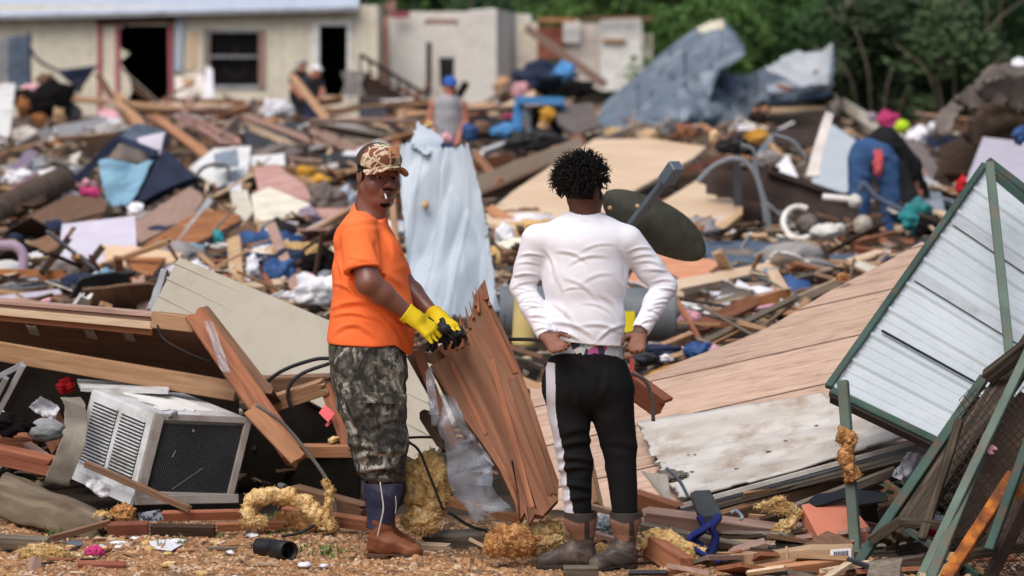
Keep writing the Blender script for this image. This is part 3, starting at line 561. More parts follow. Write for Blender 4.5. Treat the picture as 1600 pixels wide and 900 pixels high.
# ================================================================ people
def camo_mat():
    T = NT('camo'); tc = T.N('ShaderNodeTexCoord')
    n1 = T.N('ShaderNodeTexNoise'); n1.inputs['Scale'].default_value = 11; n1.inputs['Detail'].default_value = 7; n1.inputs['Roughness'].default_value = .72; n1.inputs['Distortion'].default_value = .8
    mp = T.N('ShaderNodeMapping'); mp.inputs['Scale'].default_value = (1,1,.8); T.L(tc.outputs['Object'], mp.inputs[0]); T.L(mp.outputs[0], n1.inputs[0])
    r1 = ramp(T, [(.40,(.010,.010,.009)),(.46,(.045,.042,.034)),(.52,(.10,.095,.078)),(.57,(.24,.23,.20)),(.64,(.42,.40,.36))]); T.L(n1.outputs[0], r1.inputs[0])
    n2 = T.N('ShaderNodeTexNoise'); n2.inputs['Scale'].default_value = 6.5; n2.inputs['Detail'].default_value = 3; T.L(tc.outputs['Object'], n2.inputs[0])
    r2 = ramp(T, [(.60,0.),(.70,.75)]); T.L(n2.outputs[0], r2.inputs[0])
    T.L(mix(T, r2.outputs[0], r1.outputs[0], (.075,.10,.035)), T.b.inputs['Base Color'])
    n3 = T.N('ShaderNodeTexNoise'); n3.inputs['Scale'].default_value = 26; n3.inputs['Detail'].default_value = 3; T.L(mp.outputs[0], n3.inputs[0])
    r3 = ramp(T, [(.56,0.),(.60,.9)]); T.L(n3.outputs[0], r3.inputs[0])
    pm = T.b.inputs['Base Color'].links[0].from_socket; T.L(mix(T, r3.outputs[0], pm, (.014,.014,.012)), T.b.inputs['Base Color'])
    T.b.inputs['Roughness'].default_value = .95; MATS['camo'] = T.m
    T = NT('duck_camo'); tc = T.N('ShaderNodeTexCoord'); ns = T.N('ShaderNodeTexNoise'); ns.inputs['Scale'].default_value = 18
    T.L(tc.outputs['Object'], ns.inputs[0]); ad = T.N('ShaderNodeVectorMath', operation='MULTIPLY_ADD'); ad.inputs[1].default_value = (.085,.085,.085); T.L(ns.outputs[1], ad.inputs[0]); T.L(tc.outputs['Object'], ad.inputs[2])
    v = T.N('ShaderNodeTexVoronoi', feature='DISTANCE_TO_EDGE'); v.inputs['Scale'].default_value = 21; T.L(ad.outputs[0], v.inputs[0])
    v2 = T.N('ShaderNodeTexVoronoi'); v2.inputs['Scale'].default_value = 21; T.L(ad.outputs[0], v2.inputs[0])
    rr = ramp(T, [(.0,(.20,.07,.04)),(.38,(.15,.16,.08)),(.62,(.36,.28,.17)),(.8,(.20,.07,.04))]); rr.color_ramp.interpolation = 'CONSTANT'
    sp = T.N('ShaderNodeSeparateColor'); T.L(v2.outputs['Color'], sp.inputs[0]); T.L(sp.outputs[0], rr.inputs[0])
    re = ramp(T, [(.07,1.),(.12,0.)]); T.L(v.outputs[0], re.inputs[0])
    T.L(mix(T, re.outputs[0], rr.outputs[0], (.62,.50,.36)), T.b.inputs['Base Color']); T.b.inputs['Roughness'].default_value = .9; MATS['duck_camo'] = T.m
    T = NT('boxer_print'); tc = T.N('ShaderNodeTexCoord'); v2 = T.N('ShaderNodeTexVoronoi'); v2.inputs['Scale'].default_value = 26; T.L(tc.outputs['Object'], v2.inputs[0])
    sp = T.N('ShaderNodeSeparateColor'); T.L(v2.outputs['Color'], sp.inputs[0])
    rr = ramp(T, [(.0,(.5,.53,.56)),(.3,(.16,.35,.45)),(.45,(.03,.03,.05)),(.55,(.42,.46,.5)),(.82,(.45,.08,.26)),(.9,(.6,.6,.62))]); rr.color_ramp.interpolation = 'CONSTANT'
    T.L(sp.outputs[0], rr.inputs[0]); T.L(rr.outputs[0], T.b.inputs['Base Color']); T.b.inputs['Roughness'].default_value = .8; MATS['boxer_print'] = T.m
camo_mat()
def cloth(name, c1, c2, b=.35, bs=22, **k): return mat(name, c1, c2, scale=3, bump=b, bscale=bs, bdist=.006, rough=k.pop('rough', .9), var=0, **k)
cloth('orange_shirt', (1.0,.205,.06), (.97,.185,.05), spec=.15); cloth('white_shirt', (.80,.81,.88), (.77,.78,.85), b=.25, spec=.15, bs=30, dirt=.12, dirtcol=(.4,.36,.36), dirtscale=5)
cloth('track_black', (.006,.006,.007), (.008,.008,.009), b=.15, bs=14, spec=.2); cloth('stripe_white', (.62,.62,.68), (.55,.55,.6)); cloth('jeans', (.055,.12,.27), (.035,.08,.19))
cloth('grey_tank', (.40,.40,.43), (.33,.33,.36)); cloth('black_top', (.012,.012,.013), (.018,.018,.02)); cloth('cap_brown', (.085,.05,.038), (.07,.04,.03), bs=300)
mat('skin_dark', (.205,.085,.060), (.185,.075,.053), scale=14, bump=.15, bscale=90, bdist=.002, rough=.36, spec=.55, var=0)
mat('skin_dark_b', (.115,.05,.03), (.085,.034,.021), scale=14, bump=.15, bscale=90, bdist=.002, rough=.5, spec=.4, var=0)
mat('palm_dark', (.27,.125,.085), (.21,.09,.06), scale=20, bump=.3, bscale=60, bdist=.003, rough=.5, var=0)
mat('lip', (.15,.055,.05), (.11,.04,.035), rough=.35, bump=.1, var=0); mat('hair_black', (.006,.005,.005), (.012,.010,.009), rough=.7, bump=.4, bscale=80, var=0)
mat('skin_light', (.50,.22,.15), (.42,.17,.115), rough=.5, bump=.1, var=0); mat('eye_white', (.5,.42,.38), rough=.15, bump=0, var=0); mat('iris', (.012,.007,.005), rough=.08, bump=0, var=0)
mat('glove_yellow', (.80,.60,.02), (.72,.52,.015), bump=.35, bscale=140, bdist=.002, var=0, scale=6); mat('glove_black', (.014,.014,.016), rough=.42, bump=.2, bscale=60, var=0)
mat('boot_brown', (.235,.085,.04), (.15,.05,.025), scale=7, rough=.45, bump=.15, dirt=.45, dirtcol=(.28,.17,.10), var=0, dirtscale=10); mat('boot_navy', (.022,.028,.065), (.035,.04,.085), rough=.5, bump=.35, bscale=25, var=0, dirt=.35, dirtcol=(.16,.15,.16), dirtscale=9)
mat('boot_sole', (.10,.045,.03), (.04,.03,.025), rough=.8, bump=.3, var=0, dirt=.5, dirtcol=(.2,.13,.09)); mat('boot_grey', (.075,.062,.055), (.05,.04,.036), scale=8, rough=.4, bump=.25, dirt=.8, dirtcol=(.24,.18,.14), dirtscale=8, var=0)
mat('boot_tan', (.24,.125,.085), (.18,.09,.06), rough=.6, bump=.25, var=0, dirt=.4, dirtcol=(.33,.24,.19), dirtscale=8); mat('boot_trim', (.05,.042,.038), (.035,.03,.027), rough=.55, bump=.2, var=0, dirt=.4, dirtcol=(.2,.16,.13)); mat('sole_black', (.02,.018,.017), (.03,.026,.024), rough=.8, var=0, dirt=.5, dirtcol=(.2,.13,.08))
mat('cap_blue', (.05,.14,.55), rough=.8, bump=.1); mat('leather_patch', (.50,.25,.13), (.42,.20,.10), rough=.6, bump=.1, var=0); mat('stitch_white', (.6,.6,.62), bump=0, var=0)
def ridges(V, ks, amp, ph=0.):
    """soft warped cloth undulation"""
    o = np.zeros(len(V))
    for i, (kx, ky, kz) in enumerate(ks):
        w1 = np.sin(V[:,0]*9+V[:,2]*13+i*2.1+ph)+.6*np.sin(V[:,1]*17-V[:,2]*21+i); w2 = np.sin(V[:,2]*7-V[:,0]*12+i*1.3)+.5*np.sin(V[:,0]*25+V[:,2]*16+i*3)
        a = V[:,0]*kx+V[:,1]*ky+V[:,2]*kz+ph+i*1.7; o += (.5+.5*np.cos(a+1.9*w1))**3*(.5+.5*np.sin(2*w2+i))
    return o*amp
def creases(V, segs, J, w=.011, amp=.007):
    """folds: (x0,y0,x1,y1,strength,width) in the man's own plane, each a ridge with a hollow beside it"""
    o = np.zeros(len(V))
    for x0,y0,x1,y1,st,wd in segs:
        a, b = np.array(J(x0,y0))[[0,2]], np.array(J(x1,y1))[[0,2]]; p = V[:,[0,2]]; ab = b-a; L = ab@ab; t = ((p-a)@ab)/L; n = np.array((-ab[1],ab[0]))/math.sqrt(L)
        bow = .12*math.sqrt(L)*np.sin(np.clip(t,0,1)*math.pi); d = (p-a)@n-bow; ww = w*wd; env = np.where((t > 0) & (t < 1), np.sin(np.clip(t,0,1)*math.pi)**.8, 0)
        o += env*st*amp*(np.exp(-(d/ww)**2)-.8*np.exp(-((d+1.6*ww)/ww)**2))
    return o
def hframe(c, yaw, pitch=0, roll=0):
    """head axes: columns forward, left, up; yaw 0 = looking at the camera (-Y), positive = towards +X"""
    M = Matrix.Rotation(yaw, 3, 'Z') @ Matrix.Rotation(R(-90), 3, 'Z'); M = M @ Matrix.Rotation(roll, 3, 'X') @ Matrix.Rotation(pitch, 3, 'Y')
    return np.array(c, float), np.array(M)
def head(S, c, A, s=1., beard=False):
    L = lambda f, l, u: c+A@(np.array((f,l,u))*s); E = lambda p, r, k=.012, mode='add': S.ell(L(*p), np.array(r)*s, k, mode, rot=A); C = lambda a, b, ra, rb=None, k=.01, mode='add': S.cap(L(*a), L(*b), ra*s, (rb or ra)*s, k, mode)
    E((-.012,0,.045), (.098,.078,.088)); E((.026,0,-.028), (.064,.066,.086), .02); E((.05,0,-.062), (.042,.046,.036), .02)
    E((.068,0,-.092), (.028,.030,.024), .02)
    for q in (-1, 1):
        C((.0,q*.058,-.045), (.055,q*.026,-.095), .022, .02, .02); E((.050,q*.044,-.034), (.034,.028,.034), .02)
        E((.098,q*.031,.006), (.014,.017,.010), .012, 'sub'); E((.0825,q*.031,.0115), (.013,.017,.0075), .004); E((.082,q*.031,-.0075), (.012,.016,.005), .004)
        E((.105,q*.014,-.030), (.011,.009,.008), .006); C((.091,q*.012,.022), (.077,q*.045,.020), .009, .008, .012)
        E((-.004,q*.080,-.004), (.020,.009,.032), .006); E((.002,q*.089,.0), (.009,.006,.018), .005, 'sub')
    C((.090,0,.012), (.113,0,-.024), .008, .014, .012); E((.104,q*.016,-.031), (.012,.012,.010), .008)
    C((.094,-.020,-.0545), (.099,0,-.053), .006, k=.008); C((.094,.020,-.0545), (.099,0,-.053), .006, k=.008); C((.092,-.017,-.068), (.0965,0,-.069), .0075, k=.008); C((.092,.017,-.068), (.0965,0,-.069), .0075, k=.008); C((.112,-.022,-.0615), (.112,.022,-.0615), .003, k=.003, mode='sub')
def eyes(root, c, A, s=1., look=(0,0)):
    for q in (-1, 1):
        p = c+A@(np.array((.0785,q*.031,.002))*s); V, F = ico(3); d = A@np.array((1, look[0], look[1])); d /= np.linalg.norm(d)
        vv = [Vector(v)*.0118*s for v in V]; mi = [1 if (Vector(sum((vv[i] for i in f), Vector()))/3).normalized().dot(Vector(d)) > .80 else 0 for f in F]
        link('eye', mesh('eye', vv, F, ['eye_white','iris'], True, mi), root, Matrix.Translation(Vector(p)))
def hand(S, wrist, d, palm, side, curl=(.5,.6,.4), s=1., spread=.06, thumb=1., k=.006, fcurl=None):
    """d = hand direction, palm = palm normal, side = direction of the thumb"""
    d = Vector(d).normalized(); n = Vector(palm); n = (n-d*n.dot(d)).normalized(); t = d.cross(n); t = t if t.dot(Vector(side)) > 0 else -t
    w = Vector(wrist); tips = []
    for i, (off, ln) in enumerate([(.030,.92),(.010,1.),(-.010,.94),(-.029,.76)]):
        base = w+d*.088*s*(1-.06*abs(i-1))+t*off*s; S.cap(w+d*.012*s+t*off*.55*s, base, .015*s, .012*s, .02)
        dd = (d+t*(off/.03)*spread).normalized(); p = base; ang = 0; cu = (fcurl or {}).get(i, curl)
        for seg, (l, r0, r1) in enumerate([(.044,.0098,.0090),(.027,.0090,.0084),(.022,.0084,.0072)]):
            ang += cu[seg]; e = dd*math.cos(ang)+n*math.sin(ang); q = p+e*l*ln*s; S.cap(p, q, r0*s, r1*s, .003 if seg else .008); p = q
        tips.append(p)
    b = w+d*.022*s+t*.022*s; q = b+(d*.55+t*.75*thumb+n*.35).normalized()*.042*s; S.cap(b, q, .016*s, .0115*s, .012)
    q2 = q+(d*.85+t*.35*thumb+n*.35).normalized()*.032*s; S.cap(q, q2, .0112*s, .0102*s, .004); q3 = q2+(d*.95+n*.3).normalized()*.026*s; S.cap(q2, q3, .0102*s, .0085*s, .003)
    return tips, d, n, t
def strand_mesh(name, strands, m):
    V = []; F = []
    for pts, r in strands:
        b = len(V); n = len(pts)
        for i, p in enumerate(pts):
            t = (pts[min(i+1,n-1)]-pts[max(i-1,0)]).normalized(); a = t.orthogonal().normalized(); c = t.cross(a); rr = r*(1-.55*(i/(n-1))**2)
            for k in range(5): an = k*1.2566; V.append(p+a*math.cos(an)*rr+c*math.sin(an)*rr)
        for i in range(n-1):
            for k in range(5): F.append((b+i*5+k, b+i*5+(k+1)%5, b+(i+1)*5+(k+1)%5, b+(i+1)*5+k))
        F.append(tuple(b+(n-1)*5+k for k in range(5)))
    return mesh(name, V, F, m, True)
def boot(root, ank, toe, heel_back, m_foot, m_shaft, m_sole, top, shaft_r, sole_z, mat_edge=None, square=False, trim=None, shaft_names='shaft'):
    """ank, toe, top: world points; foot runs heel->toe on the ground at sole_z"""
    ank, toe, top = Vector(ank), Vector(toe), Vector(top); f = (toe-ank); f.z = 0; f.normalize(); heel = Vector((ank.x,ank.y,0))-f*heel_back; sd = Vector((-f.y,f.x,0)); z = sole_z
    lo = np.minimum(np.minimum(ank,toe),top)-.15; hi = np.maximum(np.maximum(ank,toe),top)+.15
    S = SDF(lo, hi, .0035); h = lambda p, zz: Vector((p.x,p.y,z+zz))
    S.cap(h(heel+f*.045,.055), h(ank+f*.05,.062), .041, .042, .02); S.cap(h(ank+f*.04,.058), h(toe-f*.05,.038), .042, .030, .03); S.cap(h(toe-f*.065,.036)+sd*.010, h(toe-f*.038,.034)+sd*.008, .030, .027, .02); S.cap(h(toe-f*.065,.036)-sd*.010, h(toe-f*.038,.034)-sd*.008, .030, .027, .02)
    S.cap(h(heel+f*.055,.09), top, .043, shaft_r*.86, .03)
    S.cap(h(ank+f*.03,.10), h(toe-f*.11,.062), .032, .026, .03); S.cut(h(ank,.022), (0,0,-1)); S.cut(top+Vector((0,0,-.06)), (0,0,1))
    S.obj('boot_foot', [m_foot], root, smooth=2, disp=lambda V: ridges(V, [(40,40,90),(-30,50,60)], .004))
    S = SDF(lo, hi, .0035); S.cap(h(heel+f*.055,.13), top-Vector((0,0,.03)), .048, shaft_r*.94, .02); S.cap(top-Vector((0,0,.03)), top+Vector((0,0,.03)), shaft_r*.94, shaft_r, .02)
    S.cut(h(ank,.135), Vector((0,0,-1))+f*-.25); S.cut(top+Vector((0,0,.012)), Vector((0,0,1))-sd*.0); S.cap(top-Vector((0,0,.03)), top+Vector((0,0,.06)), shaft_r-.008, shaft_r-.004, .004, 'sub')
    if trim:
        ax = np.array(top-h(heel+f*.055,.13)); zt = top.z
        S.obj('boot_shaft', [m_shaft, trim], root, smooth=2, disp=lambda V: ridges(V, [(30,30,70)], .002),
              fmat=lambda C: ((C[:,2] > zt-.02-.012*np.cos((C[:,0]-top.x)/shaft_r*2.2)) | (np.abs((C[:,0]-top.x)-.35*shaft_r-(zt-C[:,2])*.04) < .012)))
    else: S.obj('boot_shaft', [m_shaft], root, smooth=2, disp=lambda V: ridges(V, [(30,30,55),(45,-20,40)], .0045))
    S = SDF(lo, hi, .0035); S.cap(h(heel+f*.042,.013), h(toe-f*.042,.013), .043, .041, .02); S.cut(h(ank,.0), (0,0,-1)); S.cut(h(ank,.024), (0,0,1))
    c0 = h(heel+f*.125,-.018); S.cap(c0-sd*.1, c0+sd*.1, .034, .034, .006, 'sub')
    S.obj('boot_sole', [m_sole], root, smooth=1)
# ---------------------------------------------------------------- the man in the orange T-shirt
def orange_man():
    Yb = 15.6; J = lambda x, y, d=0.: P(x, y, Yb+d)
    g = P(600, 852, Yb); root = empty('person', (g.x, g.y, 0), 'man in neon orange T-shirt, camouflage trousers and yellow gloves with a cigarette in his mouth', 'person')
    HS = 1.15; hc, A = hframe(J(591,275,0), R(27), R(3), R(-3))
    S = SDF(tuple(J(495,875,-.5).to_tuple()[i]+(0,0,-.05)[i] for i in range(3)), (J(740,215,.5)+Vector((0,.0,.05))), .0042)
    head(S, hc, A, HS); nb = J(576,346,.0)
    S.cap(J(583,300,.01), nb, .068, .072, .03); S.cap(J(592,318,-.03), J(584,345,.0), .045, .055, .03)
    S.cap(J(564,380), J(577,430), .10, .135, .03, sq=((0,1,0),1.25)); S.cap(J(578,430), J(578,535), .16, .165, .03, sq=((0,1,0),1.15)); S.cap(J(563,366,-.13), J(566,366,.16), .07, .07, .05)
    for sgn, el, wr in ((-1, J(576,442,-.29), J(636,489,-.22)), (1, J(626,440,.24), J(676,491,.10))):
        sh = J(562 if sgn < 0 else 585, 370, sgn*.2)
        S.cap(sh, el, .066, .056, .03); S.cap(el, el.lerp(wr,.35), .054, .052, .02); S.cap(el.lerp(wr,.35), wr, .052, .034, .02)
        S.cap(wr, wr+(wr-el).normalized()*.05, .03, .026, .02)
    for sgn in (-1, 1):
        d = sgn*.11; S.cap(J(575,560,d), J(594,700,d), .1, .07, .03); S.cap(J(594,700,d), J(597,840,d), .065, .045, .02)
    brow = []
    def fm(C):
        q = (C-hc)@A/HS; m = np.zeros(len(C))
        m[(q[:,0] > .1005) & (np.abs(q[:,1]) < .024) & (q[:,2] < -.050) & (q[:,2] > -.077)] = 1
        b = (q[:,0] < .01) & (q[:,2] > .01) & (np.linalg.norm(q, axis=1) > .06)
        m[b & (m == 0)] = 2; return m
    S.obj('body', ['skin_dark','lip','hair_black'], root, fmat=fm, smooth=1); eyes(root, hc, A, HS, look=(-.30,-.05))
    S = SDF(hc-.22, hc+.22, .0028); Lh = lambda f, l, u: hc+A@(np.array((f,l,u))*HS)
    S.ell(Lh(.0655,0,-.1005), np.array((.0290,.0300,.0205))*1.15, .006, rot=A); S.cut(Lh(.06,0,-.0975), np.array(A[:,2])-np.array(A[:,0])*.1); S.cap(Lh(.1005,-.022,-.0465), Lh(.1005,0,-.044), .0036, .0036, .003); S.cap(Lh(.0995,.022,-.0465), Lh(.1005,0,-.044), .0036, .0036, .003)
    for q_ in (-1,1): S.cap(Lh(.0905,q_*.018,.0245), Lh(.078,q_*.044,.0225), .0055, .0035, .003); S.cap(Lh(.012,q_*.0725,.03), Lh(.010,q_*.0705,-.012), .007, .004, .003)
    S.obj('facial_hair', ['hair_black'], root, smooth=1)
    # T-shirt
    S = SDF(J(492,575,-.6), J(680,295,.5), .0045); q = (0,1,0)
    S.cap(J(563,352,-.10), J(570,352,.12), .065, .065, .05); S.cap(J(560,366,-.19), J(575,366,.19), .078, .078, .05)
    S.cap(J(563,380), J(577,430), .122, .162, .04, sq=(q,1.35)); S.cap(J(577,430), J(582,488), .162, .182, .04, sq=(q,1.25)); S.cap(J(582,488), J(577,530), .184, .184, .03, sq=(q,1.15))
    S.cap(J(577,530), J(576,565), .187, .182, .03, sq=(q,1.15)); S.cap(J(596,392,-.07), J(600,396,.12), .082, .082, .06); S.cap(J(634,520,-.05), J(632,548,-.03), .035, .03, .04)
    S.cap(J(578,330), J(576,348), .080, .088, .04)
    for sh, e in ((J(561,368,-.2), J(569,430,-.275)), (J(585,368,.2), J(612,430,.25))):
        S.cap(sh, sh.lerp(e,.98), .082, .088, .03)
    a0 = J(562,368,-.2); a1 = J(569,430,-.275); nrm = (a1-a0).normalized(); arm_lo = J(567,423,-.27)
    # folds: waist bunch, pit-to-hem drapes, sleeve creases
    S.cap(J(590,385,-.27), J(603,440,-.27), .014, .01, .03, 'sub')
    # neckline, hem, sleeve ends
    g0 = [S.lo[i]+S.h*np.arange(S.n[i]) for i in range(3)]; hz0 = J(511,535).z; hz1 = J(637,553).z; x0 = J(511,535).x; x1 = J(637,550).x; X = g0[0][:,None,None]; Z = g0[2][None,None,:]
    t = np.clip((X-x0)/(x1-x0), 0, 1); hem = hz0+(hz1-hz0)*np.clip((t-.84)/.16,0,1)**1.5+0*Z; S.F = np.maximum(S.F, (hem-Z+0*g0[1][None,:,None]).astype(np.float32))
    nk = hframe(J(582,318,.0), R(52))[1]; neckn = np.array(A[:,0])*.75+np.array((0,0,1.)); S.cutnear(J(578,322,0), neckn, .12)
    Y3 = g0[1][None,:,None]; P3 = (X-a1.x)*nrm.x+(Y3-a1.y)*nrm.y+(Z-a1.z)*nrm.z; near = np.sqrt((X-a1.x)**2+((Y3-a1.y)*1.0)**2+(Z-a1.z)**2) < .125
    S.F = np.where(near & (Y3 < Yb-.19) & (P3+.02 > 0), np.maximum(S.F, (P3+.02).astype(np.float32)), S.F)
    S.cap(a1-nrm*.05, a1+nrm*.05, .066, .066, .004, 'sub'); S.cap(J(583,300), J(577,346), .072, .077, .004, 'sub')
    fo = [(515,482,600,470,1.2,1.1),(517,492,590,492,.9,.9),(535,470,640,500,.9,1.3),(590,462,648,520,1.2,1.3),(600,480,640,545,1.1,1.1),(570,476,630,540,.8,1.2),(520,520,570,500,.8,1.),(545,500,600,530,.6,1.2),(535,352,600,345,.7,1.),(592,352,618,400,.8,1.),(596,380,640,450,.6,1.5),(598,420,646,470,.6,1.3),(528,400,535,450,.9,1.),(548,395,585,405,.5,1.),(545,410,590,400,.5,.8),(560,342,580,372,.6,1.),(520,440,560,455,.6,1.),(610,500,650,490,.5,.8)]
    S.obj('t_shirt', ['orange_shirt'], root, smooth=2, disp=lambda V: creases(V, fo, J)+ridges(V, [(10,8,14),(-14,10,12)], .003))
    # trousers
    S = SDF(J(488,775,-.5), J(668,520,.5), .0045)
    S.cap(J(573,545), J(576,575), .176, .178, .03, sq=(q,1.05)); 
    for sgn in (-1, 1):
        d = sgn*.115; S.cap(J(576,580,d), J(581,625,d), .165, .15, .04, sq=(q,.75)); S.cap(J(581,625,d), J(593,690,d), .150, .130, .03, sq=(q,.85)); S.cap(J(593,690,d), J(596,738,d), .128, .100, .03, sq=(q,.9)); S.cap(J(594,722,d), J(597,746,d), .112, .092, .02, sq=(q,.9))
    S.cut(J(590,748,-.1), (-.1,0,-1)); S.cut(J(575,530), (0,0,1)); S.cap(J(597,735,-.115), J(597,765,-.115), .082, .082, .004, 'sub')
    ft = [(540,690,620,705,1.3,1.2),(550,715,640,700,1.3,1.3),(555,730,635,732,1.4,1.1),(552,742,630,720,1,1),(545,670,600,688,1,1.1),(580,660,642,650,.9,1.2),(515,560,560,600,.9,1.3),(530,600,560,660,.9,1.2),(600,560,640,600,.8,1.2),(560,640,590,700,.6,1.5),(538,545,640,560,.7,1.)]
    S.obj('trousers', ['camo'], root, smooth=1, disp=lambda V: creases(V, ft, J, .013, .009)+ridges(V, [(12,10,20),(-12,8,30)], .006))
    o = quad3('pocket_flap', [J(566,612,-.262),J(636,616,-.235),J(636,634,-.242),J(568,630,-.268)], 'camo', thick=.012, parent=root, bend=-.05, smooth=True, jag=(.01,.01,0,.006))
    # boots
    for d, dx in ((-.115, 0), (.10, 6)):
        boot(root, J(590+dx,835,d), Vector(J(662+dx*.0-(12 if d > 0 else 0),855,d-.06)), .05, 'boot_brown', 'boot_navy', 'boot_sole', J(597+dx,757,d), .089, 0.0)
    tube3('boot_piping', [J(594,753,-.208),J(597,775,-.205),J(599,795,-.20),J(594,820,-.19),J(590,838,-.178)], .0032, 'stitch_white', root); tube3('boot_piping', [J(618,775,-.195),J(619,790,-.19),J(618,803,-.18)], .002, 'stitch_white', root)
    tube3('pull_strap', [J(569,752,-.14),J(568,768,-.15),J(571,778,-.15)], .012, 'boot_trim', root)
    # cap
    Lc = lambda f, l, u: hc+A@(np.array((f,l,u))*HS); up = A[:,2]; Mt = Matrix(A.tolist())
    S = SDF(hc-.22, hc+.24, .003); S.ell(Lc(-.008,0,.052), np.array((.124,.100,.094)), .01, rot=A); S.cap(Lc(.07,-.03,.075), Lc(.07,.03,.075), .035, .035, .03); S.cut(Lc(0,0,.040), -up+A[:,0]*-.12)
    S.ell(Lc(-.012,0,.03), np.array((.113,.090,.100)), .004, 'sub', rot=A)
    S.obj('cap_crown', ['cap_brown','duck_camo'], root, smooth=1, fmat=lambda C: ((C-hc)@A)[:,0] > .012)
    V = []; Fc = []; nu, nv = 16, 8
    for side in (0, 1):
        for j in range(nv+1):
            for i in range(nu+1):
                a = R(-78+156*i/nu); e = j/nv; r = .090+(.155-.0)*0; f0 = .088*math.cos(a)*1.15-.002; l0 = .080*math.sin(a)
                f1 = .012+.178*math.cos(a)**.75; l1 = .087*math.sin(a); f = f0+(f1-f0)*e; l = l0+(l1-l0)*e
                V.append(Vector(Lc(f, l, .052-.030*(l/.08)**2-.010*e-.004*side+.012*(1-abs(l)/.09)*e)))
    n_ = (nu+1)*(nv+1); ix = lambda i, j: j*(nu+1)+i; mi = []
    for j in range(nv):
        for i in range(nu): Fc += [(ix(i,j),ix(i,j+1),ix(i+1,j+1),ix(i+1,j)), (n_+ix(i,j),n_+ix(i+1,j),n_+ix(i+1,j+1),n_+ix(i,j+1))]
    for i in range(nu): Fc.append((ix(i,nv), n_+ix(i,nv), n_+ix(i+1,nv), ix(i+1,nv)))
    link('cap_brim', mesh('cap_brim', V, Fc, 'duck_camo', True), root)
    pc = [Lc(.118,.028,.125), Lc(.118,-.018,.125), Lc(.132,-.02,.082), Lc(.130,.03,.082)]
    pch = quad3('cap_patch', [Vector(p) for p in pc], 'leather_patch', thick=.004, parent=root, bend=.1)
    for a_, b_ in (((.124,-.002,.10),(.129,-.014,.088)), ((.122,-.010,.112),(.129,-.012,.088)), ((.124,.004,.10),(.128,.002,.090))):
        tube3('patch_emblem', [Vector(Lc(a_[0]+.009,a_[1],a_[2])), Vector(Lc(b_[0]+.009,b_[1],b_[2]))], .0016, 'boot_trim', pch, seg=5)
    # cigarette
    m0 = Lc(.100,-.012,-.062); m1 = Lc(.138,-.022,-.078); tube3('cigarette', [Vector(m0), Vector(m1)], .0045, 'white_cloth', root)
    # gloves: one hand each, five fingers closed on the tool
    def glove(wr, d, palm, side, cu, name='glove', fc=None, sp=.12):
        S = SDF(np.array(wr)-.3, np.array(wr)+.3, .003)
        dd = Vector(d).normalized(); w2 = Vector(wr)+dd*.03
        tips, dn, n, t = hand(S, w2, d, palm, side, curl=cu, s=1.30, spread=sp, fcurl=fc, k=.008); S.cap(Vector(wr)-dd*.0, w2+dd*.02, .046, .042, .02); S.cut(Vector(wr)-dd*.004, -dd); S.cap(Vector(wr)-dd*.05, Vector(wr)+dd*.005, .037, .037, .003, 'sub')
        w_ = np.array(w2); nn = np.array(n); dv = np.array(dn)
        S.obj(name, ['glove_yellow','glove_black'], root, smooth=1, fmat=lambda C: ((((C-w_)@nn) > .009) | (((C-w_)@dv) > .165)) & (((C-w_)@dv) > -.005))
    w1 = J(634,488,-.222); glove(w1, J(678,520,-.215)-J(632,486,-.222), Vector((-.35,.65,-.75)), Vector((.5,.3,.8)), (.35,.75,.5), fc={0:(.15,.45,.3),1:(.2,.4,.3)}, sp=.25)
    w2 = J(678,492,.09); glove(w2, J(706,514,-.06)-J(678,492,.09), Vector((-.35,.6,-.7)), Vector((.6,-.2,.8)), (.5,.9,.6), sp=.15)
orange_man()
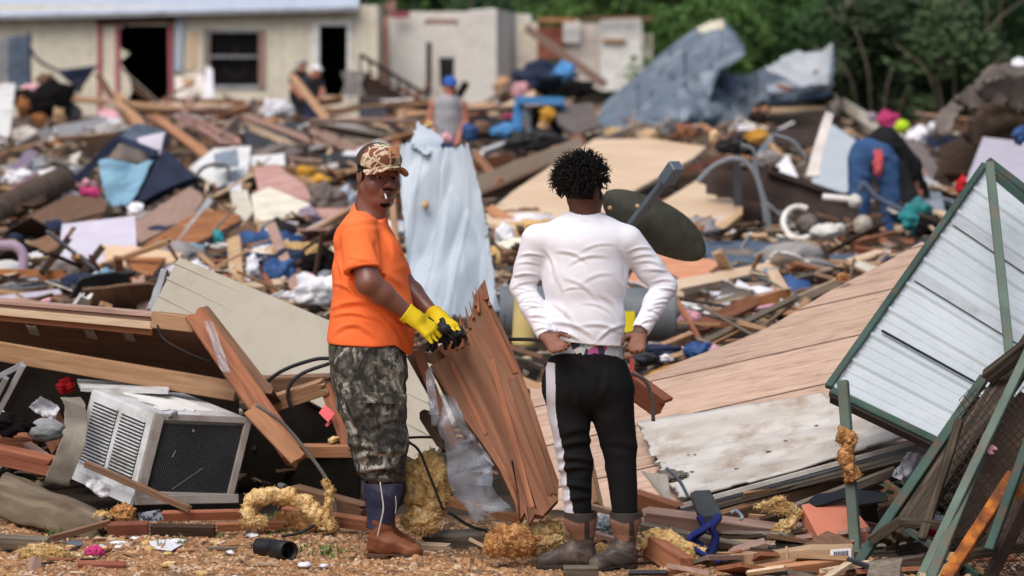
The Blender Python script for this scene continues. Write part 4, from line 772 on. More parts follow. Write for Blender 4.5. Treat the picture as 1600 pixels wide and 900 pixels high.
# ---------------------------------------------------------------- the man in the white long-sleeved shirt, back to the camera
def white_man():
    Yb = 15.15; J = lambda x, y, d=0.: P(x, y, Yb+d); g = J(930,895)
    root = empty('person', (g.x, g.y, 0), 'man seen from behind in white long-sleeved shirt and black tracksuit bottoms, hands on hips', 'person')
    hc, A = hframe(J(910,298,.0), R(142), R(0), 0); X1 = (1,0,0)
    S = SDF(J(780,915,-.35), J(1075,235,.35), .0042); head(S, hc, A, 1.0)
    S.cap(J(912,310,.0), J(914,345,.01), .062, .07, .03); S.cap(J(914,385), J(914,480), .11, .105, .03, sq=(X1,1.45)); S.cap(J(914,480), J(918,570), .105, .115, .03, sq=(X1,1.35)); S.cap(J(858,385), J(966,385), .045, .045, .04)
    arms = [(J(838,374,.0), J(817,449,.04), J(853,524,-.10)), (J(982,376,.0), J(1038,448,.04), J(1001,516,-.10))]
    for sh, el, wr in arms:
        S.cap(sh+Vector((0,0,-.02)), el, .048, .043, .03); S.cap(el, el.lerp(wr,.3), .043, .045, .02); S.cap(el.lerp(wr,.3), wr, .045, .029, .02)
    for x0, x1 in ((885, 903), (955, 975)):
        S.cap(J(x0,590), J(x1,700), .07, .05, .03); S.cap(J(x1,700), J(x1+4,860), .045, .038, .02)
    wl = arms[0][2]; wr_ = arms[1][2]
    hand(S, J(853,524,-.115), J(877,549,-.17)-J(853,523,-.10), Vector((.3,-1,.15)), Vector((1,0,1.)), curl=(.35,.5,.35), s=.95, spread=.14)
    hand(S, J(1001,516,-.115), J(993,550,-.15)-J(1001,515,-.10), Vector((-.15,-1,.2)), Vector((-1,0,.3)), curl=(.45,.7,.5), s=.95, spread=.12)
    zc = J(0,517).z
    def fm(C):
        m = np.zeros(len(C)); q = (C-hc)@A; hz = (C[:,2] < zc) & (C[:,1] < Yb-.075) & ((C[:,0] < J(890,0).x) | (C[:,0] > J(978,0).x)) & (C[:,2] > J(0,580).z); m[hz] = 1
        m[(q[:,0] < .045) & (q[:,2] > -.035) & (np.abs(q[:,1]) < .078) & (np.linalg.norm(q, axis=1) < .18)] = 2; m[(q[:,2] > .05)] = 2; return m
    S.obj('body', ['skin_dark_b','palm_dark','hair_black'], root, fmat=fm, smooth=1); eyes(root, hc, A)
    rnd = random.Random(4); st = []; hcv = Vector(hc); up = Vector(A[:,2]); fw = Vector(A[:,0]); ctr = hcv+up*.05-fw*.012
    for i in range(1150):
        v = Vector((rnd.gauss(0,1), rnd.gauss(0,1), rnd.gauss(0,1))).normalized(); u = v.dot(up); f = v.dot(fw)
        if u < -.15 and f > -.2: continue
        if u < -.62 or (f > .35 and u < .35): continue
        p = ctr+v*.088; L_ = rnd.uniform(.030,.060)*(1 if u > -.2 else .75); pts = [p]; dv = v.copy(); w_ = Vector((rnd.uniform(-1,1), rnd.uniform(-1,1), rnd.uniform(-1,1)))
        for k in range(5): dv = (dv+w_*.34+Vector((0,0,-.10*k))).normalized(); w_ = Vector((w_.y+rnd.uniform(-.6,.6), -w_.x, w_.z+rnd.uniform(-.5,.5))); pts.append(pts[-1]+dv*L_/5)
        st.append((pts, rnd.uniform(.0038,.0058)))
    for i in range(1100):
        v = Vector((rnd.gauss(0,1), rnd.gauss(0,1), rnd.gauss(0,1))).normalized(); u = v.dot(up); f = v.dot(fw)
        if u < -.3 or (f > .4 and u < .35): continue
        p = ctr+v*.12; dv = (v+Vector((rnd.uniform(-1,1),rnd.uniform(-1,1),rnd.uniform(-1,1)))*.7).normalized(); pts = [p]
        for k in range(4): dv = (dv+Vector((rnd.uniform(-1,1),rnd.uniform(-1,1),rnd.uniform(-1,.6)))*.6).normalized(); pts.append(pts[-1]+dv*.009)
        st.append((pts, rnd.uniform(.001,.0018)))
    link('hair', strand_mesh('hair', st, 'hair_black'), root)
    # shirt
    S = SDF(J(785,560,-.35), J(1075,305,.35), .0042)
    S.cap(J(912,325,.01), J(912,340,.01), .062, .07, .03); S.cap(J(884,356,0), J(944,356,0), .050, .050, .05); S.cap(J(866,368,0), J(960,368,0), .054, .054, .05); S.cap(J(850,378), J(971,379), .060, .060, .05)
    S.cap(J(914,385), J(914,435), .130, .125, .04, sq=(X1,1.46)); S.cap(J(914,435), J(912,500), .125, .126, .04, sq=(X1,1.36)); S.cap(J(912,500), J(915,545), .126, .132, .04, sq=(X1,1.34))
    for k, (sh, el, wr) in enumerate(arms):
        S.cap(sh, sh.lerp(el,.6), .066, .060, .035); S.cap(sh.lerp(el,.6), el, .060, .053, .02); S.cap(el, el.lerp(wr,.4), .053, .050, .02); S.cap(el.lerp(wr,.4), wr, .050, .036, .02); S.cap(el.lerp(wr,.86), el.lerp(wr,.97), .040, .038, .008)
    S.cut(J(915,534,0), (-.1,0,-1)); S.cutnear(J(912,331,-.02), (.0,.15,1), .13); S.cap(J(912,290), J(912,345,.01), .0605, .066, .004, 'sub')
    S.cap(J(915,520), J(918,575), .118, .124, .004, 'sub', sq=(X1,1.34))
    for sh, el, wr in arms:
        d = (wr-el).normalized(); w3 = wr; g0 = [S.lo[i]+S.h*np.arange(S.n[i]) for i in range(3)]; X, Y3, Z = g0[0][:,None,None], g0[1][None,:,None], g0[2][None,None,:]
        P3 = (X-w3.x)*d.x+(Y3-w3.y)*d.y+(Z-w3.z)*d.z; near = (X-w3.x)**2+(Y3-w3.y)**2+(Z-w3.z)**2 < .058**2; S.F = np.where(near & (P3 > 0), np.maximum(S.F, P3.astype(np.float32)), S.F); S.cap(w3-d*.03, w3+d*.05, .031, .031, .003, 'sub')
    rd = random.Random(8); fs = [(860,518,910,530,1.1,1),(855,500,930,525,.9,1.1),(862,470,905,520,.7,1.2),(900,505,975,520,.7,1.),(930,530,978,505,.9,1.),(865,390,920,408,.7,1.),(885,412,950,398,.6,.9),(880,430,935,470,.6,1.),(905,440,960,425,.4,1.),(935,455,972,500,.7,1.2),(868,425,880,500,.7,1.2),(962,430,975,480,.6,1.),(890,345,940,350,.5,1.),(850,385,868,440,.9,1.),(968,385,980,440,.8,1.),(905,470,960,490,.4,.8),(898,395,965,380,.4,.8),(876,452,915,448,.4,.7)]
    for (a, b, c, d, e, f) in [(818,452,850,520,800,0),(1040,452,1003,512,1050,0)]:
        for i in range(10): t = .02+i*.095; x = a+(c-a)*t; y = b+(d-b)*t; w_ = 19-8*t; fs.append((x-w_,y+rd.uniform(-7,7),x+w_,y+rd.uniform(-7,7),rd.uniform(.4,.9),.55))
    for x0, y0, x1, y1 in ((838,376,818,448),(982,376,1036,446)):
        for i in range(6): t = .3+i*.13; x = x0+(x1-x0)*t; y = y0+(y1-y0)*t; fs.append((x-22,y+rd.uniform(-9,9),x+22,y+rd.uniform(-9,9),rd.uniform(.4,.8),.7))
    S.obj('long_sleeved_shirt', ['white_shirt'], root, smooth=1, disp=lambda V: creases(V, fs, J, .010, .0065)+ridges(V, [(10,6,14),(-12,8,10)], .0025))
    # underwear band
    S = SDF(J(830,580,-.3), J(1010,505,.3), .004); S.cap(J(917,510), J(918,590), .1145, .1165, .01, sq=(X1,1.37)); S.cut(J(0,518), (0,0,1)); S.cut(J(0,565), (0,0,-1)); S.obj('underwear', ['boxer_print'], root)
    # tracksuit bottoms
    S = SDF(J(825,830,-.4), J(1020,520,.35), .0045)
    S.cap(J(917,558), J(917,600), .124, .132, .03, sq=(X1,1.36)); S.cap(J(890,600,0), J(945,600,0), .118, .118, .04)
    S.cap(J(887,612,-.0), J(895,700,-.0), .108, .074, .02); S.cap(J(895,700), J(899,722), .074, .076, .02); S.cap(J(899,722), J(903,800), .074, .060, .02)
    S.cap(J(951,612), J(968,700), .112, .074, .02); S.cap(J(968,700), J(977,805), .074, .056, .02)
    zt = J(0,549).z; S.cut(J(917,550,-.12), (.05,.4,1)); S.cut(J(917,806), (0,0,-1)); S.cap(J(916,535), J(917,556), .117, .118, .004, 'sub', sq=(X1,1.36))
    xs = np.array([J(855,600).x, J(856,640).x, J(868,700).x, J(870,730).x, J(884,800).x]); zs = np.array([J(0,y).z for y in (575,640,700,730,800)])
    def stripe(C):
        e = np.interp(-C[:,2], -zs, xs); return (C[:,0] > e-.006) & (C[:,0] < e+.034) & (C[:,1] < Yb-.0) & (C[:,2] < J(0,565).z) & (C[:,0] < J(905,0).x)
    S.obj('tracksuit_bottoms', ['track_black','stripe_white'], root, smooth=1, fmat=stripe, disp=lambda V: creases(V, [(866,700,930,690,1.4,1.2),(868,716,930,722,1.5,1.1),(866,738,925,728,1.4,1.1),(872,758,925,764,1.2,1),(876,785,925,776,1.1,1),(872,680,925,668,.8,1.3),(885,560,900,640,.8,1.3),(905,560,930,610,.8,1.3),(945,560,935,620,.6,1.3),(940,690,1000,700,.6,1.3)], J, .013, .008)+ridges(V, [(12,6,16),(-10,8,20)], .005))
    boot(root, J(908,870,.0), J(836,868,.02), .07, 'boot_grey', 'boot_tan', 'sole_black', J(907,803,.0), .074, 0.0, trim='boot_trim')
    boot(root, J(979,870,.0), J(920,872,-.1), .05, 'boot_grey', 'boot_tan', 'sole_black', J(977,803,.0), .070, 0.0, trim='boot_trim')
white_man()
# ---------------------------------------------------------------- far people (blurred): whole bodies, simple clothes
def far_person(name_label, Yb, pts, skin, top, bottom, hat=None, bare=True, tank=False, yaw=0, rag=False):
    J = lambda x, y, d=0.: P(x, y, Yb+d); px = pxm(Yb); v = [J(*p) for p in pts.values()]; lo = np.min([tuple(a) for a in v], axis=0)-.3; hi = np.max([tuple(a) for a in v], axis=0)+.35
    K = {k: J(*p) for k, p in pts.items()}; g = K['foot_l']; root = empty('person', (g.x, g.y, g.z), name_label, 'person')
    hc, A = hframe(K['head'], yaw); S = SDF(lo, hi, .013); head(S, hc, A, 1.05); k = .02
    S.cap(K['head']-Vector((0,0,.06)), K['neck'], .06, .065, k); S.cap(K['neck'], K['hip'], .12, .13, .05, sq=((1,0,0),1.2)); S.cap(K['sh_l'], K['sh_r'], .07, .07, .05)
    for s in 'lr': S.cap(K['sh_'+s], K['el_'+s], .062, .05, k); S.cap(K['el_'+s], K['ha_'+s], .05, .035, k); hand(S, K['ha_'+s], K['ha_'+s]-K['el_'+s], Vector((0,.4,-1)), Vector((0,-1,0)), s=1.); S.cap(K['hip'], K['kn_'+s], .10, .07, k); S.cap(K['kn_'+s], K['foot_'+s], .06, .045, k); S.cap(K['foot_'+s], K['foot_'+s]+Vector((0.05,-.16,0)), .045, .04, k)
    S.obj('body', [skin], root); S = SDF(lo, hi, .013)
    S.cap(K['neck'].lerp(K['hip'],.08), K['hip'], .155, .165, .05, sq=((1,0,0),1.25))
    if tank: S.cap(K['sh_l'].lerp(K['sh_r'],.15), K['sh_l'].lerp(K['sh_r'],.85), .075, .075, .04)
    else:
        S.cap(K['sh_l'], K['sh_r'], .085, .085, .04)
        for s in 'lr': S.cap(K['sh_'+s], K['sh_'+s].lerp(K['el_'+s], .5 if bare else 1.), .078, .07, .03); S.cap(K['el_'+s], K['el_'+s] if bare else K['el_'+s].lerp(K['ha_'+s],.9), .0 if bare else .065, .0 if bare else .05, .01)
    S.obj('shirt', [top], root, disp=lambda V: ridges(V, [(10,4,16)], .01)); S = SDF(lo, hi, .013); S.cap(K['hip'], K['hip']-Vector((0,0,.06)), .165, .165, .04, sq=((1,0,0),1.2))
    for s in 'lr': S.cap(K['hip'].lerp(K['kn_'+s],.1), K['kn_'+s], .125, .095, .03); S.cap(K['kn_'+s], K['foot_'+s]+Vector((0,0,.08)), .092, .08, .03)
    S.obj('trousers', [bottom], root, disp=lambda V: ridges(V, [(10,4,18)], .01)); eyes(root, hc, A, 1.05)
    if hat:
        S = SDF(hc-.25, hc+.25, .011); S.ell(hc+A@np.array((-.005,0,.06)), (.118,.098,.10), .01, rot=A); S.cap(hc+A@np.array((.08,-.03,.05)), hc+A@np.array((.17,0,.04)), .05, .05, .02, sq=(tuple(A[:,2]),.3)); S.cut(hc+A@np.array((0,0,.03)), -A[:,2]); S.obj('cap', [hat], root)
    else:
        S = SDF(hc-.25, hc+.25, .011); S.ell(hc+A@np.array((-.02,0,.055)), (.105,.086,.095), .01, rot=A); S.cut(hc+A@np.array((.055,0,.04)), A@np.array((1,0,-.9))); S.obj('hair', ['hair_black'], root)
    return root, K
far_person('man in grey sleeveless shirt and blue cap behind the pale metal sheeting', 46, dict(head=(703,137), neck=(700,158), hip=(700,208,.05), sh_l=(678,163), sh_r=(722,164), el_l=(671,190), ha_l=(680,214,-.2), el_r=(727,190), ha_r=(716,215,-.2), kn_l=(690,255), kn_r=(712,255), foot_l=(688,300), foot_r=(714,300)), 'skin_light', 'grey_tank', 'jeans', hat='cap_blue', tank=True, yaw=R(15))
far_person('man in dark T-shirt and white cap bending over in front of the trailer doorway', 72, dict(head=(495,112,-.2), neck=(487,122,-.1), hip=(488,158,.1), sh_l=(476,128), sh_r=(500,128), el_l=(472,143,-.2), ha_l=(485,155,-.4), el_r=(505,145,-.2), ha_r=(496,158,-.4), kn_l=(482,185), kn_r=(496,185), foot_l=(482,212), foot_r=(497,212)), 'skin_light', 'charcoal', 'navy', hat='white_cloth', yaw=R(40))
far_person('person in black top and pale cap beside the white-capped man at the trailer', 73, dict(head=(473,104), neck=(468,116), hip=(467,150), sh_l=(457,122), sh_r=(478,122), el_l=(456,138,-.2), ha_l=(466,146,-.3), el_r=(481,138,-.2), ha_r=(474,148,-.3), kn_l=(462,178), kn_r=(473,178), foot_l=(461,208), foot_r=(474,208)), 'skin_light', 'black_top', 'charcoal', hat='grey_cloth', yaw=R(-50))
far_person('person standing inside the trailer behind its large dark window', 83.5, dict(head=(368,76), neck=(368,90), hip=(368,128), sh_l=(356,94), sh_r=(380,94), el_l=(352,110), ha_l=(362,118,-.3), el_r=(384,110), ha_r=(374,118,-.3), kn_l=(362,145), kn_r=(374,145), foot_l=(362,160), foot_r=(374,160)), 'skin_light', 'charcoal', 'navy', yaw=R(0))
def bent_person():
    Yb = 34; J = lambda x, y, d=0.: P(x, y, Yb+d); g = J(1372,385); root = empty('person', (g.x, g.y, g.z), 'person in blue jeans bending over in the rubble, pink cloth hanging from back pocket', 'person')
    S = SDF(J(1300,410,-.6), J(1480,180,.9), .012); kn = {}
    hip = J(1364,238); sh = J(1412,262,.25); hd = J(1432,300,.35); hc, A = hframe(hd, R(130), R(60)); head(S, hc, A)
    S.cap(hip, sh, .14, .13, .05); S.cap(sh, hd, .07, .06, .03)
    legs = [(J(1346,250), J(1342,300), J(1346,376)), (J(1384,255), J(1390,300), J(1392,380))]
    for a, b, c in legs: S.cap(a, b, .1, .07, .03); S.cap(b, c, .065, .05, .02); S.cap(c, c+Vector((.1,.12,-.02)), .045, .04, .02)
    arms = [(J(1405,262,.05), J(1420,305,.0), J(1424,345,-.1)), (J(1425,265,.4), J(1440,305,.4), J(1440,340,.3))]
    for a, b, c in arms: S.cap(a, b, .06, .05, .02); S.cap(b, c, .05, .035, .02); hand(S, c, c-b, Vector((-1,0,0)), Vector((0,-1,0)))
    S.obj('body', ['skin_light'], root); eyes(root, hc, A); S = SDF(hc-.25, hc+.25, .011); S.ell(hc+A@np.array((-.02,0,.055)), (.11,.09,.095), .01, rot=A); S.obj('hair', ['hair_black'], root)
    S = SDF(J(1300,410,-.6), J(1480,180,.9), .012); S.cap(J(1352,240), J(1375,240), .155, .155, .05)
    for (a, b, c), r in zip(legs, (.140,.14)): S.cap(a, b, r, .105, .02); S.cap(b, c, .105, .09, .02)
    S.obj('jeans', ['jeans'], root, disp=lambda V: ridges(V, [(8,4,16)], .015))
    S = SDF(J(1300,410,-.6), J(1480,180,.9), .012); S.cap(J(1382,222,.05), sh, .16, .175, .05)
    for a, b, c in arms: S.cap(a, b, .09, .08, .03); S.cap(b, c, .075, .055, .03)
    S.obj('top', ['black_top'], root, disp=lambda V: ridges(V, [(8,4,16)], .015))
    link('pocket_cloth', lump_mesh('pocket_cloth', .045, .03, .12, 'coral', .7, 2.6, 3, 4, .1), root, Matrix.Translation(J(1372,255,-.17)))
bent_person()
# ================================================================ debris: helpers that turn a traced outline into a real slab lying on or leaning against the mound
def ys(pts, k, Y, gx=0):
    yb = max(p[1] for p in pts); Yb = Y if Y else YA(yb); x0 = min(p[0] for p in pts)
    return [Yb+k*(YA(p[1])-YA(yb))+(p[2] if len(p) > 2 else 0)+gx*(p[0]-x0)/100. for p in pts]
def Q(name, label, cat, pts, m, k=.7, Y=None, th=.02, gx=0, group=None, parent=None, **kw):
    w3 = [P(p[0],p[1],y) for p, y in zip(pts, ys(pts,k,Y,gx))]; kw.setdefault('seed', int(pts[0][0]*7+pts[0][1])%997)
    o = quad3(name, w3, m, th, parent=parent, **kw); return tag(o, label, cat, group)
def planar(pts, Yl):
    A = np.array([[1,p[0]/100,p[1]/100] for p in pts]); c, *_ = np.linalg.lstsq(A, 1/np.array(Yl), rcond=None); return [P(p[0],p[1],1/float(c@np.array([1,p[0]/100,p[1]/100]))) for p in pts]
def PO(name, label, cat, pts, m, k=.7, Y=None, th=.02, gx=0, group=None, parent=None):
    return tag(poly3(name, planar(pts, ys(pts,k,Y,gx)), m, th, parent), label, cat, group)
def BM(name, label, cat, x0, y0, x1, y1, wpx, m, Y=None, Y2=None, k=.6, th=None, jag=None, group=None, parent=None, roll=0., taper=1.):
    yb = max(y0,y1); Yb = Y or YA(yb); a = Yb+(0 if Y2 else k*(YA(y0)-YA(yb))); b = Y2 or Yb+k*(YA(y1)-YA(yb)); p, q = P(x0,y0,a), P(x1,y1,b); wd = wpx/pxm((a+b)/2)
    ax = (q-p).normalized(); view = (EYE-p).normalized(); up = view.cross(ax).normalized(); up = Matrix.Rotation(roll, 3, ax) @ up
    o = box3(name, p, q, up, wd, th or min(wd*.5,.05), m, parent, jag if jag is not None else wd*.5, seed=int(x0*3+y0), taper=taper); return tag(o, label, cat, group)
def LU(name, label, cat, cx, cy, rx, ry, m, Y=None, dz=1., amp=.3, fr=1.6, ridge=.12, sub=4, rot=0., group=None, parent=None, seed=None):
    Yb = Y or YA(min(cy+ry*.6, 800)); s = 1/pxm(Yb); c = P(cx,cy,Yb); me = lump_mesh(name, rx*s, ry*s*dz if dz else rx*s, ry*s, m, amp, fr, seed if seed is not None else int(cx+cy)%97, sub, ridge)
    o = link(name, me, parent, Matrix.Translation(c) @ Matrix.Rotation(-R(rot), 4, 'Y')); return tag(o, label, cat, group)
def TU(name, label, cat, pts, rpx, m, Y=None, k=.3, group=None, parent=None, **kw):
    yl = ys(pts,k,Y); return tag(tube3(name, [P(p[0],p[1],y) for p, y in zip(pts,yl)], rpx/pxm(sum(yl)/len(yl)), m, parent, **kw), label, cat, group)
# ---------------------------------------------------------------- NEAR RIGHT: sloping oak-look floor, dirty metal sheet, ribbed panel in a green frame
A3 = np.array([[1,9.0,8.5],[1,8.3,6.0],[1,14.4,3.78]]); FC = np.linalg.solve(A3, 1/np.array([16.5,19.0,19.9]))
fY = lambda x, y: 1/float(FC@np.array([1,x/100,y/100]))
mat('mud', (.17,.105,.055), (.10,.06,.035), bump=.2)
def floor_panel():
    pts = [(1029,615),(1240,568)]; out = [(828,608),(1000,592),(1060,566),(1150,533),(1200,512),(1300,453),(1375,415),(1440,378),(1640,470),(1600,640),(1300,720),(1000,810),(900,850),(845,838)]
    a, b = [P(x,y,fY(x,y)) for x, y in pts]; w3 = [P(x,y,fY(x,y)) for x, y in out]; far = P(1240,700,fY(1240,700)); M = frame_from(a, b, far); Mi = M.inverted(); q = [Mi @ p for p in w3]; n = len(q)
    dz = .03 if (M.to_3x3() @ Vector((0,0,1))).dot(EYE-a) < 0 else -.03; V = [Vector((p.x,p.y,0)) for p in q]+[Vector((p.x,p.y,dz)) for p in q]; F = [tuple(range(n)), tuple(range(2*n-1,n-1,-1))]+[(i,n+i,n+(i+1)%n,(i+1)%n) for i in range(n)]
    me = mesh('floor_panel', V, F, 'oak_floor'); bb = bmesh.new(); bb.from_mesh(me); bmesh.ops.recalc_face_normals(bb, faces=bb.faces); bb.to_mesh(me); bb.free()
    tag(link('floor_panel', me, None, M), 'large sloping floor section with oak-look boards right of the white-shirted man', 'floor section')
floor_panel()
def metal_sheet():
    sh = [(995,676),(1285,628),(1432,690),(1062,792)]; Yl = [fY(x,y)-.16 for x,y in sh]; w3 = [P(x,y,Y) for (x,y),Y in zip(sh,Yl)]
    g = w3[3]; root = empty('metal_sheet', (g.x,g.y,0), 'dirty white sheet of metal skirting lying on the oak-look floor section', 'metal sheet')
    s = quad3('sheet', w3, 'dirty_metal', .012, nx=70, ny=36, wr=.02, wrs=2.2, wst=(.5,1.6), cre=.015, crs=2.5, rib=(1,.21,.008,.12), jag=(.05,.0,.0,.0), parent=root, smooth=True, curl=.03, seed=4)
    for i, (dy, dd, w_, m) in enumerate([(-1,-.03,7,'dirty_metal'),(5,-.02,6,'galv'),(11,-.01,9,'mouldy_metal'),(18,.02,9,'cream_paint')]):
        box3('lip', P(1062,792+dy*.7,Yl[3]+dd), P(1434,691+dy,Yl[2]+dd), Vector((0,0,1)), w_/330, .02, m, root)
    quad3('torn_flap', [P(1000,735,Yl[3]+.2),P(1042,742,Yl[3]+.08),P(1048,792,Yl[3]+.02),P(1034,778,Yl[3]+.1)], 'dirty_metal', .008, parent=root, jag=(.01,.01,.01,.01))
    me = lump_mesh('mould_patch', .085, .055, .012, 'mouldy_metal', .6, 2.2, 5, 4, .1); c = P(1050,742,fY(1050,742)-.23); M = frame_from(w3[0],w3[1],w3[3]).to_3x3().to_4x4(); me.materials.clear(); me.materials.append(MATS['greybrown'])
    rq = random.Random(12)
    for i in range(14): t_, u_ = rq.uniform(.06,.95), rq.uniform(.08,.92); q_ = w3[0].lerp(w3[1],t_).lerp(w3[3].lerp(w3[2],t_),u_)+Vector((0,-.012,.012)); sz_ = rq.uniform(.004,.012); link('mud_clot', lump_mesh('mud_clot', sz_*1.6,sz_,sz_*.4,'mud',.5,2,i,2,.1), root, Matrix.Translation(q_))
    link('mould_patch', me, root, Matrix.Translation(c) @ M @ Matrix.Rotation(R(40),4,'Z'))
metal_sheet()
def framed_panel():
    T_, L_, B_, R_ = (1538,262,17.7),(1298,612,16.35),(1540,728,15.95),(1800,455,17.3); t, l, b, r = [P(*q) for q in (T_,L_,B_,R_)]; root = empty('framed_panel', (b.x,b.y,0), 'leaning white ribbed metal panel in a chipped green steel frame', 'metal panel')
    n = (b-l).cross(t-l).normalized(); n = n if n.dot(EYE-l) > 0 else -n
    w = 1.0; V = []; F = []; prof = []; Lh = (t-l).length; u = 0
    for (f, z) in [(0,0),(.012,.0),(.018,.010),(.030,.010),(.036,0),(.062,0),(.066,.004),(.078,.004),(.082,0),(.108,0),(.112,.004),(.122,.004),(.126,0)]: prof.append((f/.14, z*1.6))
    rows = []; N = 9
    for i in range(N):
        for f, z in prof: rows.append(((i+f)/N, z))
    rows.append((1,0)); M = frame_from(l, b, t); Mi = M.inverted(); q = [Mi @ x for x in (l,b,r,t)]; sg = 1 if (M.to_3x3() @ Vector((0,0,1))).dot(n) > 0 else -1
    for s_ in (0,1):
        for f, z in rows:
            for k in range(13): p = q[0].lerp(q[3],f).lerp(q[1].lerp(q[2],f), k/12); V.append(p+Vector((0,0,sg*(z-.004*s_))))
    nr = len(rows)
    for s_ in (0,1):
        for j in range(nr-1):
            for k in range(12): a = s_*nr*13+j*13+k; f = (a,a+1,a+14,a+13); F.append(f if (sg > 0) != bool(s_) else f[::-1])
    link('ribbed_sheet', mesh('ribbed_sheet', V, F, 'white_metal'), root, M)
    o = quad3('sheet_seam', [P(1440,532,fw) if 0 else p for p in [l.lerp(t,.26).lerp(b.lerp(r,.26),.05)+n*.022, l.lerp(t,.26).lerp(b.lerp(r,.26),.98)+n*.022, l.lerp(t,.268).lerp(b.lerp(r,.268),.98)+n*.022, l.lerp(t,.268).lerp(b.lerp(r,.268),.05)+n*.022]], 'black_plastic', .003, parent=root)
    for q_ in (.485,.74): o = quad3('lap_strip', [l.lerp(t,q_).lerp(b.lerp(r,q_),.03)+n*.019, l.lerp(t,q_).lerp(b.lerp(r,q_),.99)+n*.019, l.lerp(t,q_+.035).lerp(b.lerp(r,q_+.035),.99)+n*.019, l.lerp(t,q_+.035).lerp(b.lerp(r,q_+.035),.03)+n*.019], 'pale_metal', .002, parent=root)
    def bar(p, q2, wpx, m, off=.02, th=.03): o = box3('frame_bar', p+n*off, q2+n*off, n.cross(q2-p).normalized(), wpx/320, th, m, root); bev(o, .004); return o
    bar(l.lerp(b,-.02), t.lerp(r,-.0), 11, 'green_paint'); bar(l.lerp(b,.0), b, 13, 'green_paint', .0, .04); bar(t.lerp(l,-.02), r, 14, 'green_paint'); bar(b, b.lerp(r,1), 15, 'green_paint', .0)
    bar(l+Vector((0,0,-.03)), b+Vector((0,0,-.03)), 8, 'iron', .0, .05)
    o = box3('frame_bar', P(1546,255,17.3), P(1578,560,16.3), Vector((1,0,0)), 14/310, .03, 'pale_green_paint', root); bev(o, .004)
    o = box3('frame_bar', P(1548,268,17.28), P(1640,345,17.1), Vector((0,0,1)), 11/310, .03, 'green_paint', root)
framed_panel()
def near_bars():
    L = [('steel_bar','upright pale green steel bar with yellow insulation wrapped round its middle',1317,595,1338,872,17,'pale_green_paint',16.0,15.7),
    ('steel_bar','long chipped green steel bar slanting in front of the ribbed panel',1538,590,1335,888,16,'green_paint',15.9,15.2),
    ('fence_post','thick weathered timber post slanting beside the long green bar',1640,500,1405,842,36,'weathered',16.0,15.3),
    ('timber','split weathered timber leaning in the lower right pile',1480,690,1385,850,30,'weathered',15.7,15.35),
    ('steel_bar','pale green bar with a pink rag tied on, right of the weathered post',1640,480,1438,905,15,'pale_green_paint',15.5,14.9),
    ('steel_bar','faded green bar crossing the wire mesh at the lower right',1545,680,1455,905,17,'pale_green_paint',15.3,14.85),
    ('timber','narrow grey-brown timber crossing the lower right pile',1500,655,1440,845,14,'weathered',15.4,15.1),
    ('steel_bar','green bar at the right edge in front of the wire mesh',1625,640,1545,860,15,'green_paint',15.1,14.7),
    ('rusty_pipe','orange rusted pipe slanting down in front of the wire mesh',1583,742,1478,905,20,'rust',15.0,14.6),
    ('rusty_bar','short rusted bar bent down at the right edge',1578,742,1612,800,16,'rust',15.02,14.9),
    ('timber','short weathered rail near the bottom of the lower right pile',1325,890,1448,874,17,'weathered',15.1,15.0),
    ('timber','weathered crosspiece above the lowest rail at lower right',1405,815,1482,822,14,'weathered',15.2,15.1),
    ('timber','slanting weathered strut joining the crosspiece and the long green bar',1358,846,1410,812,15,'weathered',15.25,15.2),
    ('steel_bar','dark green strut running down right below the crosspiece',1415,825,1530,902,12,'green_paint',15.2,14.9),
    ('timber','weathered timber at the bottom right corner under the mesh',1500,868,1612,852,16,'weathered',15.0,14.8),
    ('timber','dark weathered joint timber at the top of the lower right pile',1540,592,1640,515,24,'weathered',15.75,15.6),
    ('timber','dark slanting timber at the very lower right corner',1545,905,1625,745,20,'iron',14.8,14.6)]
    for nm, lb, x0,y0,x1,y1,w_,m,a,b in L:
        o = BM(nm, lb, nm.split('_')[-1], x0,y0,x1,y1,w_,m,Y=a,Y2=b,th=w_/330*.7,jag=.0 if 'steel' in nm or 'rust' in nm else .02, roll=.35); bev(o, .004)
    c4_ = [P(1500,610,15.6),P(1640,600,15.5),P(1640,915,15.0),P(1452,915,15.05)]; V = []; F = []; nx, ny = 22, 40; ii = {}
    def vid(i, j):
        if (i,j) not in ii: s_, t_ = i/nx, j/ny; q_ = c4_[0].lerp(c4_[1],s_).lerp(c4_[3].lerp(c4_[2],s_),t_); ii[(i,j)] = len(V); V.append(q_+Vector((0,.04*mnoise.noise(q_*4),0)))
        return ii[(i,j)]
    for j in range(1,ny,1):
        for i in range(1,nx,1):
            if (i+j)%2 and i < nx and j < ny: F.append((vid(i-1,j),vid(i,j-1),vid(i+1,j),vid(i,j+1)))
    o = link('wire_mesh', mesh('wire_mesh', V, F, 'iron')); o.modifiers.new('wire','WIREFRAME').thickness = .005; tag(o, 'sagging diamond wire mesh at the lower right behind the bars', 'wire mesh')
    o = quad3('brown_mat', [P(1498,625,15.95),P(1660,600,15.9),P(1660,905,15.5),P(1480,900,15.5)], 'brown_rug', .02, nx=20, ny=20, wr=.06, wrs=4, jag=(.05,0,.05,.05)); tag(o, 'muddy brown matting hanging behind the wire mesh', 'matting')
near_bars()
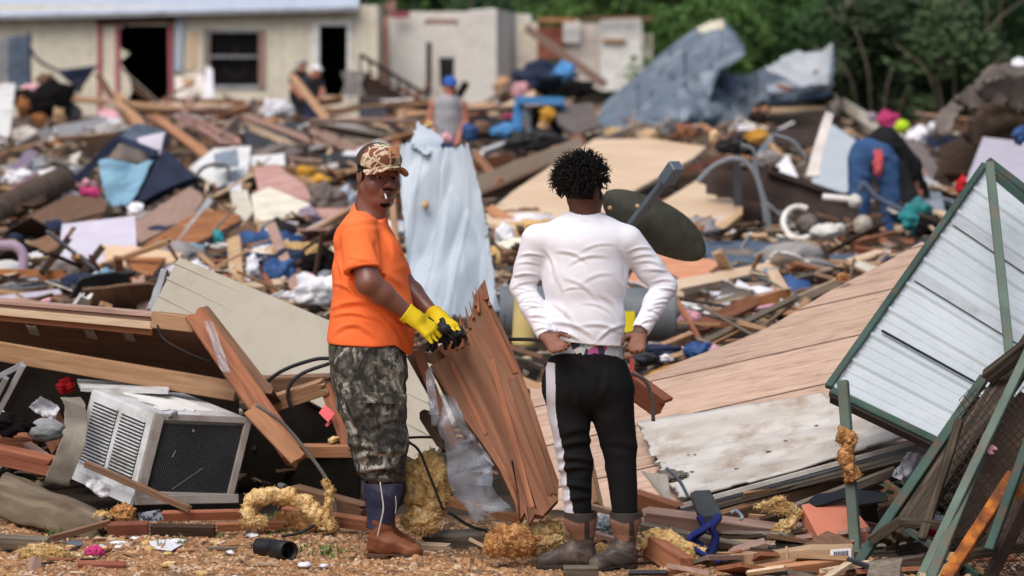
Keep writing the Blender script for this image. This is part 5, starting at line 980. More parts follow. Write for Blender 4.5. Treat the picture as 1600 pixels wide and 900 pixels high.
BMx = [ # name,label,cat,x0,y0,x1,y1,w,mat,Y,Y2
('wire_tie','pink rag knotted on the pale green bar','rag',1542,698,1556,708,16,'pale_pink',15.25,15.24),
('plank','dark wet board edge under the front of the dirty metal sheet','board',1110,815,1420,722,22,'wood_brown',16.45,16.9),
('plank','second dark board under the metal sheet, nearer the salmon box','board',1120,838,1400,752,16,'wood_dark',16.35,16.7),
('plank','splintered board behind the salmon box','board',1225,800,1400,735,14,'wood_grey',16.2,16.5),
('plank','red-brown board end right of the white-shirted man with grey cable over it','board',960,582,1042,640,36,'red_lumber',15.9,15.9),
('plank','split brown board beside the white cloth in the rubble','board',1225,845,1345,800,15,'wood_brown',15.9,16.1),
('plank','tan strip of wood lying at the foot of the salmon box','board',1080,905,1240,880,12,'pine_orange',15.0,15.2),
('plank','pale grey fibrous plank right of the tan boots','board',1000,824,1180,862,18,'wood_grey',15.6,15.4),
('plank','chunky brown block end by the blue strap','block',1142,872,1200,855,28,'wood_pinkish',15.3,15.4),
('timber_block','squared red-brown timber block right of the boots','block',1012,848,1072,888,34,'wood_red',15.35,15.0),
('timber_block','weathered timber stub in front of the boots at the bottom edge','block',880,893,935,893,18,'wood_grey',14.8,14.8),
('plank','thin stick lying between the two tan boots','stick',928,834,962,844,9,'wood_pinkish',15.6,15.5),
('plank','small dark splinter under the left tan boot','stick',925,850,965,838,7,'wood_red',15.5,15.6),
('plank','orange board lying under the dirty metal sheet','board',1000,812,1240,842,40,'wood_pinkish',16.05,16.0),
('plank','broad red-toned board just behind the boots','board',985,775,1065,802,26,'wood_red',16.5,16.3),
('plank','pale pine plank standing behind the left tracksuit leg','board',905,690,930,800,26,'pine',16.6,16.3),
('plank','pale splintered board end below the right boot shaft','board',925,792,1000,812,10,'wood_pinkish',16.2,16.1),
('lumber','orange-brown lumber piece running from the insulation to the held panel','lumber',690,780,818,812,15,'pine_orange',15.75,15.55),
('plank','grey pine offcut lying at the toe of the brown boot','board',664,848,765,846,34,'wood_grey',15.85,15.75),
('plank','pale end of the grey offcut beside the boot toe','board',655,855,706,858,16,'pine_pale',15.72,15.7),
('splinter','long pale splinter on the gravel right of the brown boot','splinter',733,842,785,868,5,'pine_pale',15.55,15.4),
('plank','flat brown board behind the navy boot','board',455,768,575,800,26,'wood_brown',16.6,16.4),
('plank','red-brown board under the flat board behind the navy boot','board',440,800,580,820,20,'wood_red',16.4,16.2),
('plank','thin brown batten leaning across the foot of the air conditioner','batten',133,724,298,796,11,'wood_brown',16.75,16.3),
('plank','reddish lumber behind the row of timber pieces on the gravel','lumber',250,806,392,803,15,'red_lumber',16.35,16.4),
('timber_block','red-brown timber block left of the dark one on the gravel','block',168,826,232,824,19,'brick',16.1,16.1),
('timber_block','dark squared timber in the row lying on the gravel','block',236,827,336,829,17,'wood_dark',16.1,16.05),
('plank','orange-brown plank ending the row on the gravel','board',336,824,447,819,13,'wood_red',16.15,16.25),
('plank','curved dark strip running from the lower left to the timber row','strip',78,842,172,816,10,'wood_brown',15.9,16.1),
('timber_block','wet dark timber in the lower left corner','block',-10,845,77,850,21,'wood_grey',15.7,15.6),
('timber_block','dark board under the wet timber in the lower left corner','block',-10,870,70,862,18,'wood_dark',15.75,15.7),
('brick','reddish brick lying alone on the gravel at lower left','brick',122,886,196,888,19,'brick',15.2,15.2),
('timber_block','small upright timber stub at the bottom left edge','block',50,905,56,872,18,'wood_pinkish',15.1,15.15),
('plank','long red-brown beam at the left edge behind the wavy sheet','beam',-10,708,88,730,30,'red_lumber',17.2,17.0),
('plank','dark red board above the long red-brown beam','board',-10,690,60,690,26,'wood_red',17.5,17.4),
('plank','small pale board standing in the left pile near the air conditioner','board',36,705,70,728,34,'wood_pinkish',17.35,17.2),
('plank','orange-brown board behind the dented metal cover','board',72,650,100,700,38,'wood_red',17.9,17.7),
]
for nm,lb,ct,x0,y0,x1,y1,w_,m,a,b in BMx:
    o = BM(nm,lb,ct,x0,y0,x1,y1,w_,m,Y=a,Y2=b,th=min(.07,w_/340*.7),jag=.0 if 'block' in nm or nm=='brick' else None,roll=.5 if nm!='wire_tie' else 0); bev(o,.003)
# ---------------------------------------------------------------- NEAR LEFT: fallen wall section, beige panel, air conditioner
def wall_section():
    g = P(200,640,17.5); root = empty('fallen_wall_section', (g.x,g.y,.1), 'fallen timber-framed plywood wall section propped up over the air conditioner', 'wall section')
    quad3('plywood_sheet', [P(-30,492,17.62),P(322,520,17.35),P(356,602,17.9),P(-30,556,18.2)], 'ply_face', .02, nx=30, ny=8, parent=root, wr=.01, wrs=2)
    for i,(y0,y1,m,d,h_) in enumerate([(471,491,'wood_pinkish',0,7),(478,499,'wood_pinkish',.02,6),(486,508,'pine_pale',-.0,12),(496,519,'wood_red',.03,9)]):
        o = box3('top_plate', P(-30,y0-3,17.6+d), P(242,y1,17.4+d), Vector((0,0,1)), h_/300, .09-.008*i, m, root, nseg=3, jag=.01, seed=i); bev(o,.003)
    o = box3('top_plate_end', P(240,499,17.38), P(312,507,17.3), Vector((0,0,1)), 24/305, .1, 'pine', root, jag=.02); bev(o,.004)
    o = box3('bottom_plate', P(-30,544,17.5), P(372,612,17.2), Vector((0,0,1)), 30/305, .05, 'pine', root, jag=.01); bev(o,.004)
    o = box3('end_stud', P(306,492,17.3), P(462,716,16.7), Vector((1,0,.4)), 34/310, .09, 'wood_red', root, jag=.03); bev(o,.005)
    o = box3('end_stud', P(322,492,17.35), P(428,628,16.95), Vector((1,0,.4)), 20/310, .14, 'wood_brown', root, jag=.04)
    o = box3('end_stud', P(392,640,16.85), P(470,722,16.62), Vector((1,0,.4)), 26/310, .05, 'pine_orange', root, jag=.02); bev(o,.004)
    for x in (40,130,190): quad3('stapled_scrap', [P(x,506+x*.06,17.52),P(x+16,508+x*.06,17.52),P(x+24,524+x*.06,17.58),P(x+6,520+x*.06,17.58)], 'mouldy_metal', .004, parent=root, jag=(.01,.01,.01,.01))
    quad3('torn_wrap', [P(318,500,17.1),P(334,505,17.08),P(362,585,16.9),P(345,580,16.92)], 'clear_film', .002, nx=14, parent=root, wr=.02, wrs=12, jag=(.02,.05,.01,.02))
    tube3('wiring', [P(246,508,17.28),P(256,530,17.25),P(295,552,17.2),P(332,566,17.2)], .006, 'cable', root)
    quad3('shade_board', [P(-30,560,18.6),P(372,622,18.3),P(372,760,18.1),P(-30,760,18.4)], 'shade_black', .02, parent=root)  # near-black board painted as the shade under the wall section
wall_section()
def beige():
    w3 = [P(234,488,18.75),P(668,730,17.3),P(745,600,17.5),P(280,402,18.95)]; root = empty('siding_panel', tuple(w3[0]), 'large beige grooved siding panel slanting behind the orange-shirted man', 'siding panel')
    o = quad3('panel_face', w3, 'beige_panel', .03, nx=20, ny=8, parent=root, bend=.004)
    nn_ = (w3[1]-w3[0]).cross(w3[3]-w3[0]).normalized(); nn_ = nn_ if nn_.dot(EYE-w3[0]) > 0 else -nn_
    for f_ in (.30,.60,.88): box3('ridge', w3[0].lerp(w3[3],f_)+nn_*.004, w3[1].lerp(w3[2],f_)+nn_*.004, w3[3]-w3[0], .007, .006, 'beige_panel', root)
    quad3('broken_edge', [P(228,484,18.8),P(240,488,18.78),P(262,420,18.9),P(252,418,18.95)], 'grey_paint', .03, parent=root, jag=(.03,.02,.02,.02))
beige()
def air_conditioner():
    C_, R1, L1, D1 = P(242,648,16.75), P(391,654,16.95), P(143,607,17.25), P(209,779,16.62); r, l, d = R1-C_, L1-C_, D1-C_; g = D1; root = empty('air_conditioner', (g.x,g.y,0), 'battered white window air conditioner tipped over under the fallen wall section', 'air conditioner')
    pts = [C_, C_+r, C_+r+l, C_+l]; V = pts+[p+d for p in pts]; o = link('casing', mesh('casing', V, [(0,1,2,3),(7,6,5,4),(0,4,5,1),(1,5,6,2),(2,6,7,3),(3,7,4,0)], 'ac_white'), root)
    b = bmesh.new(); b.from_mesh(o.data); bmesh.ops.recalc_face_normals(b, faces=b.faces); b.to_mesh(o.data); b.free(); bev(o,.012,2)
    nl = r.cross(d).normalized(); nl = nl if nl.dot(EYE-C_) > 0 else -nl; ns = l.cross(d).normalized(); ns = ns if ns.dot(EYE-C_) > 0 else -ns
    at = lambda u, v, w, off, n: C_+u*r+v*d+w*l+n*off
    quad3('condenser_mesh', [at(.09,.1,0,.004,nl),at(.955,.1,0,.004,nl),at(.955,.9,0,.004,nl),at(.09,.9,0,.004,nl)], 'black_plastic', .006, parent=root)
    f = [((.0,.03),(1.,.03)),((.04,.0),(.04,1.)),((.975,.0),(.975,1.)),((.0,.955),(1.,.955))]
    for i, (a, b_) in enumerate(f):
        o = box3('frame_rail', at(a[0],a[1],0,.012+.003*(i%2),nl), at(b_[0],b_[1],0,.012+.003*(i%2),nl), (d if i in (0,3) else r), .034 if i != 1 else .05, .03, 'ac_grey', root); bev(o,.003)
    m_ = link('fin_grid', quad3('tmp', [at(.09,.1,0,.012,nl),at(.955,.1,0,.012,nl),at(.955,.9,0,.012,nl),at(.09,.9,0,.012,nl)], 'iron', .001, nx=24, ny=34).data) if 0 else None
    o = quad3('fin_grid', [at(.08,.09,0,.010,nl),at(.96,.09,0,.010,nl),at(.96,.91,0,.010,nl),at(.08,.91,0,.010,nl)], 'charcoal', .001, nx=44, ny=34, parent=root); o.modifiers.new('wire','WIREFRAME').thickness = .0022
    for (u0,v0,u1,v1,w_) in [(.36,.88,.62,.62,.003),(.28,.5,.30,.42,.004),(.42,.16,.44,.19,.008)]: box3('scratch', at(u0,v0,0,.0125,nl), at(u1,v1,0,.0125,nl), d, w_, .001, 'ac_grey', root)
    for w0, w1 in ((.10,.46),(.53,.90)):
        quad3('louvre_recess', [at(0,.12,w0,.003,ns),at(0,.12,w1,.003,ns),at(0,.84,w1,.003,ns),at(0,.84,w0,.003,ns)], 'black_plastic', .004, parent=root)
        V = []; F = []
        for i in range(19):
            v0 = .115+.73*i/18
            a = at(0,v0,w0-.01,.006,ns); b_ = at(0,v0,w1+.01,.006,ns); c = at(0,v0+.014,w1+.01,.010,ns); e = at(0,v0+.014,w0-.01,.010,ns); k = len(V); V += [a,b_,c,e,a+ns*.004+d*.006,b_+ns*.004+d*.006,c+d*.008,e+d*.008]; F += [tuple(k+t for t in q) for q in ((0,1,2,3),(7,6,5,4),(0,4,5,1),(3,2,6,7),(0,3,7,4),(1,5,6,2))]
        link('louvre', mesh('louvre', V, F, 'ac_white'), root)
    o = box3('base_rail', at(.0,1.03,0,.03,nl), at(1.06,.97,0,.03,nl), d, .045, .02, 'ac_grey', root); bev(o,.003)
    o = box3('base_rail', at(.0,1.03,-.02,.01,ns), at(0,1.03,1.05,.01,ns), d, .05, .02, 'ac_white', root)
    quad3('top_plate', [P(120,592,17.5),P(262,602,17.3),P(266,610,17.15),P(126,606,17.3)], 'ac_white', .02, parent=root, jag=(.01,.02,0,.01)); quad3('top_patch', [at(.15,-.015,.15,0,nl),at(.8,-.015,.2,0,nl),at(.75,-.015,.8,0,nl),at(.2,-.015,.85,0,nl)], 'white_paint', .004, parent=root, jag=(.1,.1,.05,.05))
    tube3('bracket', [at(.13,.03,0,.03,nl),at(.17,-.03,0,.05,nl),at(.2,.0,0,.045,nl)], .007, 'galv', root)
    w3 = [P(112,604,16.98),P(147,602,17.05),P(128,742,16.72),P(84,738,16.7)]; o = quad3('dented_cover', w3, 'mouldy_metal', .01, nx=24, ny=24, wr=.03, wrs=5, curl=-.3, smooth=True, seed=3, jag=(.01,.01,.0,.0)); tag(o, 'dented mouldy metal cover bulging beside the air conditioner louvres', 'metal cover')
air_conditioner()
def stud_frame():
    g = P(500,720,17.4); root = empty('stud_frame', (g.x,g.y,.1), 'broken timber stud frame with a pink tag, left of the camouflage trousers', 'timber frame')
    for nm,x0,y0,x1,y1,w_,m,a,b in [('rail',398,640,512,602,26,'pine',17.1,17.0),('rail',402,600,520,596,24,'wood_brown',17.6,17.3),('stud',508,600,548,706,18,'wood_red',17.05,16.9),('rail',468,704,552,704,20,'pine_orange',16.95,16.9),('stud',536,598,566,720,24,'wood_brown',17.1,17.0),('rail',385,590,420,612,20,'wood_pinkish',17.2,17.1)]:
        o = BM(nm,None,None,x0,y0,x1,y1,w_,m,Y=a,Y2=b,th=.05,parent=root,roll=.3); bev(o,.004)
    quad3('tag', [P(498,645,16.9),P(508,632,16.9),P(523,646,16.88),P(513,660,16.88)], 'coral', .004, parent=root); quad3('tag', [P(508,664,16.9),P(513,658,16.9),P(517,661,16.9),P(511,667,16.9)], 'coral', .004, parent=root)
    LU('foam_scrap',None,None,521,687,10,5,'insulation',Y=16.92,parent=root,rot=25)
    quad3('shade_backing', [P(380,640,18.0),P(560,620,17.9),P(560,800,17.4),P(370,790,17.6)], 'shade_black', .02, parent=root)  # near-black backing painted as shade within the stud frame
stud_frame()
def held_panel():
    g = P(840,815,15.4); root = empty('broken_panel', (g.x,g.y,0), 'splintered brown plywood panel stood on end between the two men', 'plywood panel')
    # outline along the grain: from (715,545) down to (845,812)
    w3 = [P(700,560,15.62),P(812,800,15.2),P(872,770,15.32),P(790,478,15.7)]
    main = [(672,572),(700,556),(722,540),(731,518),(733,497),(737,490),(741,462),(748,450),(757,437),(764,468),(776,492),(790,520),(812,575),(836,640),(858,710),(873,752),(872,780),(858,795),(848,806),(836,803),(828,818),(820,800),(812,814),(806,790),(798,770),(782,735),(752,690),(722,650),(696,610)]
    k0 = {(672,572):15.62}; A_ = np.array([[1,7.0,5.6],[1,8.12,8.0],[1,7.9,5.2]]); c = np.linalg.solve(A_, 1/np.array([15.75,15.25,15.85])); fy = lambda x, y: 1/float(c@np.array([1,x/100,y/100]))
    a, b = P(715,545,fy(715,545)), P(840,810,fy(840,810)); w_ = [P(x,y,fy(x,y)) for x, y in main]; M = frame_from(a,b,P(870,560,fy(870,560))); Mi = M.inverted(); q = [Mi @ p for p in w_]; n = len(q); dz = .035 if (M.to_3x3() @ Vector((0,0,1))).dot(EYE-a) < 0 else -.035
    V = [Vector((p.x,p.y,0)) for p in q]+[Vector((p.x,p.y,dz)) for p in q]; F = [tuple(range(n)), tuple(range(2*n-1,n-1,-1))]+[(i,n+i,n+(i+1)%n,(i+1)%n) for i in range(n)]
    me = mesh('plywood_face', V, F, 'door_ply'); bb = bmesh.new(); bb.from_mesh(me); bmesh.ops.recalc_face_normals(bb, faces=bb.faces); bb.to_mesh(me); bb.free(); o = link('plywood_face', me, root, M)
    S_ = lambda nm,x0,y0,x1,y1,w,m,d=-.03,j=None,tp=.9: box3(nm, P(x0,y0,fy(x0,y0)+d), P(x1,y1,fy(x1,y1)+d), Vector((1,0,.4)), w/340, .006 if nm == 'veneer_strip' else .02, m, root, jag=w/340*.8 if j is None else j, seed=x0, taper=tp)
    for i,(x0,y0,x1,y1,w,m,d) in enumerate([(768,560,832,795,9,'wood_red',-.004),(800,590,862,775,16,'door_ply',-.006),(748,462,806,585,12,'wood_red',-.006),(705,565,760,680,7,'wood_red',-.004)]): S_('veneer_strip',x0,y0,x1,y1,w,m,d)
    for x0,y0,x1,y1,w in [(722,545,719,490,7),(732,540,722,500,6),(745,480,738,455,6),(752,470,742,448,4),(760,470,757,437,9),(735,515,727,478,5),(741,500,733,470,4),(748,490,747,452,5),(766,480,762,462,5),(715,548,709,530,4),(820,790,826,820,5),(806,780,812,816,6),(848,790,852,812,5)]: S_('splinter',x0,y0,x1,y1,w,'wood_red',random.Random(x0).uniform(-.02,.02),.015,.25)
    for x0,y0,x1,y1,w,m,d in [(652,548,712,700,16,'wood_red',.10),(640,552,688,640,14,'wood_brown',.16),(668,545,705,575,30,'wood_brown',.12),(690,535,716,562,24,'wood_red',.06),(712,532,738,556,20,'pine_orange',.05),(664,640,700,700,30,'wood_dark',.2),(690,590,760,740,18,'wood_dark',.06)]: S_('frame_piece',x0,y0,x1,y1,w,m,d)
    for x0,y0,x1,y1,w in [(820,740,838,796,3),(800,720,812,786,2.5),(846,735,853,772,2.5)]: box3('crack', P(x0,y0,fy(x0,y0)-.002), P(x1,y1,fy(x1,y1)-.002), Vector((1,0,.4)), w/340, .003, 'shade_black', root, taper=.3)
    tube3('curled_strip', [P(770,700,15.2),P(790,735,15.1),P(808,775,15.12),P(812,812,15.2)], .008, 'wood_red', root, flat=.4)
    f = quad3('plastic_film', [P(686,612,15.42),P(708,622,15.38),P(800,800,15.3),P(724,822,15.5)], 'clear_film', .0015, nx=34, ny=20, wr=.09, wrs=7, jag=(.05,.06,.05,.05), smooth=True, seed=8); tag(f, 'crumpled clear plastic film hanging from the splintered panel', 'plastic film')
    f2 = quad3('film_strip', [P(664,580,15.44),P(676,572,15.44),P(690,660,15.36),P(672,668,15.38)], 'clear_film', .0015, nx=14, ny=8, wr=.05, wrs=14, jag=(.03,.05,.02,.02), smooth=True, seed=9, parent=None); tag(f2, 'small torn strip of clear film on the left edge of the splintered panel', 'plastic film')
held_panel()
def cutter():
    root = empty('cutting_tool', tuple(P(715,520,15.45)), 'black hand tool gripped in the yellow gloves, its cord running to the right', 'hand tool')
    tube3('handle', [P(686,506,15.42),P(698,514,15.40),P(714,526,15.40)], .014, 'black_plastic', root); tube3('handle', [P(690,498,15.50),P(700,520,15.46),P(708,530,15.44)], .012, 'black_plastic', root); link('head', lump_mesh('head', .03,.018,.024,'black_plastic',.15,1.5,3,3), root, Matrix.Translation(P(695,514,15.38)))
    tube3('cord', [P(712,522,15.5),P(740,530,15.95),P(795,530,15.9),P(838,531,15.45),P(868,535,15.15)], .0085, 'cable', root)
cutter()
# ---------------------------------------------------------------- insulation, cloth and small things in the near ground
def fuzz(o, n, seed, m, ln=.035):
    rd = random.Random(seed); vs_ = o.data.vertices; M = parent_world(o); Mn = M.to_3x3(); st = []
    for i in range(n):
        v = vs_[rd.randrange(len(vs_))]; p = M @ v.co; d = (Mn @ v.normal).normalized(); d = (d*.5+Vector((rd.uniform(-1,1),rd.uniform(-1,1),rd.uniform(-1,.6)))).normalized(); pts = [p]
        for k in range(4): d = (d+Vector((rd.uniform(-1,1),rd.uniform(-1,1),rd.uniform(-1.2,.6)))*.45).normalized(); pts.append(pts[-1]+d*ln*rd.uniform(.15,.4))
        st.append((pts, rd.uniform(.0009,.0022)))
    link('fibres', strand_mesh('fibres', st, m), o, Matrix.Identity(4))
LUx = [('insulation_clump','large tan insulation clump standing between brown boot and clear film','insulation',668,760,36,52,'insulation',15.75,0,.5),
('insulation_clump','tan insulation clump at the foot of the large upright clump','insulation',660,812,30,22,'insulation',15.7,0,.6),('insulation_clump','rusty brown insulation heap under the splintered panel','insulation',800,845,40,24,'insulation_brown',15.2,0,.7),('insulation_clump','right lobe of brown insulation against the left tan boot','insulation',848,840,32,26,'insulation',15.35,0,.7),('insulation_clump','small brown insulation tuft left of the heap under the panel','insulation',775,852,16,16,'insulation_brown',15.15,0,.7),
('insulation_clump','small insulation piece between the boots','insulation',940,862,14,12,'insulation',15.3,0,.7),('insulation_clump','tan insulation scrap near the salmon box','insulation',1225,825,18,12,'insulation',15.9,20,.7),('insulation_clump','long pale insulation scrap left of the black plate','insulation',1215,795,34,6,'insulation',16.0,-8,.7),
('insulation_clump','yellow insulation lump in the lower left corner','insulation',72,866,38,15,'insulation',15.45,-5,.7),('insulation_clump','small peach foam lump below the wavy sheet','foam lump',193,803,18,15,'insulation_brown',16.2,0,.7),('insulation_clump','yellow insulation tuft beside the peach foam lump','insulation',160,806,13,7,'insulation',16.15,0,.7),
('insulation_clump','insulation tuft under the stud frame','insulation',398,815,20,10,'insulation',16.1,0,.7),('insulation_clump','small insulation tuft on the oak-look floor between the panel and the metal sheet','insulation',1318,432,9,6,'insulation_brown',19.4,0,.6)]
for nm,lb,ct,cx,cy,rx,ry,m,Y,rot,dz in LUx: o = LU(nm,lb,ct,cx,cy,rx,ry,m,Y=Y,rot=rot,dz=dz,amp=.36,fr=1.9,ridge=.05,sub=5,group='insulation torn from the walls'); fuzz(o, int(200+rx*ry*.45), int(cx), m, .012 if rx < 20 else .02)
def yarn(nm, lb, pts, r, m, Y, seed=0, group='insulation torn from the walls'):
    o = TU(nm, lb, 'insulation', pts, r, m, Y=Y, k=0, seg=18, sub=14); s = Vector((seed,0,0))
    for v in o.data.vertices: d = mnoise.fractal(v.co*14+s, .9, 2, 4)*.024+mnoise.noise(v.co*48+s)*.010; v.co += v.normal*d
    tag(o, group=group); fuzz(o, 450, seed, m, .012); return o
yarn('insulation_strip', 'arched yellow insulation strip left of the navy boot', [(385,805),(400,780),(440,776),(480,790),(505,812),(518,828)], 13, 'insulation', 16.2, 1)
yarn('insulation_strip', 'thick fold under the arched insulation strip', [(430,808),(460,815),(490,826)], 12, 'insulation_brown', 16.3, 2)
yarn('insulation_strip', 'long yellow insulation roll right of the tan boots', [(1000,850),(1030,838),(1065,852),(1098,868)], 13, 'insulation', 15.3, 3)
yarn('insulation_strip', 'insulation wad wrapped round the upright pale green bar', [(1310,680),(1330,686),(1322,705),(1326,730),(1334,748)], 10, 'insulation_brown', 15.8, 4)
yarn('insulation_strip', 'insulation string hanging on the black cable near the navy boot', [(508,748),(514,770),(512,800),(518,825)], 6, 'insulation', 16.15, 5)
yarn('insulation_strip', 'dirty insulation tail drooping left of the salmon box', [(1190,788),(1225,785),(1245,800),(1238,815)], 6, 'insulation', 16.0, 6)
def cloth_lump(lb, ct, cx, cy, rx, ry, m, Y=None, nm='cloth', **k): return LU(nm, lb, ct, cx, cy, rx, ry, m, Y=Y, amp=k.pop('amp',.5), fr=k.pop('fr',1.35), ridge=k.pop('ridge',.13), sub=k.pop('sub',5), **k)
cloth_lump('dark crumpled cloth beneath the white cloth','cloth',1438,762,36,18,'charcoal',16.4); cloth_lump('dark bag between white cloth and teal cloth','cloth',1475,770,26,22,'navy',16.2)
cloth_lump('teal cloth right of the weathered post','cloth',1502,740,16,14,'teal',16.3); cloth_lump('pale blue patterned cloth behind the lowest weathered rail','cloth',1432,862,24,13,'plaid',15.5); cloth_lump('red cloth scrap under the crosspiece at lower right','cloth',1452,828,16,8,'red',15.6); cloth_lump('white scrap above the red cloth at lower right','cloth',1462,812,14,8,'white_cloth',15.65)
cloth_lump('black fleece bundle at the left edge','cloth',12,664,34,17,'black_cloth',17.2); cloth_lump('flat grey plastic tray beside the black fleece bundle','tray',72,672,30,18,'grey_paint',17.4,ridge=0,amp=.12)
cloth_lump('small magenta plastic toy on the gravel at lower left','toy',150,861,14,8,'pink',15.5,nm='toy',ridge=0); cloth_lump('white wrapper between the two tan boots','wrapper',945,822,20,14,'galv',15.9); cloth_lump('red plastic scrap behind the white cloth heap','scrap',102,602,14,12,'red',17.9)
Q('cloth','crumpled white cloth under the lower edge of the ribbed panel','cloth',[(1388,740),(1420,704),(1474,716),(1440,764)],'white_cloth',k=0,Y=16.5,th=.006,wr=.16,wrs=6,cre=.10,crs=9,nx=40,ny=40,smooth=True,jag=(.04,.03,.03,.04))
Q('cloth','white cloth draped left of the dented cover','cloth',[(44,636),(66,616),(96,636),(84,664)],'white_cloth',k=0,Y=17.5,th=.006,wr=.12,wrs=7,cre=.08,crs=10,nx=30,ny=30,smooth=True,jag=(.03,.02,.02,.03))
Q('cloth','limp white cloth under the air conditioner corner','cloth',[(128,752),(150,744),(180,772),(158,780)],'white_cloth',k=0,Y=16.75,th=.006,wr=.10,wrs=8,cre=.06,crs=10,nx=24,ny=24,smooth=True,jag=(.02,.02,.02,.02))
Q('cloth','small black and white checked cloth above the timber row','cloth',[(215,802),(250,796),(256,812),(222,818)],'plaid',k=0,Y=16.2,th=.01,wr=.02,wrs=8)
PO('paper','white paper scrap on the gravel right of the toy','paper',[(232,846),(262,842),(285,850),(268,860),(240,856)],'white_cloth',k=.9,Y=15.6,th=.004); PO('flat_plate','pale grey flake lying near the bottom left','plate',[(296,880),(330,877),(380,884),(345,893)],'galv',k=.9,Y=15.3,th=.006); PO('flat_plate','grey scrap beside the toy','plate',[(102,846),(125,842),(130,850),(112,856)],'galv_dark',k=.9,Y=15.7,th=.006)
PO('flat_plate','dark plate at the bottom edge left of the lone brick','plate',[(62,892),(100,880),(122,893),(80,903)],'charcoal',k=.9,Y=15.2,th=.006); PO('wood_chip','pale wood chip right of the film on the gravel','chip',[(784,873),(800,871),(806,884),(792,886)],'wood_pinkish',k=.9,Y=15.35,th=.008)
tag(tube3('pipe_fitting', [P(402,854,15.62),P(425,856,15.58),P(438,857,15.53)], .040, 'black_plastic', hollow=True, seg=20), 'short black ribbed plastic pipe lying on the gravel', 'pipe'); pf = bpy.data.objects['pipe_fitting']
tube3('collar', [P(430,858,15.56),P(452,861,15.45)], .046, 'black_plastic', pf, hollow=True, seg=20)
w3 = [P(-12,772,16.5),P(150,818,16.0),P(182,792,16.25),P(18,716,16.9)]; o = quad3('wavy_sheet', w3, 'wavy_tan', .012, nx=50, ny=24, wr=.02, wrs=4, curl=-.28, smooth=True, jag=(0,.05,0,.02), seed=5); tag(o, 'curled stained tan metal sheet at the lower left', 'metal sheet')
def window_frame():
    g = P(10,640,17.0); root = empty('window_frame', (g.x,g.y,.3), 'pale grey aluminium window frame corner at the left edge', 'window frame')
    for a,b in (((-20,598),(38,568)),((37,570),(-8,655)),((10,590),(-20,650))): o = BM('frame_bar',None,None,a[0],a[1],b[0],b[1],9,'grey_paint',Y=16.9,Y2=17.0,th=.03,jag=0,parent=root); bev(o,.003)
    o = BM('vent_slat',None,None,0,640,30,672,6,'cream_paint',Y=17.3,Y2=17.3,parent=root)
window_frame()
def salmon_box():
    a,b,c,d = P(1252,788,16.05),P(1318,774,16.25),P(1358,822,15.95),P(1279,840,15.75); dn = Vector((.0,.0,-.12)); root = empty('painted_box', tuple(d+dn), 'dusty salmon-orange metal box in the rubble below the metal sheet', 'box')
    V = [a,b,c,d,a+dn,b+dn,c+dn,d+dn]; o = link('box_body', mesh('box_body', V, [(0,1,2,3),(7,6,5,4),(0,3,7,4),(3,2,6,7),(2,1,5,6),(1,0,4,5)], 'salmon'), root); bb = bmesh.new(); bb.from_mesh(o.data); bmesh.ops.recalc_face_normals(bb, faces=bb.faces); bb.to_mesh(o.data); bb.free(); bev(o,.006,2)
    quad3('front_label', [d.lerp(c,.3)+dn*.3+Vector((0,-.006,0)),d.lerp(c,.75)+dn*.3+Vector((0,-.006,0)),d.lerp(c,.75)+dn*.75+Vector((0,-.006,0)),d.lerp(c,.3)+dn*.75+Vector((0,-.006,0))], 'boot_brown', .003, parent=root)
    o = poly3('bent_plate', planar([(1258,786),(1275,772),(1335,764),(1388,770),(1386,782),(1345,788),(1318,778),(1276,790)], [16.1,16.2,16.2,16.1,16.05,16.0,16.05,16.05]), 'black_plastic', .01); tag(o, 'bent black plate resting on the salmon box', 'plate')
salmon_box()
def carton():
    a,b,c,d = P(1140,868,15.35),P(1325,846,15.5),P(1336,872,15.2),P(1150,892,15.05); dn = Vector((0,0,-.05)); root = empty('carton', tuple(d+dn), 'long crushed cardboard carton with a white shipping label', 'carton')
    p0, p1 = P(1142,880,15.3), P(1334,864,15.25); o = box3('carton_body', p0, p1, Vector((0,0,1)), .085, .10, 'cardboard', root, nseg=6); bev(o,.006,2)
    for v in o.data.vertices: v.co += Vector((0,1,1))*mnoise.noise(v.co*6)*.018
    ax = (p1-p0).normalized(); f = Vector((0,-.053,0)); lb = quad3('address_label', [p0.lerp(p1,.80)+f+Vector((0,0,.032)),p0.lerp(p1,.97)+f+Vector((0,0,.032)),p0.lerp(p1,.97)+f+Vector((0,0,-.030)),p0.lerp(p1,.80)+f+Vector((0,0,-.030))], 'white_cloth', .002, parent=root)
    for i in range(7): t = .835+.017*i; box3('barcode', p0.lerp(p1,t)+f+Vector((0,-.003,.022)), p0.lerp(p1,t)+f+Vector((0,-.003,-.004)), ax, .005 if i%2 else .008, .002, 'steel_grey', root)
    for z_ in (-.012,-.020): box3('printed_line', p0.lerp(p1,.83)+f+Vector((0,-.003,z_)), p0.lerp(p1,.94)+f+Vector((0,-.003,z_)), Vector((0,0,1)), .003, .002, 'steel_grey', root)
    o = box3('packing_tape', p0.lerp(p1,.45)+Vector((0,-.001,0)), p0.lerp(p1,.47)+Vector((0,-.001,0)), Vector((0,0,1)), .094, .11, 'tan_box', root)
carton()
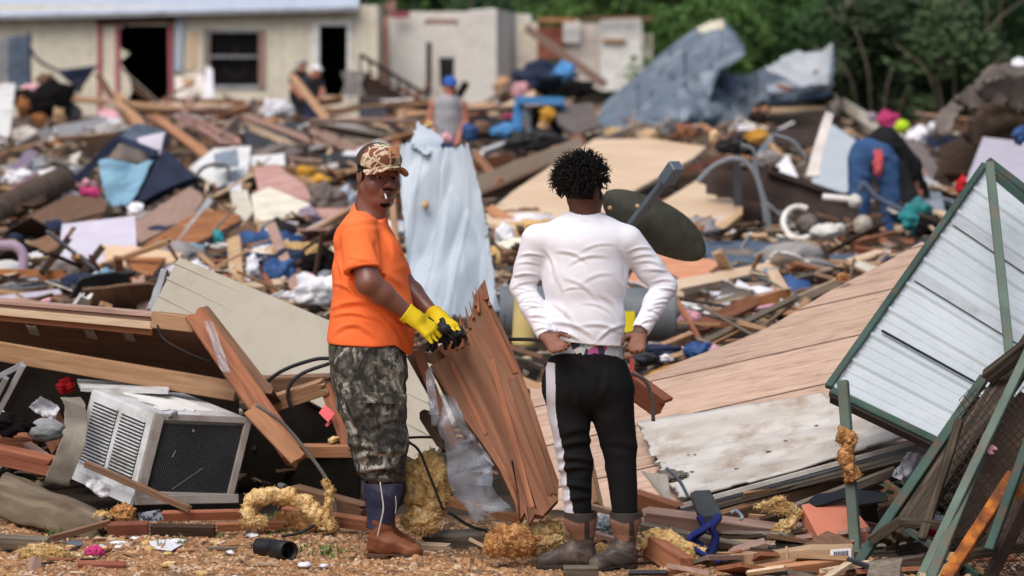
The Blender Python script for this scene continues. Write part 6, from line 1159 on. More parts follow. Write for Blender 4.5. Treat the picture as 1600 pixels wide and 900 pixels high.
def strap():
    pts = [(1092,806),(1100,826),(1085,842),(1102,856),(1122,868),(1128,884),(1112,893),(1104,884),(1112,862),(1118,840),(1112,822),(1124,806)]
    o = tube3('webbing_strap', [P(x,y,15.35-.02*i/3) for i,(x,y) in enumerate(pts)], .030, 'blue_strap', seg=8, flat=.5); tag(o, 'dark blue webbing strap looped on the boards at lower centre right', 'strap')
    o = tube3('webbing_strap', [P(1118,812,15.3),P(1100,826,15.28),P(1080,838,15.3),P(1078,852,15.3),P(1108,872,15.22),P(1126,880,15.2)], .026, 'blue_strap', seg=8, flat=.5); tag(o, 'second dark blue strap crossing over the looped strap', 'strap')
    o = poly3('rubber_flap', planar([(1078,770),(1086,766),(1110,765),(1128,802),(1100,806),(1090,800)], [15.9,15.9,15.9,15.6,15.6,15.6]), 'rubber_grey', .03); tag(o, 'dark grey rubber block in front of the dirty metal sheet', 'rubber block'); bev(o,.004)
    tag(tube3('wire', [P(1042,732,16.3),P(1062,752,16.1),P(1076,778,15.95)], .008, 'steel_grey'), 'bent grey rod leading from the mouldy patch to the rubber block', 'rod')
    tag(tube3('wire', [P(1142,802,15.8),P(1150,798,15.8),P(1160,808,15.7),P(1156,812,15.7)], .008, 'galv'), 'small metal clip behind the blue strap', 'clip'); tag(quad3('pink_tape', [P(984,560,15.7),P(990,560,15.7),P(992,592,15.7),P(985,592,15.7)], 'coral', .004), 'strip of pink tape right of the tracksuit waist', 'tape')
strap()
for i,(lb,pts,r,m,Y) in enumerate([('black cable looping from the beige panel to the boots',[(398,612),(440,580),(490,562),(520,560)],3,'cable',17.2),('grey-blue cable curling from the stud frame',[(455,640),(450,610),(470,585),(520,566)],3,'cable',17.0),('dark cable hanging past the end stud to the ground',[(400,632),(440,660),(475,700),(512,752),(526,800),(528,832)],3,'cable_grey',16.4),('thin black wire over the large insulation clump',[(638,690),(655,705),(672,745),(692,796)],2.2,'cable',15.55),('black wire running behind the camouflage trousers to the panel',[(636,684),(660,683),(690,684)],2,'cable',15.9),('black cord on the ground under the film',[(700,800),(740,824),(790,832),(830,826)],2.5,'cable',15.6),('grey cable draped over the red-brown board end',[(986,582),(1008,595),(1018,620),(1021,658)],3,'cable_grey',15.7),('dark cable on the gravel left of the brown boot',[(440,838),(470,832),(492,820)],2.5,'cable',16.0)]): TU('cable', lb, 'cable', pts, r, m, Y=Y, k=0)
# ---------------------------------------------------------------- MIDDLE: satellite dish, tank, white sheeting
def dish():
    Y = 18.6; root = empty('satellite_dish', tuple(P(1030,420,Y)), 'dark satellite dish with grey arm seen over the white-shirted man\'s shoulder', 'satellite dish')
    V = []; F = []; c = P(1022,352,Y); ux = (P(1100,376,Y)-P(944,328,Y))/2; uy = (P(1005,304,Y)-P(1040,402,Y))/2; nn = ux.cross(uy).normalized(); nn = nn if nn.dot(EYE-c) > 0 else -nn
    for s in (0,1):
        for j in range(13):
            for i in range(48): a = 2*math.pi*i/48; r = j/12; V.append(c+ux*(r*math.copysign(abs(math.cos(a))**.85,math.cos(a)))+uy*(r*math.copysign(abs(math.sin(a))**.85,math.sin(a)))+nn*(.055*(1-r*r)-s*.006))
        for j in range(12):
            for i in range(48): k = s*13*48; f = (k+j*48+i,k+j*48+(i+1)%48,k+(j+1)*48+(i+1)%48,k+(j+1)*48+i); F.append(f)
    F += [(12*48+i, 12*48+(i+1)%48, 13*48+12*48+(i+1)%48, 13*48+12*48+i) for i in range(48)]
    me = mesh('reflector', V, F, 'dish', True); b = bmesh.new(); b.from_mesh(me); bmesh.ops.remove_doubles(b, verts=b.verts, dist=1e-4); bmesh.ops.recalc_face_normals(b, faces=b.faces); b.to_mesh(me); b.free(); link('reflector', me, root)
    o = box3('feed_arm', P(975,366,Y-.05), P(1052,266,Y-.35), Vector((1,0,.6)), 17/285, .03, 'steel_blue', root, nseg=2); bev(o,.005); o = box3('arm_head', P(1040,284,Y-.33), P(1058,258,Y-.4), Vector((1,0,.6)), 22/285, .07, 'steel_blue', root); bev(o,.006)
    link('rivet', lump_mesh('rivet', .012,.006,.012,'tan_box',.1,1,1,2), root, Matrix.Translation(P(953,325,Y-.08))); link('rivet', lump_mesh('rivet', .012,.006,.012,'tan_box',.1,1,2,2), root, Matrix.Translation(P(996,322,Y-.08)))
dish()
def tank():
    Y = 23; root = empty('storage_tank', tuple(P(930,540,Y)), 'grey cylindrical tank lying behind the white-shirted man', 'tank')
    tube3('tank_shell', [P(792,488,Y),P(800,488,Y),P(1036,492,Y),P(1046,492,Y)], lambda t: (42 if .03 < t < .97 else 34)/pxm(Y), 'tank_grey', root, seg=40, sub=6)
    quad3('warning_sticker', [P(972,487,Y-.19),P(992,486,Y-.19),P(992,518,Y-.2),P(973,520,Y-.2)], 'yellow', .005, parent=root)
    tag(tube3('yellow_drum', [P(822,465,21.5),P(820,500,21.5),P(818,540,21.5)], .075, 'soft_yellow', seg=20), 'soft yellow column of foam standing left of the grey tank', 'foam column')
tank()
def sheeting():
    root = empty('metal_sheeting', tuple(P(710,505,24)), 'tall bent pale bluish metal sheet standing between the two men', 'metal sheet')
    quad3('standing_sheet', [P(632,236,24.6),P(740,232,24.4),P(792,500,24.0),P(645,512,23.8)], 'white_wrap', .006, nx=110, ny=60, wr=.07, wrs=3.2, wst=(1,.22), cre=.16, crs=2.6, rib=(0,.17,.012,.22), jag=(.02,.05,.05,.06), smooth=True, parent=root, seed=12)
    quad3('folded_top', [P(632,232,24.5),P(652,188,24.8),P(694,210,24.6),P(668,245,24.3)], 'white_wrap', .006, nx=20, ny=20, wr=.08, wrs=3, smooth=True, parent=root, seed=3, jag=(.03,.03,.03,.03)); LU('stain',None,None,670,195,7,6,'insulation',Y=24.4,parent=root); LU('stain',None,None,665,320,5,7,'insulation',Y=24.2,parent=root)
sheeting()
# ---------------------------------------------------------------- FIELD BEHIND, traced pieces lying on the mound
def rows(fn, L):
    for r in L: fn(*r[:-1], **r[-1]) if isinstance(r[-1], dict) else fn(*r)
W = 'board'
BEAMS = [
('white beam lying below the pink studs at far left',88,208,168,190,20,'white_paint'),('short white beam behind the navy suitcase',150,212,205,205,14,'white_paint'),('lilac-grey plank near the left edge',12,282,52,238,18,'lilac'),('white trim board at the left edge above the rug',-10,270,68,252,15,'white_paint'),('pinkish board left of the suitcase',20,300,60,275,14,'pale_pink'),
('dirty white board behind the rug roll',30,232,78,205,18,'interior_wall'),('dark plank under the white beam at far left',0,250,60,215,12,'wood_brown'),('brown plank under the white beams',85,222,180,214,16,'pine'),('wet brown plank behind the suitcase',95,245,170,225,18,'wood_brown'),
('orange-brown plank at the left edge behind the fallen wall',-10,432,106,434,24,'rust_orange'),('tan timber behind the top of the fallen wall',90,478,190,470,16,'wood_grey'),('grey rail at the left edge above the fallen wall',-10,452,100,440,9,'grey_paint'),('second grey rail at the left edge',-10,468,95,456,9,'mauve_grey'),
('white batten slanting up to the right above the beige panel',264,402,328,312,10,'white_paint'),('long white beam left of the orange-shirted man',335,362,425,366,22,'white_paint'),('white beam continuing right of the diagonal plank',430,354,468,356,18,'white_paint'),('cream batten below the orange board',300,384,350,360,10,'cream_paint'),
('pine beam with white edge behind the orange-shirted man',462,380,545,332,16,'pine'),('white edge strip on the pine beam behind the orange-shirted man',462,370,540,330,7,'white_paint'),('long thin brown lath left of the orange-shirted man',300,400,440,374,9,'wood_brown'),('pinkish lath left of the orange-shirted man',430,386,522,356,9,'wood_pinkish'),
('pinkish diagonal plank pointing down to the white bags',424,352,466,458,17,'wood_pinkish'),('short pine post standing above the beige panel edge',366,374,371,440,22,'tan_box'),('brown stick under the long white beam',318,420,360,402,9,'wood_dark'),('pale plank left of the grey pillow',382,296,400,262,14,'pine'),
('orange-brown plank leaning by the trailer doorway',217,164,300,225,13,'pine_orange'),('orange plank crossing under the pink lumber',240,180,330,248,14,'pine_orange'),('thick pinkish plank in the heap before the trailer',255,166,372,228,20,'pink_dust'),('pinkish lath in the heap before the trailer',290,162,392,208,12,'pink_dust'),('upright splintered lath below the trailer window',332,228,398,158,13,'wood_pinkish'),('short pinkish lath below the trailer window',352,218,402,168,9,'wood_pinkish'),('brown beam end below the trailer door',228,176,262,205,15,'wood_brown'),('tan lath in front of the pink heap',300,232,345,212,10,'pine'),('pink board end in the heap before the trailer',312,208,350,232,22,'pink_dust'),('splintered lath left of the dark window',270,160,318,190,10,'wood_pinkish'),
('tan timber leaning left of the porch people',456,118,522,202,12,'pine'),('orange timber lying in front of the porch people',440,172,538,154,13,'pine_orange'),('brown timber right of the orange one at the porch',498,184,562,166,12,'wood_pinkish'),('orange batten in front of the stairs',430,186,520,170,8,'pine'),('long grey-brown beam pointing at the camouflage cap',488,202,612,262,16,'wood_pinkish'),('white bar behind the long grey-brown beam',522,200,608,204,12,'white_paint'),('tan plank under the white bar near the stairs',515,222,610,222,14,'wood_grey'),('grey pipe-like batten left of the long beam',388,192,500,214,8,'steel_grey'),
('thin pine upright above the cap of the orange-shirted man',628,172,617,248,13,'pine'),('pine upright behind the orange-shirted man\'s neck',612,300,622,420,10,'pine'),
('pine fan board behind the cap, upper',400,262,510,268,11,'pine'),('pine fan board behind the cap, lower',405,278,520,284,12,'tan_box'),('tan board edge below the pine fan boards',430,300,540,300,14,'tan_board'),('light pine strip right of the pine fan',452,250,515,255,9,'wood_pinkish'),
('light plank running up to the stick behind the curly hair',740,292,908,226,26,'tan_board'),('slim pale stick above the big tan sheet',925,224,1004,194,9,'pine_pale'),('brown plank under the light plank',745,312,860,262,16,'wood_brown'),('rust-brown slab left of the light plank',742,262,800,250,24,'wood_red'),('curved brown strip right of the tall metal sheet',742,240,782,285,11,'pine_orange'),('white-edged board below the black bag',752,240,798,224,14,'white_paint'),
('orange lath crossing behind the dish arm',1058,272,1132,246,11,'red_lumber'),('tan board end below the orange lath',1035,290,1110,268,13,'tan_box'),('brown batten behind the dish arm',960,318,1040,292,12,'wood_brown'),('pale pine lath right of the dish arm',1002,300,1072,280,9,'pine'),
('short pine board right of the satellite dish',1132,372,1200,372,15,'tan_box'),('white batten above the short pine board',1095,352,1150,364,8,'white_paint'),('orange board lying in front of the bending person\'s feet',1335,392,1402,400,14,'red_lumber'),('brown lath below the toilet bowl',1240,384,1330,398,9,'wood_brown'),('crossed lath left of the tangled green cloth',1330,382,1400,364,9,'wood_red'),('long brown lath under the bending person',1335,372,1430,378,8,'wood_red'),
('long pale timber slanting down from the leaning post',1316,162,1412,222,17,'cream_paint'),('pale timber under the long slanting one',1330,175,1370,212,14,'wood_grey'),('short cream beam below the pink bag',1415,262,1398,300,22,'interior_wall'),('cream lath right of the bending person',1408,312,1492,306,9,'tan_board'),('white gutter strip right of the bending person',1405,300,1492,318,10,'galv'),
('weathered post leaning at the right wing of the metal sheet',1302,70,1306,192,15,'wood_grey'),('splintered brown board beside the leaning post',1313,80,1310,190,9,'wood_red'),('thin pale branch right of the leaning post',1322,110,1348,162,7,'wood_grey'),
('rusty purlin behind the blue frame',700,216,806,206,12,'iron'),('brown diagonal plank in the roofless room',820,42,948,134,13,'wood_pinkish'),('brown plank under the blue frame',790,232,845,214,10,'wood_brown'),
('white post at the foot of the far wall',722,180,806,178,15,'white_paint'),
('rough reddish beam below the long pale edge',1130,492,1235,458,20,'rust_orange'),('splintered pale beam right of the reddish beam',1195,490,1312,440,13,'pine_pale'),('rough grey trunk-like timber behind the floor section',1110,470,1300,425,12,'wood_grey'),('long reddish lath behind the floor section',1080,505,1230,515,9,'wood_red'),('pink-stained lath end above the floor section',1178,486,1235,476,11,'pale_pink'),('brown plank end left of the dark gap',1085,515,1180,470,22,'wood_red'),('thin white pipe in the clutter behind the floor section',1060,470,1130,500,6,'white_paint'),('splintered pine piece above the denim heap',1030,545,1080,525,16,'pine'),('pine lath above the left end of the floor section',1040,560,1110,540,8,'tan_box'),('brown lath above the denim heap',1090,552,1170,545,9,'wood_grey'),
('pale pine board seen left of the tracksuit hip',800,590,850,612,16,'pine'),('second pale pine board left of the tracksuit hip',812,606,856,604,12,'pine_pale'),('brown lath between panel and tracksuit',805,560,850,575,8,'wood_grey'),('thin brown lath near the yellow foam column',790,540,850,558,7,'wood_brown')]
for b in BEAMS:
    lb,x0,y0,x1,y1,w_,m = b; yb = max(y0,y1); BM('plank' if 'post' not in lb else 'post', lb, 'post' if 'post' in lb else W, x0,y0,x1,y1,w_,m, Y=(None if yb > 187 else 80.5), k=.55 if yb > 187 else 0, roll=random.Random(x0+y0).uniform(-.5,.9))
POL = [
('tan_sheet','large pale tan sheet of board behind the curly-haired man',[(748,345),(800,300),(872,252),(930,218),(1010,216),(1103,229),(1084,246),(972,308),(930,352),(850,372)],'tan_board',.5,None,.04,0),
('wall_board','lavender-grey board lying in the rubble at left',[(97,350),(211,337),(214,402),(196,408),(90,418)],'mauve_grey',.25,None,.03,0),
('brown_board','dull brown panel behind the lavender-grey board',[(42,338),(108,304),(172,312),(160,338),(96,366)],'wood_brown',.6,None,.03,0),('brown_board','pinkish-brown panel below the navy suitcase',[(208,348),(296,292),(322,306),(300,338),(214,382)],'wood_pinkish',.5,None,.04,0),
('plywood_piece','orange-brown plywood left of the long white beam',[(214,388),(316,326),(376,336),(372,346),(290,388),(238,412)],'rust_orange',.6,None,.02,0),('plywood_piece','small orange plywood above the lavender board edge',[(196,405),(240,378),(262,398),(226,444)],'rust_orange',.5,None,.02,0),
('wall_board','pinkish-white wallboard left of the grey pillow',[(392,304),(420,292),(484,318),(480,344),(400,350)],'cream_paint',.4,None,.05,0),('wall_board','dusty pink wallboard above the pinkish-white one',[(396,262),(430,256),(492,300),(486,312),(404,296)],'pink_dust',.5,None,.03,0),('wall_board','cream wallboard chunk left of the wallboards',[(360,300),(386,296),(396,330),(384,345),(366,330)],'cream_paint',.3,None,.05,0),
('wall_board','white sheet behind the suitcase',[(296,262),(334,232),(392,228),(386,280),(340,292)],'white_paint',.6,None,.02,0),('wall_board','second white sheet right of the first',[(384,244),(444,240),(446,262),(400,272)],'white_paint',.6,None,.02,0),('wall_board','pale blue-grey sheet between the white sheets',[(334,240),(370,232),(374,256),(336,262)],'galv',.6,36.5,.02,0),('wall_board','white scrap left of the black loop',[(350,270),(380,266),(378,300),(358,296)],'white_cloth',.5,None,.02,0),
('wall_board','dirty white sheet at the left edge in front of the trailer',[(-5,132),(24,130),(14,222),(-5,226)],'white_paint',.1,52,.05,0),('wall_board','grey weathered board leaning at the far left',[(-5,62),(14,56),(12,128),(-5,132)],'grey_paint',0,76,.05,0),('cabinet','grey metal cabinet in front of the trailer at far left',[(10,58),(44,54),(46,132),(14,140)],'slate_blue',0,77,.4,0),
('wall_board','white fallen board below the pink studs',[(90,202),(150,184),(196,186),(198,196),(130,212)],'white_paint',.5,58,.05,0),('cloth_sheet','pink sheet below the pink studs',[(154,172),(208,170),(214,182),(158,186)],'pale_pink',.5,70,.03,0),
('poster_board','pale board with tan patches right of the trailer doorway',[(272,120),(318,116),(322,160),(278,166)],'interior_wall',.1,79,.03,0),('poster_board','orange-tan patch board right of the trailer doorway',[(284,120),(306,122),(300,138),(288,134)],'tan_box',.1,78.8,.03,0),('cloth_sheet','white curtain scrap below the trailer window',[(322,102),(332,108),(334,150),(318,162)],'white_cloth',.1,79,.03,0),
('salmon_sheet','salmon-coloured board right of the satellite dish',[(972,452),(1006,396),(1062,398),(1128,408),(1094,438),(1056,456)],'salmon_board',.6,None,.03,0),('slate_sheet','crumpled slate-blue sheet right of the dish',[(1098,378),(1180,376),(1252,388),(1216,402),(1122,424),(1104,404)],'slate_blue',.7,None,.02,0),('slate_sheet','small slate-blue plate right of the long pale edge',[(1292,398),(1330,396),(1350,404),(1322,414),(1294,410)],'slate_blue',.7,None,.02,0),
('tan_carcass','tan cabinet carcass right of the dish arm',[(1030,318),(1088,282),(1160,320),(1132,352),(1066,356)],'tan_board',.5,None,.05,0),('tan_carcass','front edge of the tan cabinet carcass',[(1122,352),(1160,322),(1160,334),(1126,362)],'tan_box',.1,None,.06,0),
('metal_flashing','pale blue-grey metal sheet left of the bending person',[(1288,186),(1342,222),(1334,300),(1300,300),(1268,286)],'white_metal',.2,None,.01,0),('roof_piece','grey-brown roofing piece right of the bending person',[(1362,205),(1440,222),(1466,262),(1452,290),(1398,292),(1376,240)],'greybrown',.4,None,.06,0),
('tarp','grey-brown tarp behind the black bag',[(866,166),(925,160),(938,196),(900,210),(872,192)],'greybrown',.3,50,.05,0),('metal_sheet','pale sheet right of the carpet mound foot',[(1506,292),(1536,214),(1608,222),(1608,342)],'mauve_grey',.3,32,.02,0),('metal_sheet','white curved sheet right of the green cloth',[(1412,278),(1440,272),(1484,296),(1478,304),(1420,300)],'white_metal',.6,None,.02,0),('metal_sheet','pale sheet below the grey carpet mound',[(1400,292),(1470,300),(1478,334),(1420,330)],'galv',.6,None,.02,0),
('paper','white paper left of the pale metal sheet',[(1204,268),(1230,242),(1247,276),(1232,280)],'white_cloth',.2,None,.01,0),('foam_board','golden fibreboard above the left end of the floor section',[(990,606),(1018,580),(1090,556),(1104,570),(1040,588)],'mustard',.7,None,.02,0),
('metal_grille','small pale scrap on top of the crumpled metal sheet',[(1088,44),(1108,34),(1130,30),(1132,44),(1096,52)],'cream_paint',.1,63,.03,0),('crate_side','fibrous orange board heap below the silver wing, left',[(1130,198),(1142,172),(1200,165),(1196,200)],'salmon_board',.5,None,.05,0),('crate_side','fibrous orange board heap below the silver wing, right',[(1196,196),(1204,168),(1292,168),(1288,198)],'tan_box',.5,None,.05,0),('dark_board','dark board under the fibrous orange heap',[(1130,204),(1290,200),(1288,226),(1140,226)],'wood_dark',.4,None,.05,0),
('brown_board','brown board behind the black bag bottom',[(860,230),(905,205),(916,222),(872,248)],'wood_red',.5,None,.03,0),('wall_board','light grey box side left of the pillow tower',[(560,150),(604,152),(604,196),(562,196)],'charcoal',.1,74,.3,0),('dark_board','dark panel before the porch stairs',[(380,196),(478,190),(482,232),(386,236)],'charcoal',.5,None,.05,0),('dark_board','dark panel right of the long grey-brown beam',[(500,240),(560,236),(560,256),(506,262)],'charcoal',.5,None,.05,0)]
for nm,lb,pts,m,k,Y,th,gx in POL: PO(nm,lb,nm.replace('_',' '),pts,m,k=k,Y=Y,th=th,gx=gx)
# the timber-edged salmon platform: light edge beam with a brown front
def platform():
    g = P(1170,470,27); root = empty('platform', tuple(g), 'low timber platform with pale top edge right of the white-shirted man\'s elbow', 'platform')
    Yp = YA(462); o = box3('edge_board', P(1050,452,Yp), P(1290,404,Yp+3), Vector((0,1,.2)), .12, .07, 'tan_board', root); o = box3('front_board', P(1050,468,Yp-.03), P(1290,424,Yp+2.97), Vector((0,0,1)), .13, .05, 'pine', root, jag=.02)
    LU('grey_pad',None,None,1200,425,18,6,'galv',Y=Yp+1.6,parent=root)
platform()
def suitcase():
    Y = YA(332); root = empty('suitcase', tuple(P(215,330,Y)), 'open navy suitcase holding a light blue cloth, tipped in the left rubble', 'suitcase')
    sh = quad3('shell', [P(196,332,Y),P(306,276,Y),P(262,234,Y+.3),P(236,262,Y+.2)], 'navy', .12, nx=16, ny=8, bend=.06, parent=root, smooth=False); bev(sh,.02,2)
    quad3('lid', [P(184,216,Y+.9),P(214,192,Y+1.1),P(262,206,Y+.9),P(240,238,Y+.5)], 'slate_blue', .1, parent=root, nx=10, ny=6)
    for a,b,w_ in (((120,282),(186,216),13),((184,216),(246,240),11),((246,240),(206,300),12),((206,300),(196,330),14)): o = BM('rim',None,None,a[0],a[1],b[0],b[1],w_,'navy',Y=Y+.25,Y2=Y+.2,th=.1,jag=0,parent=root)
    quad3('lining', [P(168,248,Y+.5),P(190,222,Y+.6),P(240,240,Y+.5),P(232,256,Y+.4)], 'greybrown', .02, parent=root); quad3('inner_panel', [P(214,216,Y+.5),P(258,208,Y+.5),P(250,246,Y+.4),P(222,234,Y+.4)], 'mauve_grey', .02, parent=root, wr=.03)
    o = quad3('blue_cloth', [P(152,252,Y+.2),P(242,250,Y+.2),P(200,326,Y-.1),P(166,322,Y-.1)], 'light_blue', .02, nx=24, ny=24, wr=.09, wrs=4, smooth=True, jag=(.05,.02,.02,.05)); tag(o, 'light blue cloth spilling from the open navy suitcase', 'cloth')
suitcase()
CL = [('dark heap of clothes at far left in front of the trailer',70,160,44,26,'black_cloth',62),('orange-brown stuffed thing in the dark clothes heap',36,168,10,16,'rust_orange',61),('second orange thing in the dark clothes heap',60,186,12,10,'rust_orange',61),('third orange-brown thing at the right of the clothes heap',92,182,9,13,'tan_box',61),('brown bundle on top of the clothes heap',72,125,14,10,'wood_brown',63),('pink cloth right of the clothes heap',100,158,14,7,'pink',62),('grey tangled bundle right of the clothes heap',112,176,14,18,'charcoal',63),('pinkish bundle above the clothes heap',50,140,14,9,'pale_pink',62.5),
('white rag left of the white beam',40,212,22,12,'interior_wall',None),('white scrap above the rug roll',30,278,28,12,'white_cloth',None),('pink rag under the suitcase rim',140,302,14,10,'pink',None),('white oval plate right of the rug roll',84,305,15,9,'white_cloth',None),('dusty rose bundle under the suitcase rim',118,288,30,13,'pale_pink',None),('white round thing under the suitcase',212,328,14,12,'white_cloth',None),
('navy plaid cloth left of the lavender-grey board',60,366,40,20,'navy',None),('white cloth left of the lavender board legs',52,408,20,17,'white_cloth',None),('black and navy cloth left of the blue-white towel',122,444,26,17,'navy',None),('blue and white towel hanging at left',169,440,23,19,'light_blue',None),('white towel half beside the blue one',160,432,16,10,'white_cloth',None),('small pink ball above the fallen wall',73,472,8,6,'pale_pink',20),('white bag above the beige panel corner',205,465,18,15,'white_cloth',None),
('teal box scrap under the long white beam',338,374,11,12,'teal',None),('light blue scrap left of the teal one',304,390,15,10,'light_blue',None),('blue denim heap above the beige panel',434,428,26,24,'denim',None),('navy cloth beside the blue denim heap',450,408,22,20,'navy',None),('black bag left of the orange T-shirt',500,410,26,22,'black_cloth',None),('grey cloth on the black bag',488,398,16,10,'grey_cloth',None),('magenta scrap on the black bag',480,432,10,6,'pink',None),('white bag left of the orange-shirted man',498,455,40,26,'white_cloth',None),('small white bundle left of the white bag',452,464,20,9,'white_cloth',None),('grey-white bundle right of the pine post',395,425,12,22,'white_cloth',None),
('grey-brown pillow left of the orange-shirted man\'s shoulder',511,312,31,26,'greybrown',None),('pale blue-white bundle behind the orange-shirted man\'s neck',542,312,15,22,'white_wrap',None),('lilac-grey cloth below the pillow',482,338,18,12,'lilac',None),('white cloth on timber near the porch people',432,172,26,14,'white_cloth',58),('yellow foam lump by the pine fan boards',478,270,14,10,'mustard',None),('yellow foam lump behind the cap',500,282,16,8,'mustard',None),
('black bin bag behind the light plank',838,222,44,20,'black_plastic',None),('blond doll-like bundle on the black bin bag',856,180,13,12,'mustard',49),('tan head-sized bundle below the blond one',850,196,9,8,'tan_box',49),('navy clothes heap in the roofless room',850,122,46,22,'navy',79),('blue clothes on the navy heap',884,112,16,14,'blue_paint',78.5),('dark clothes at the right of the navy heap',900,138,26,12,'black_cloth',77),('brown doll-like bundle left of the navy heap',784,140,14,18,'pine',78),('pinkish bundle beside the brown one',812,142,14,13,'pale_pink',78),('magenta cloth left of the blue frame',795,186,10,9,'pink',56),('bright blue cloth under the white post',790,204,26,10,'blue_paint',50),('brown bundle below the white post',752,200,15,10,'wood_brown',50),('blue bucket beside the man in grey',734,208,12,14,'denim',44),('pink cloth by the hand of the man in grey',697,216,10,8,'pale_pink',43.5),
('teal cloth right of the tall metal sheet',782,334,16,13,'teal',None),('pink scrap below the teal cloth',780,353,9,7,'pink',None),('white-blue clothes right of the tall metal sheet',792,372,16,20,'white_cloth',None),('brown timber-coloured bundle below the white-blue clothes',795,400,14,14,'wood_brown',None),('tan bundle on the big tan sheet',640+0,232,0.1,0.1,'tan_box',None),
('tan cushion at the back edge of the big tan sheet',1013,213,17,10,'tan_box',None),('rust-brown bundle behind the big tan sheet',1072,208,16,14,'wood_red',None),('white and black bundle left of the rust one',1042,198,14,14,'grey_cloth',None),('yellow foam block right of the tangled black machine',1184,218,22,13,'mustard',None),('white foam beside the yellow block',1162,206,18,10,'white_cloth',None),('grey stone-like bundle under the yellow block',1200,248,20,13,'grey_cloth',None),
('pink bag on the roofing piece at right',1386,187,17,12,'pink',50),('lilac bag left of the pink one',1364,183,8,7,'lilac',50.5),('white bag right of the lime ball',1434,214,19,14,'white_cloth',48),('dark green cloth tangle right of the bending person',1432,338,26,26,'teal',None),('black cloth right of the green tangle',1450,352,18,18,'black_cloth',None),('red cloth left of the framed panel top',1504,290,10,16,'red',32),('blue cloth at the right edge on the carpet mound',1594,212,10,14,'denim',31),('white-grey bundle on the carpet mound top',1592,110,16,16,'white_cloth',41),
('navy cloth on the slate sheet',1130,388,24,8,'navy',None),('magenta scrap at the end of the slate sheet',1124,418,7,7,'pink',None),('yellow-green leafy scrap behind the floor section',1178,452,8,5,'lime',None),('white cup-like bundle right of the elbow',1085,478,16,9,'white_cloth',None),('pink and white packet below the cup-like bundle',1080,498,18,12,'pale_pink',None),('light blue packet beside the pink one',1094,500,8,8,'light_blue',None),('denim heap above the left end of the floor section',1090,548,22,14,'denim',None),('navy heap left of the denim heap',1035,548,28,12,'navy',None),('pink fur-like bundle right of the denim heap',1118,552,12,11,'pale_pink',None),('white bundle on the navy heap',1040,560,10,7,'white_cloth',None),('dark cloth below the tank sticker',1010,560,20,9,'charcoal',None)]
for lb,cx,cy,rx,ry,m,Y in CL:
    if rx > 1: cloth_lump(lb, lb.split(' ')[1] if 0 else ('bag' if ' bag' in lb else 'pillow' if 'pillow' in lb else 'bundle' if 'bundle' in lb else 'cloth'), cx, cy, rx, ry, m, Y, nm='bag' if ' bag' in lb else 'pillow' if 'pillow' in lb else 'cloth', sub=4, dz=.9)
link_ball = LU('ball','lime green ball beside the pink bag','ball',1410,198,12,11,'lime',Y=49,amp=.03,ridge=0,dz=1)
# bigger individual things
def rolls():
    tag(tube3('rug_roll', [P(-30,345,YA(345)),P(30,315,YA(325)),P(98,282,YA(305))], 24/pxm(YA(330)), 'brown_rug', seg=20), 'thick dark brown rug roll at the left edge', 'rug'); tag(tube3('rug_roll', [P(78,282,YA(300)),P(122,268,YA(290))], 11/pxm(YA(295)), 'interior_wall', seg=16), 'small beige roll at the end of the dark rug roll', 'roll')
    tag(tube3('carpet_tube', [P(-10,384,YA(430)),P(22,384,YA(430)),P(36,398,YA(430)),P(36,424,YA(430))], 8/pxm(YA(430)), 'lilac', seg=12), 'bent lilac tube at the left edge', 'tube')
    for a,b in (((108,372),(64,428)),((160,386),(126,430))): BM('table_leg','dark table leg leaning on the lavender-grey board, %s one' % ('left' if a[0] < 150 else 'right'),'table leg',a[0],a[1],b[0],b[1],11,'wood_dark',Y=YA(420)-.4,Y2=YA(420)-.8)
    TU('wire','black wire loop right of the suitcase','wire',[(308,330),(300,292),(318,262),(352,258),(358,280)],3,'cable_grey'); TU('wire','second thin wire beside the black loop','wire',[(296,345),(306,310),(336,300)],2,'cable_grey')
    T0 = [P(46,74,79),P(62,96,79),P(95,112,79),P(118,118,79),P(152,104,79)]; root = empty('clothes_line', tuple(P(48,150,79)), 'dark garment hanging on a line between two posts before the trailer', 'clothes line')
    tube3('line', T0, .09, 'navy', root, flat=.4); quad3('garment', [P(88,110,78.9),P(152,102,78.9),P(130,134,78.9),P(112,132,78.9)], 'navy', .04, parent=root, wr=.1, wrs=2); quad3('garment', [P(112,128,78.88),P(132,128,78.88),P(126,146,78.88),P(120,146,78.88)], 'charcoal', .04, parent=root); box3('post', P(45,50,79), P(46,190,79), Vector((1,0,0)), .1, .1, 'wood_grey', root)
rolls()
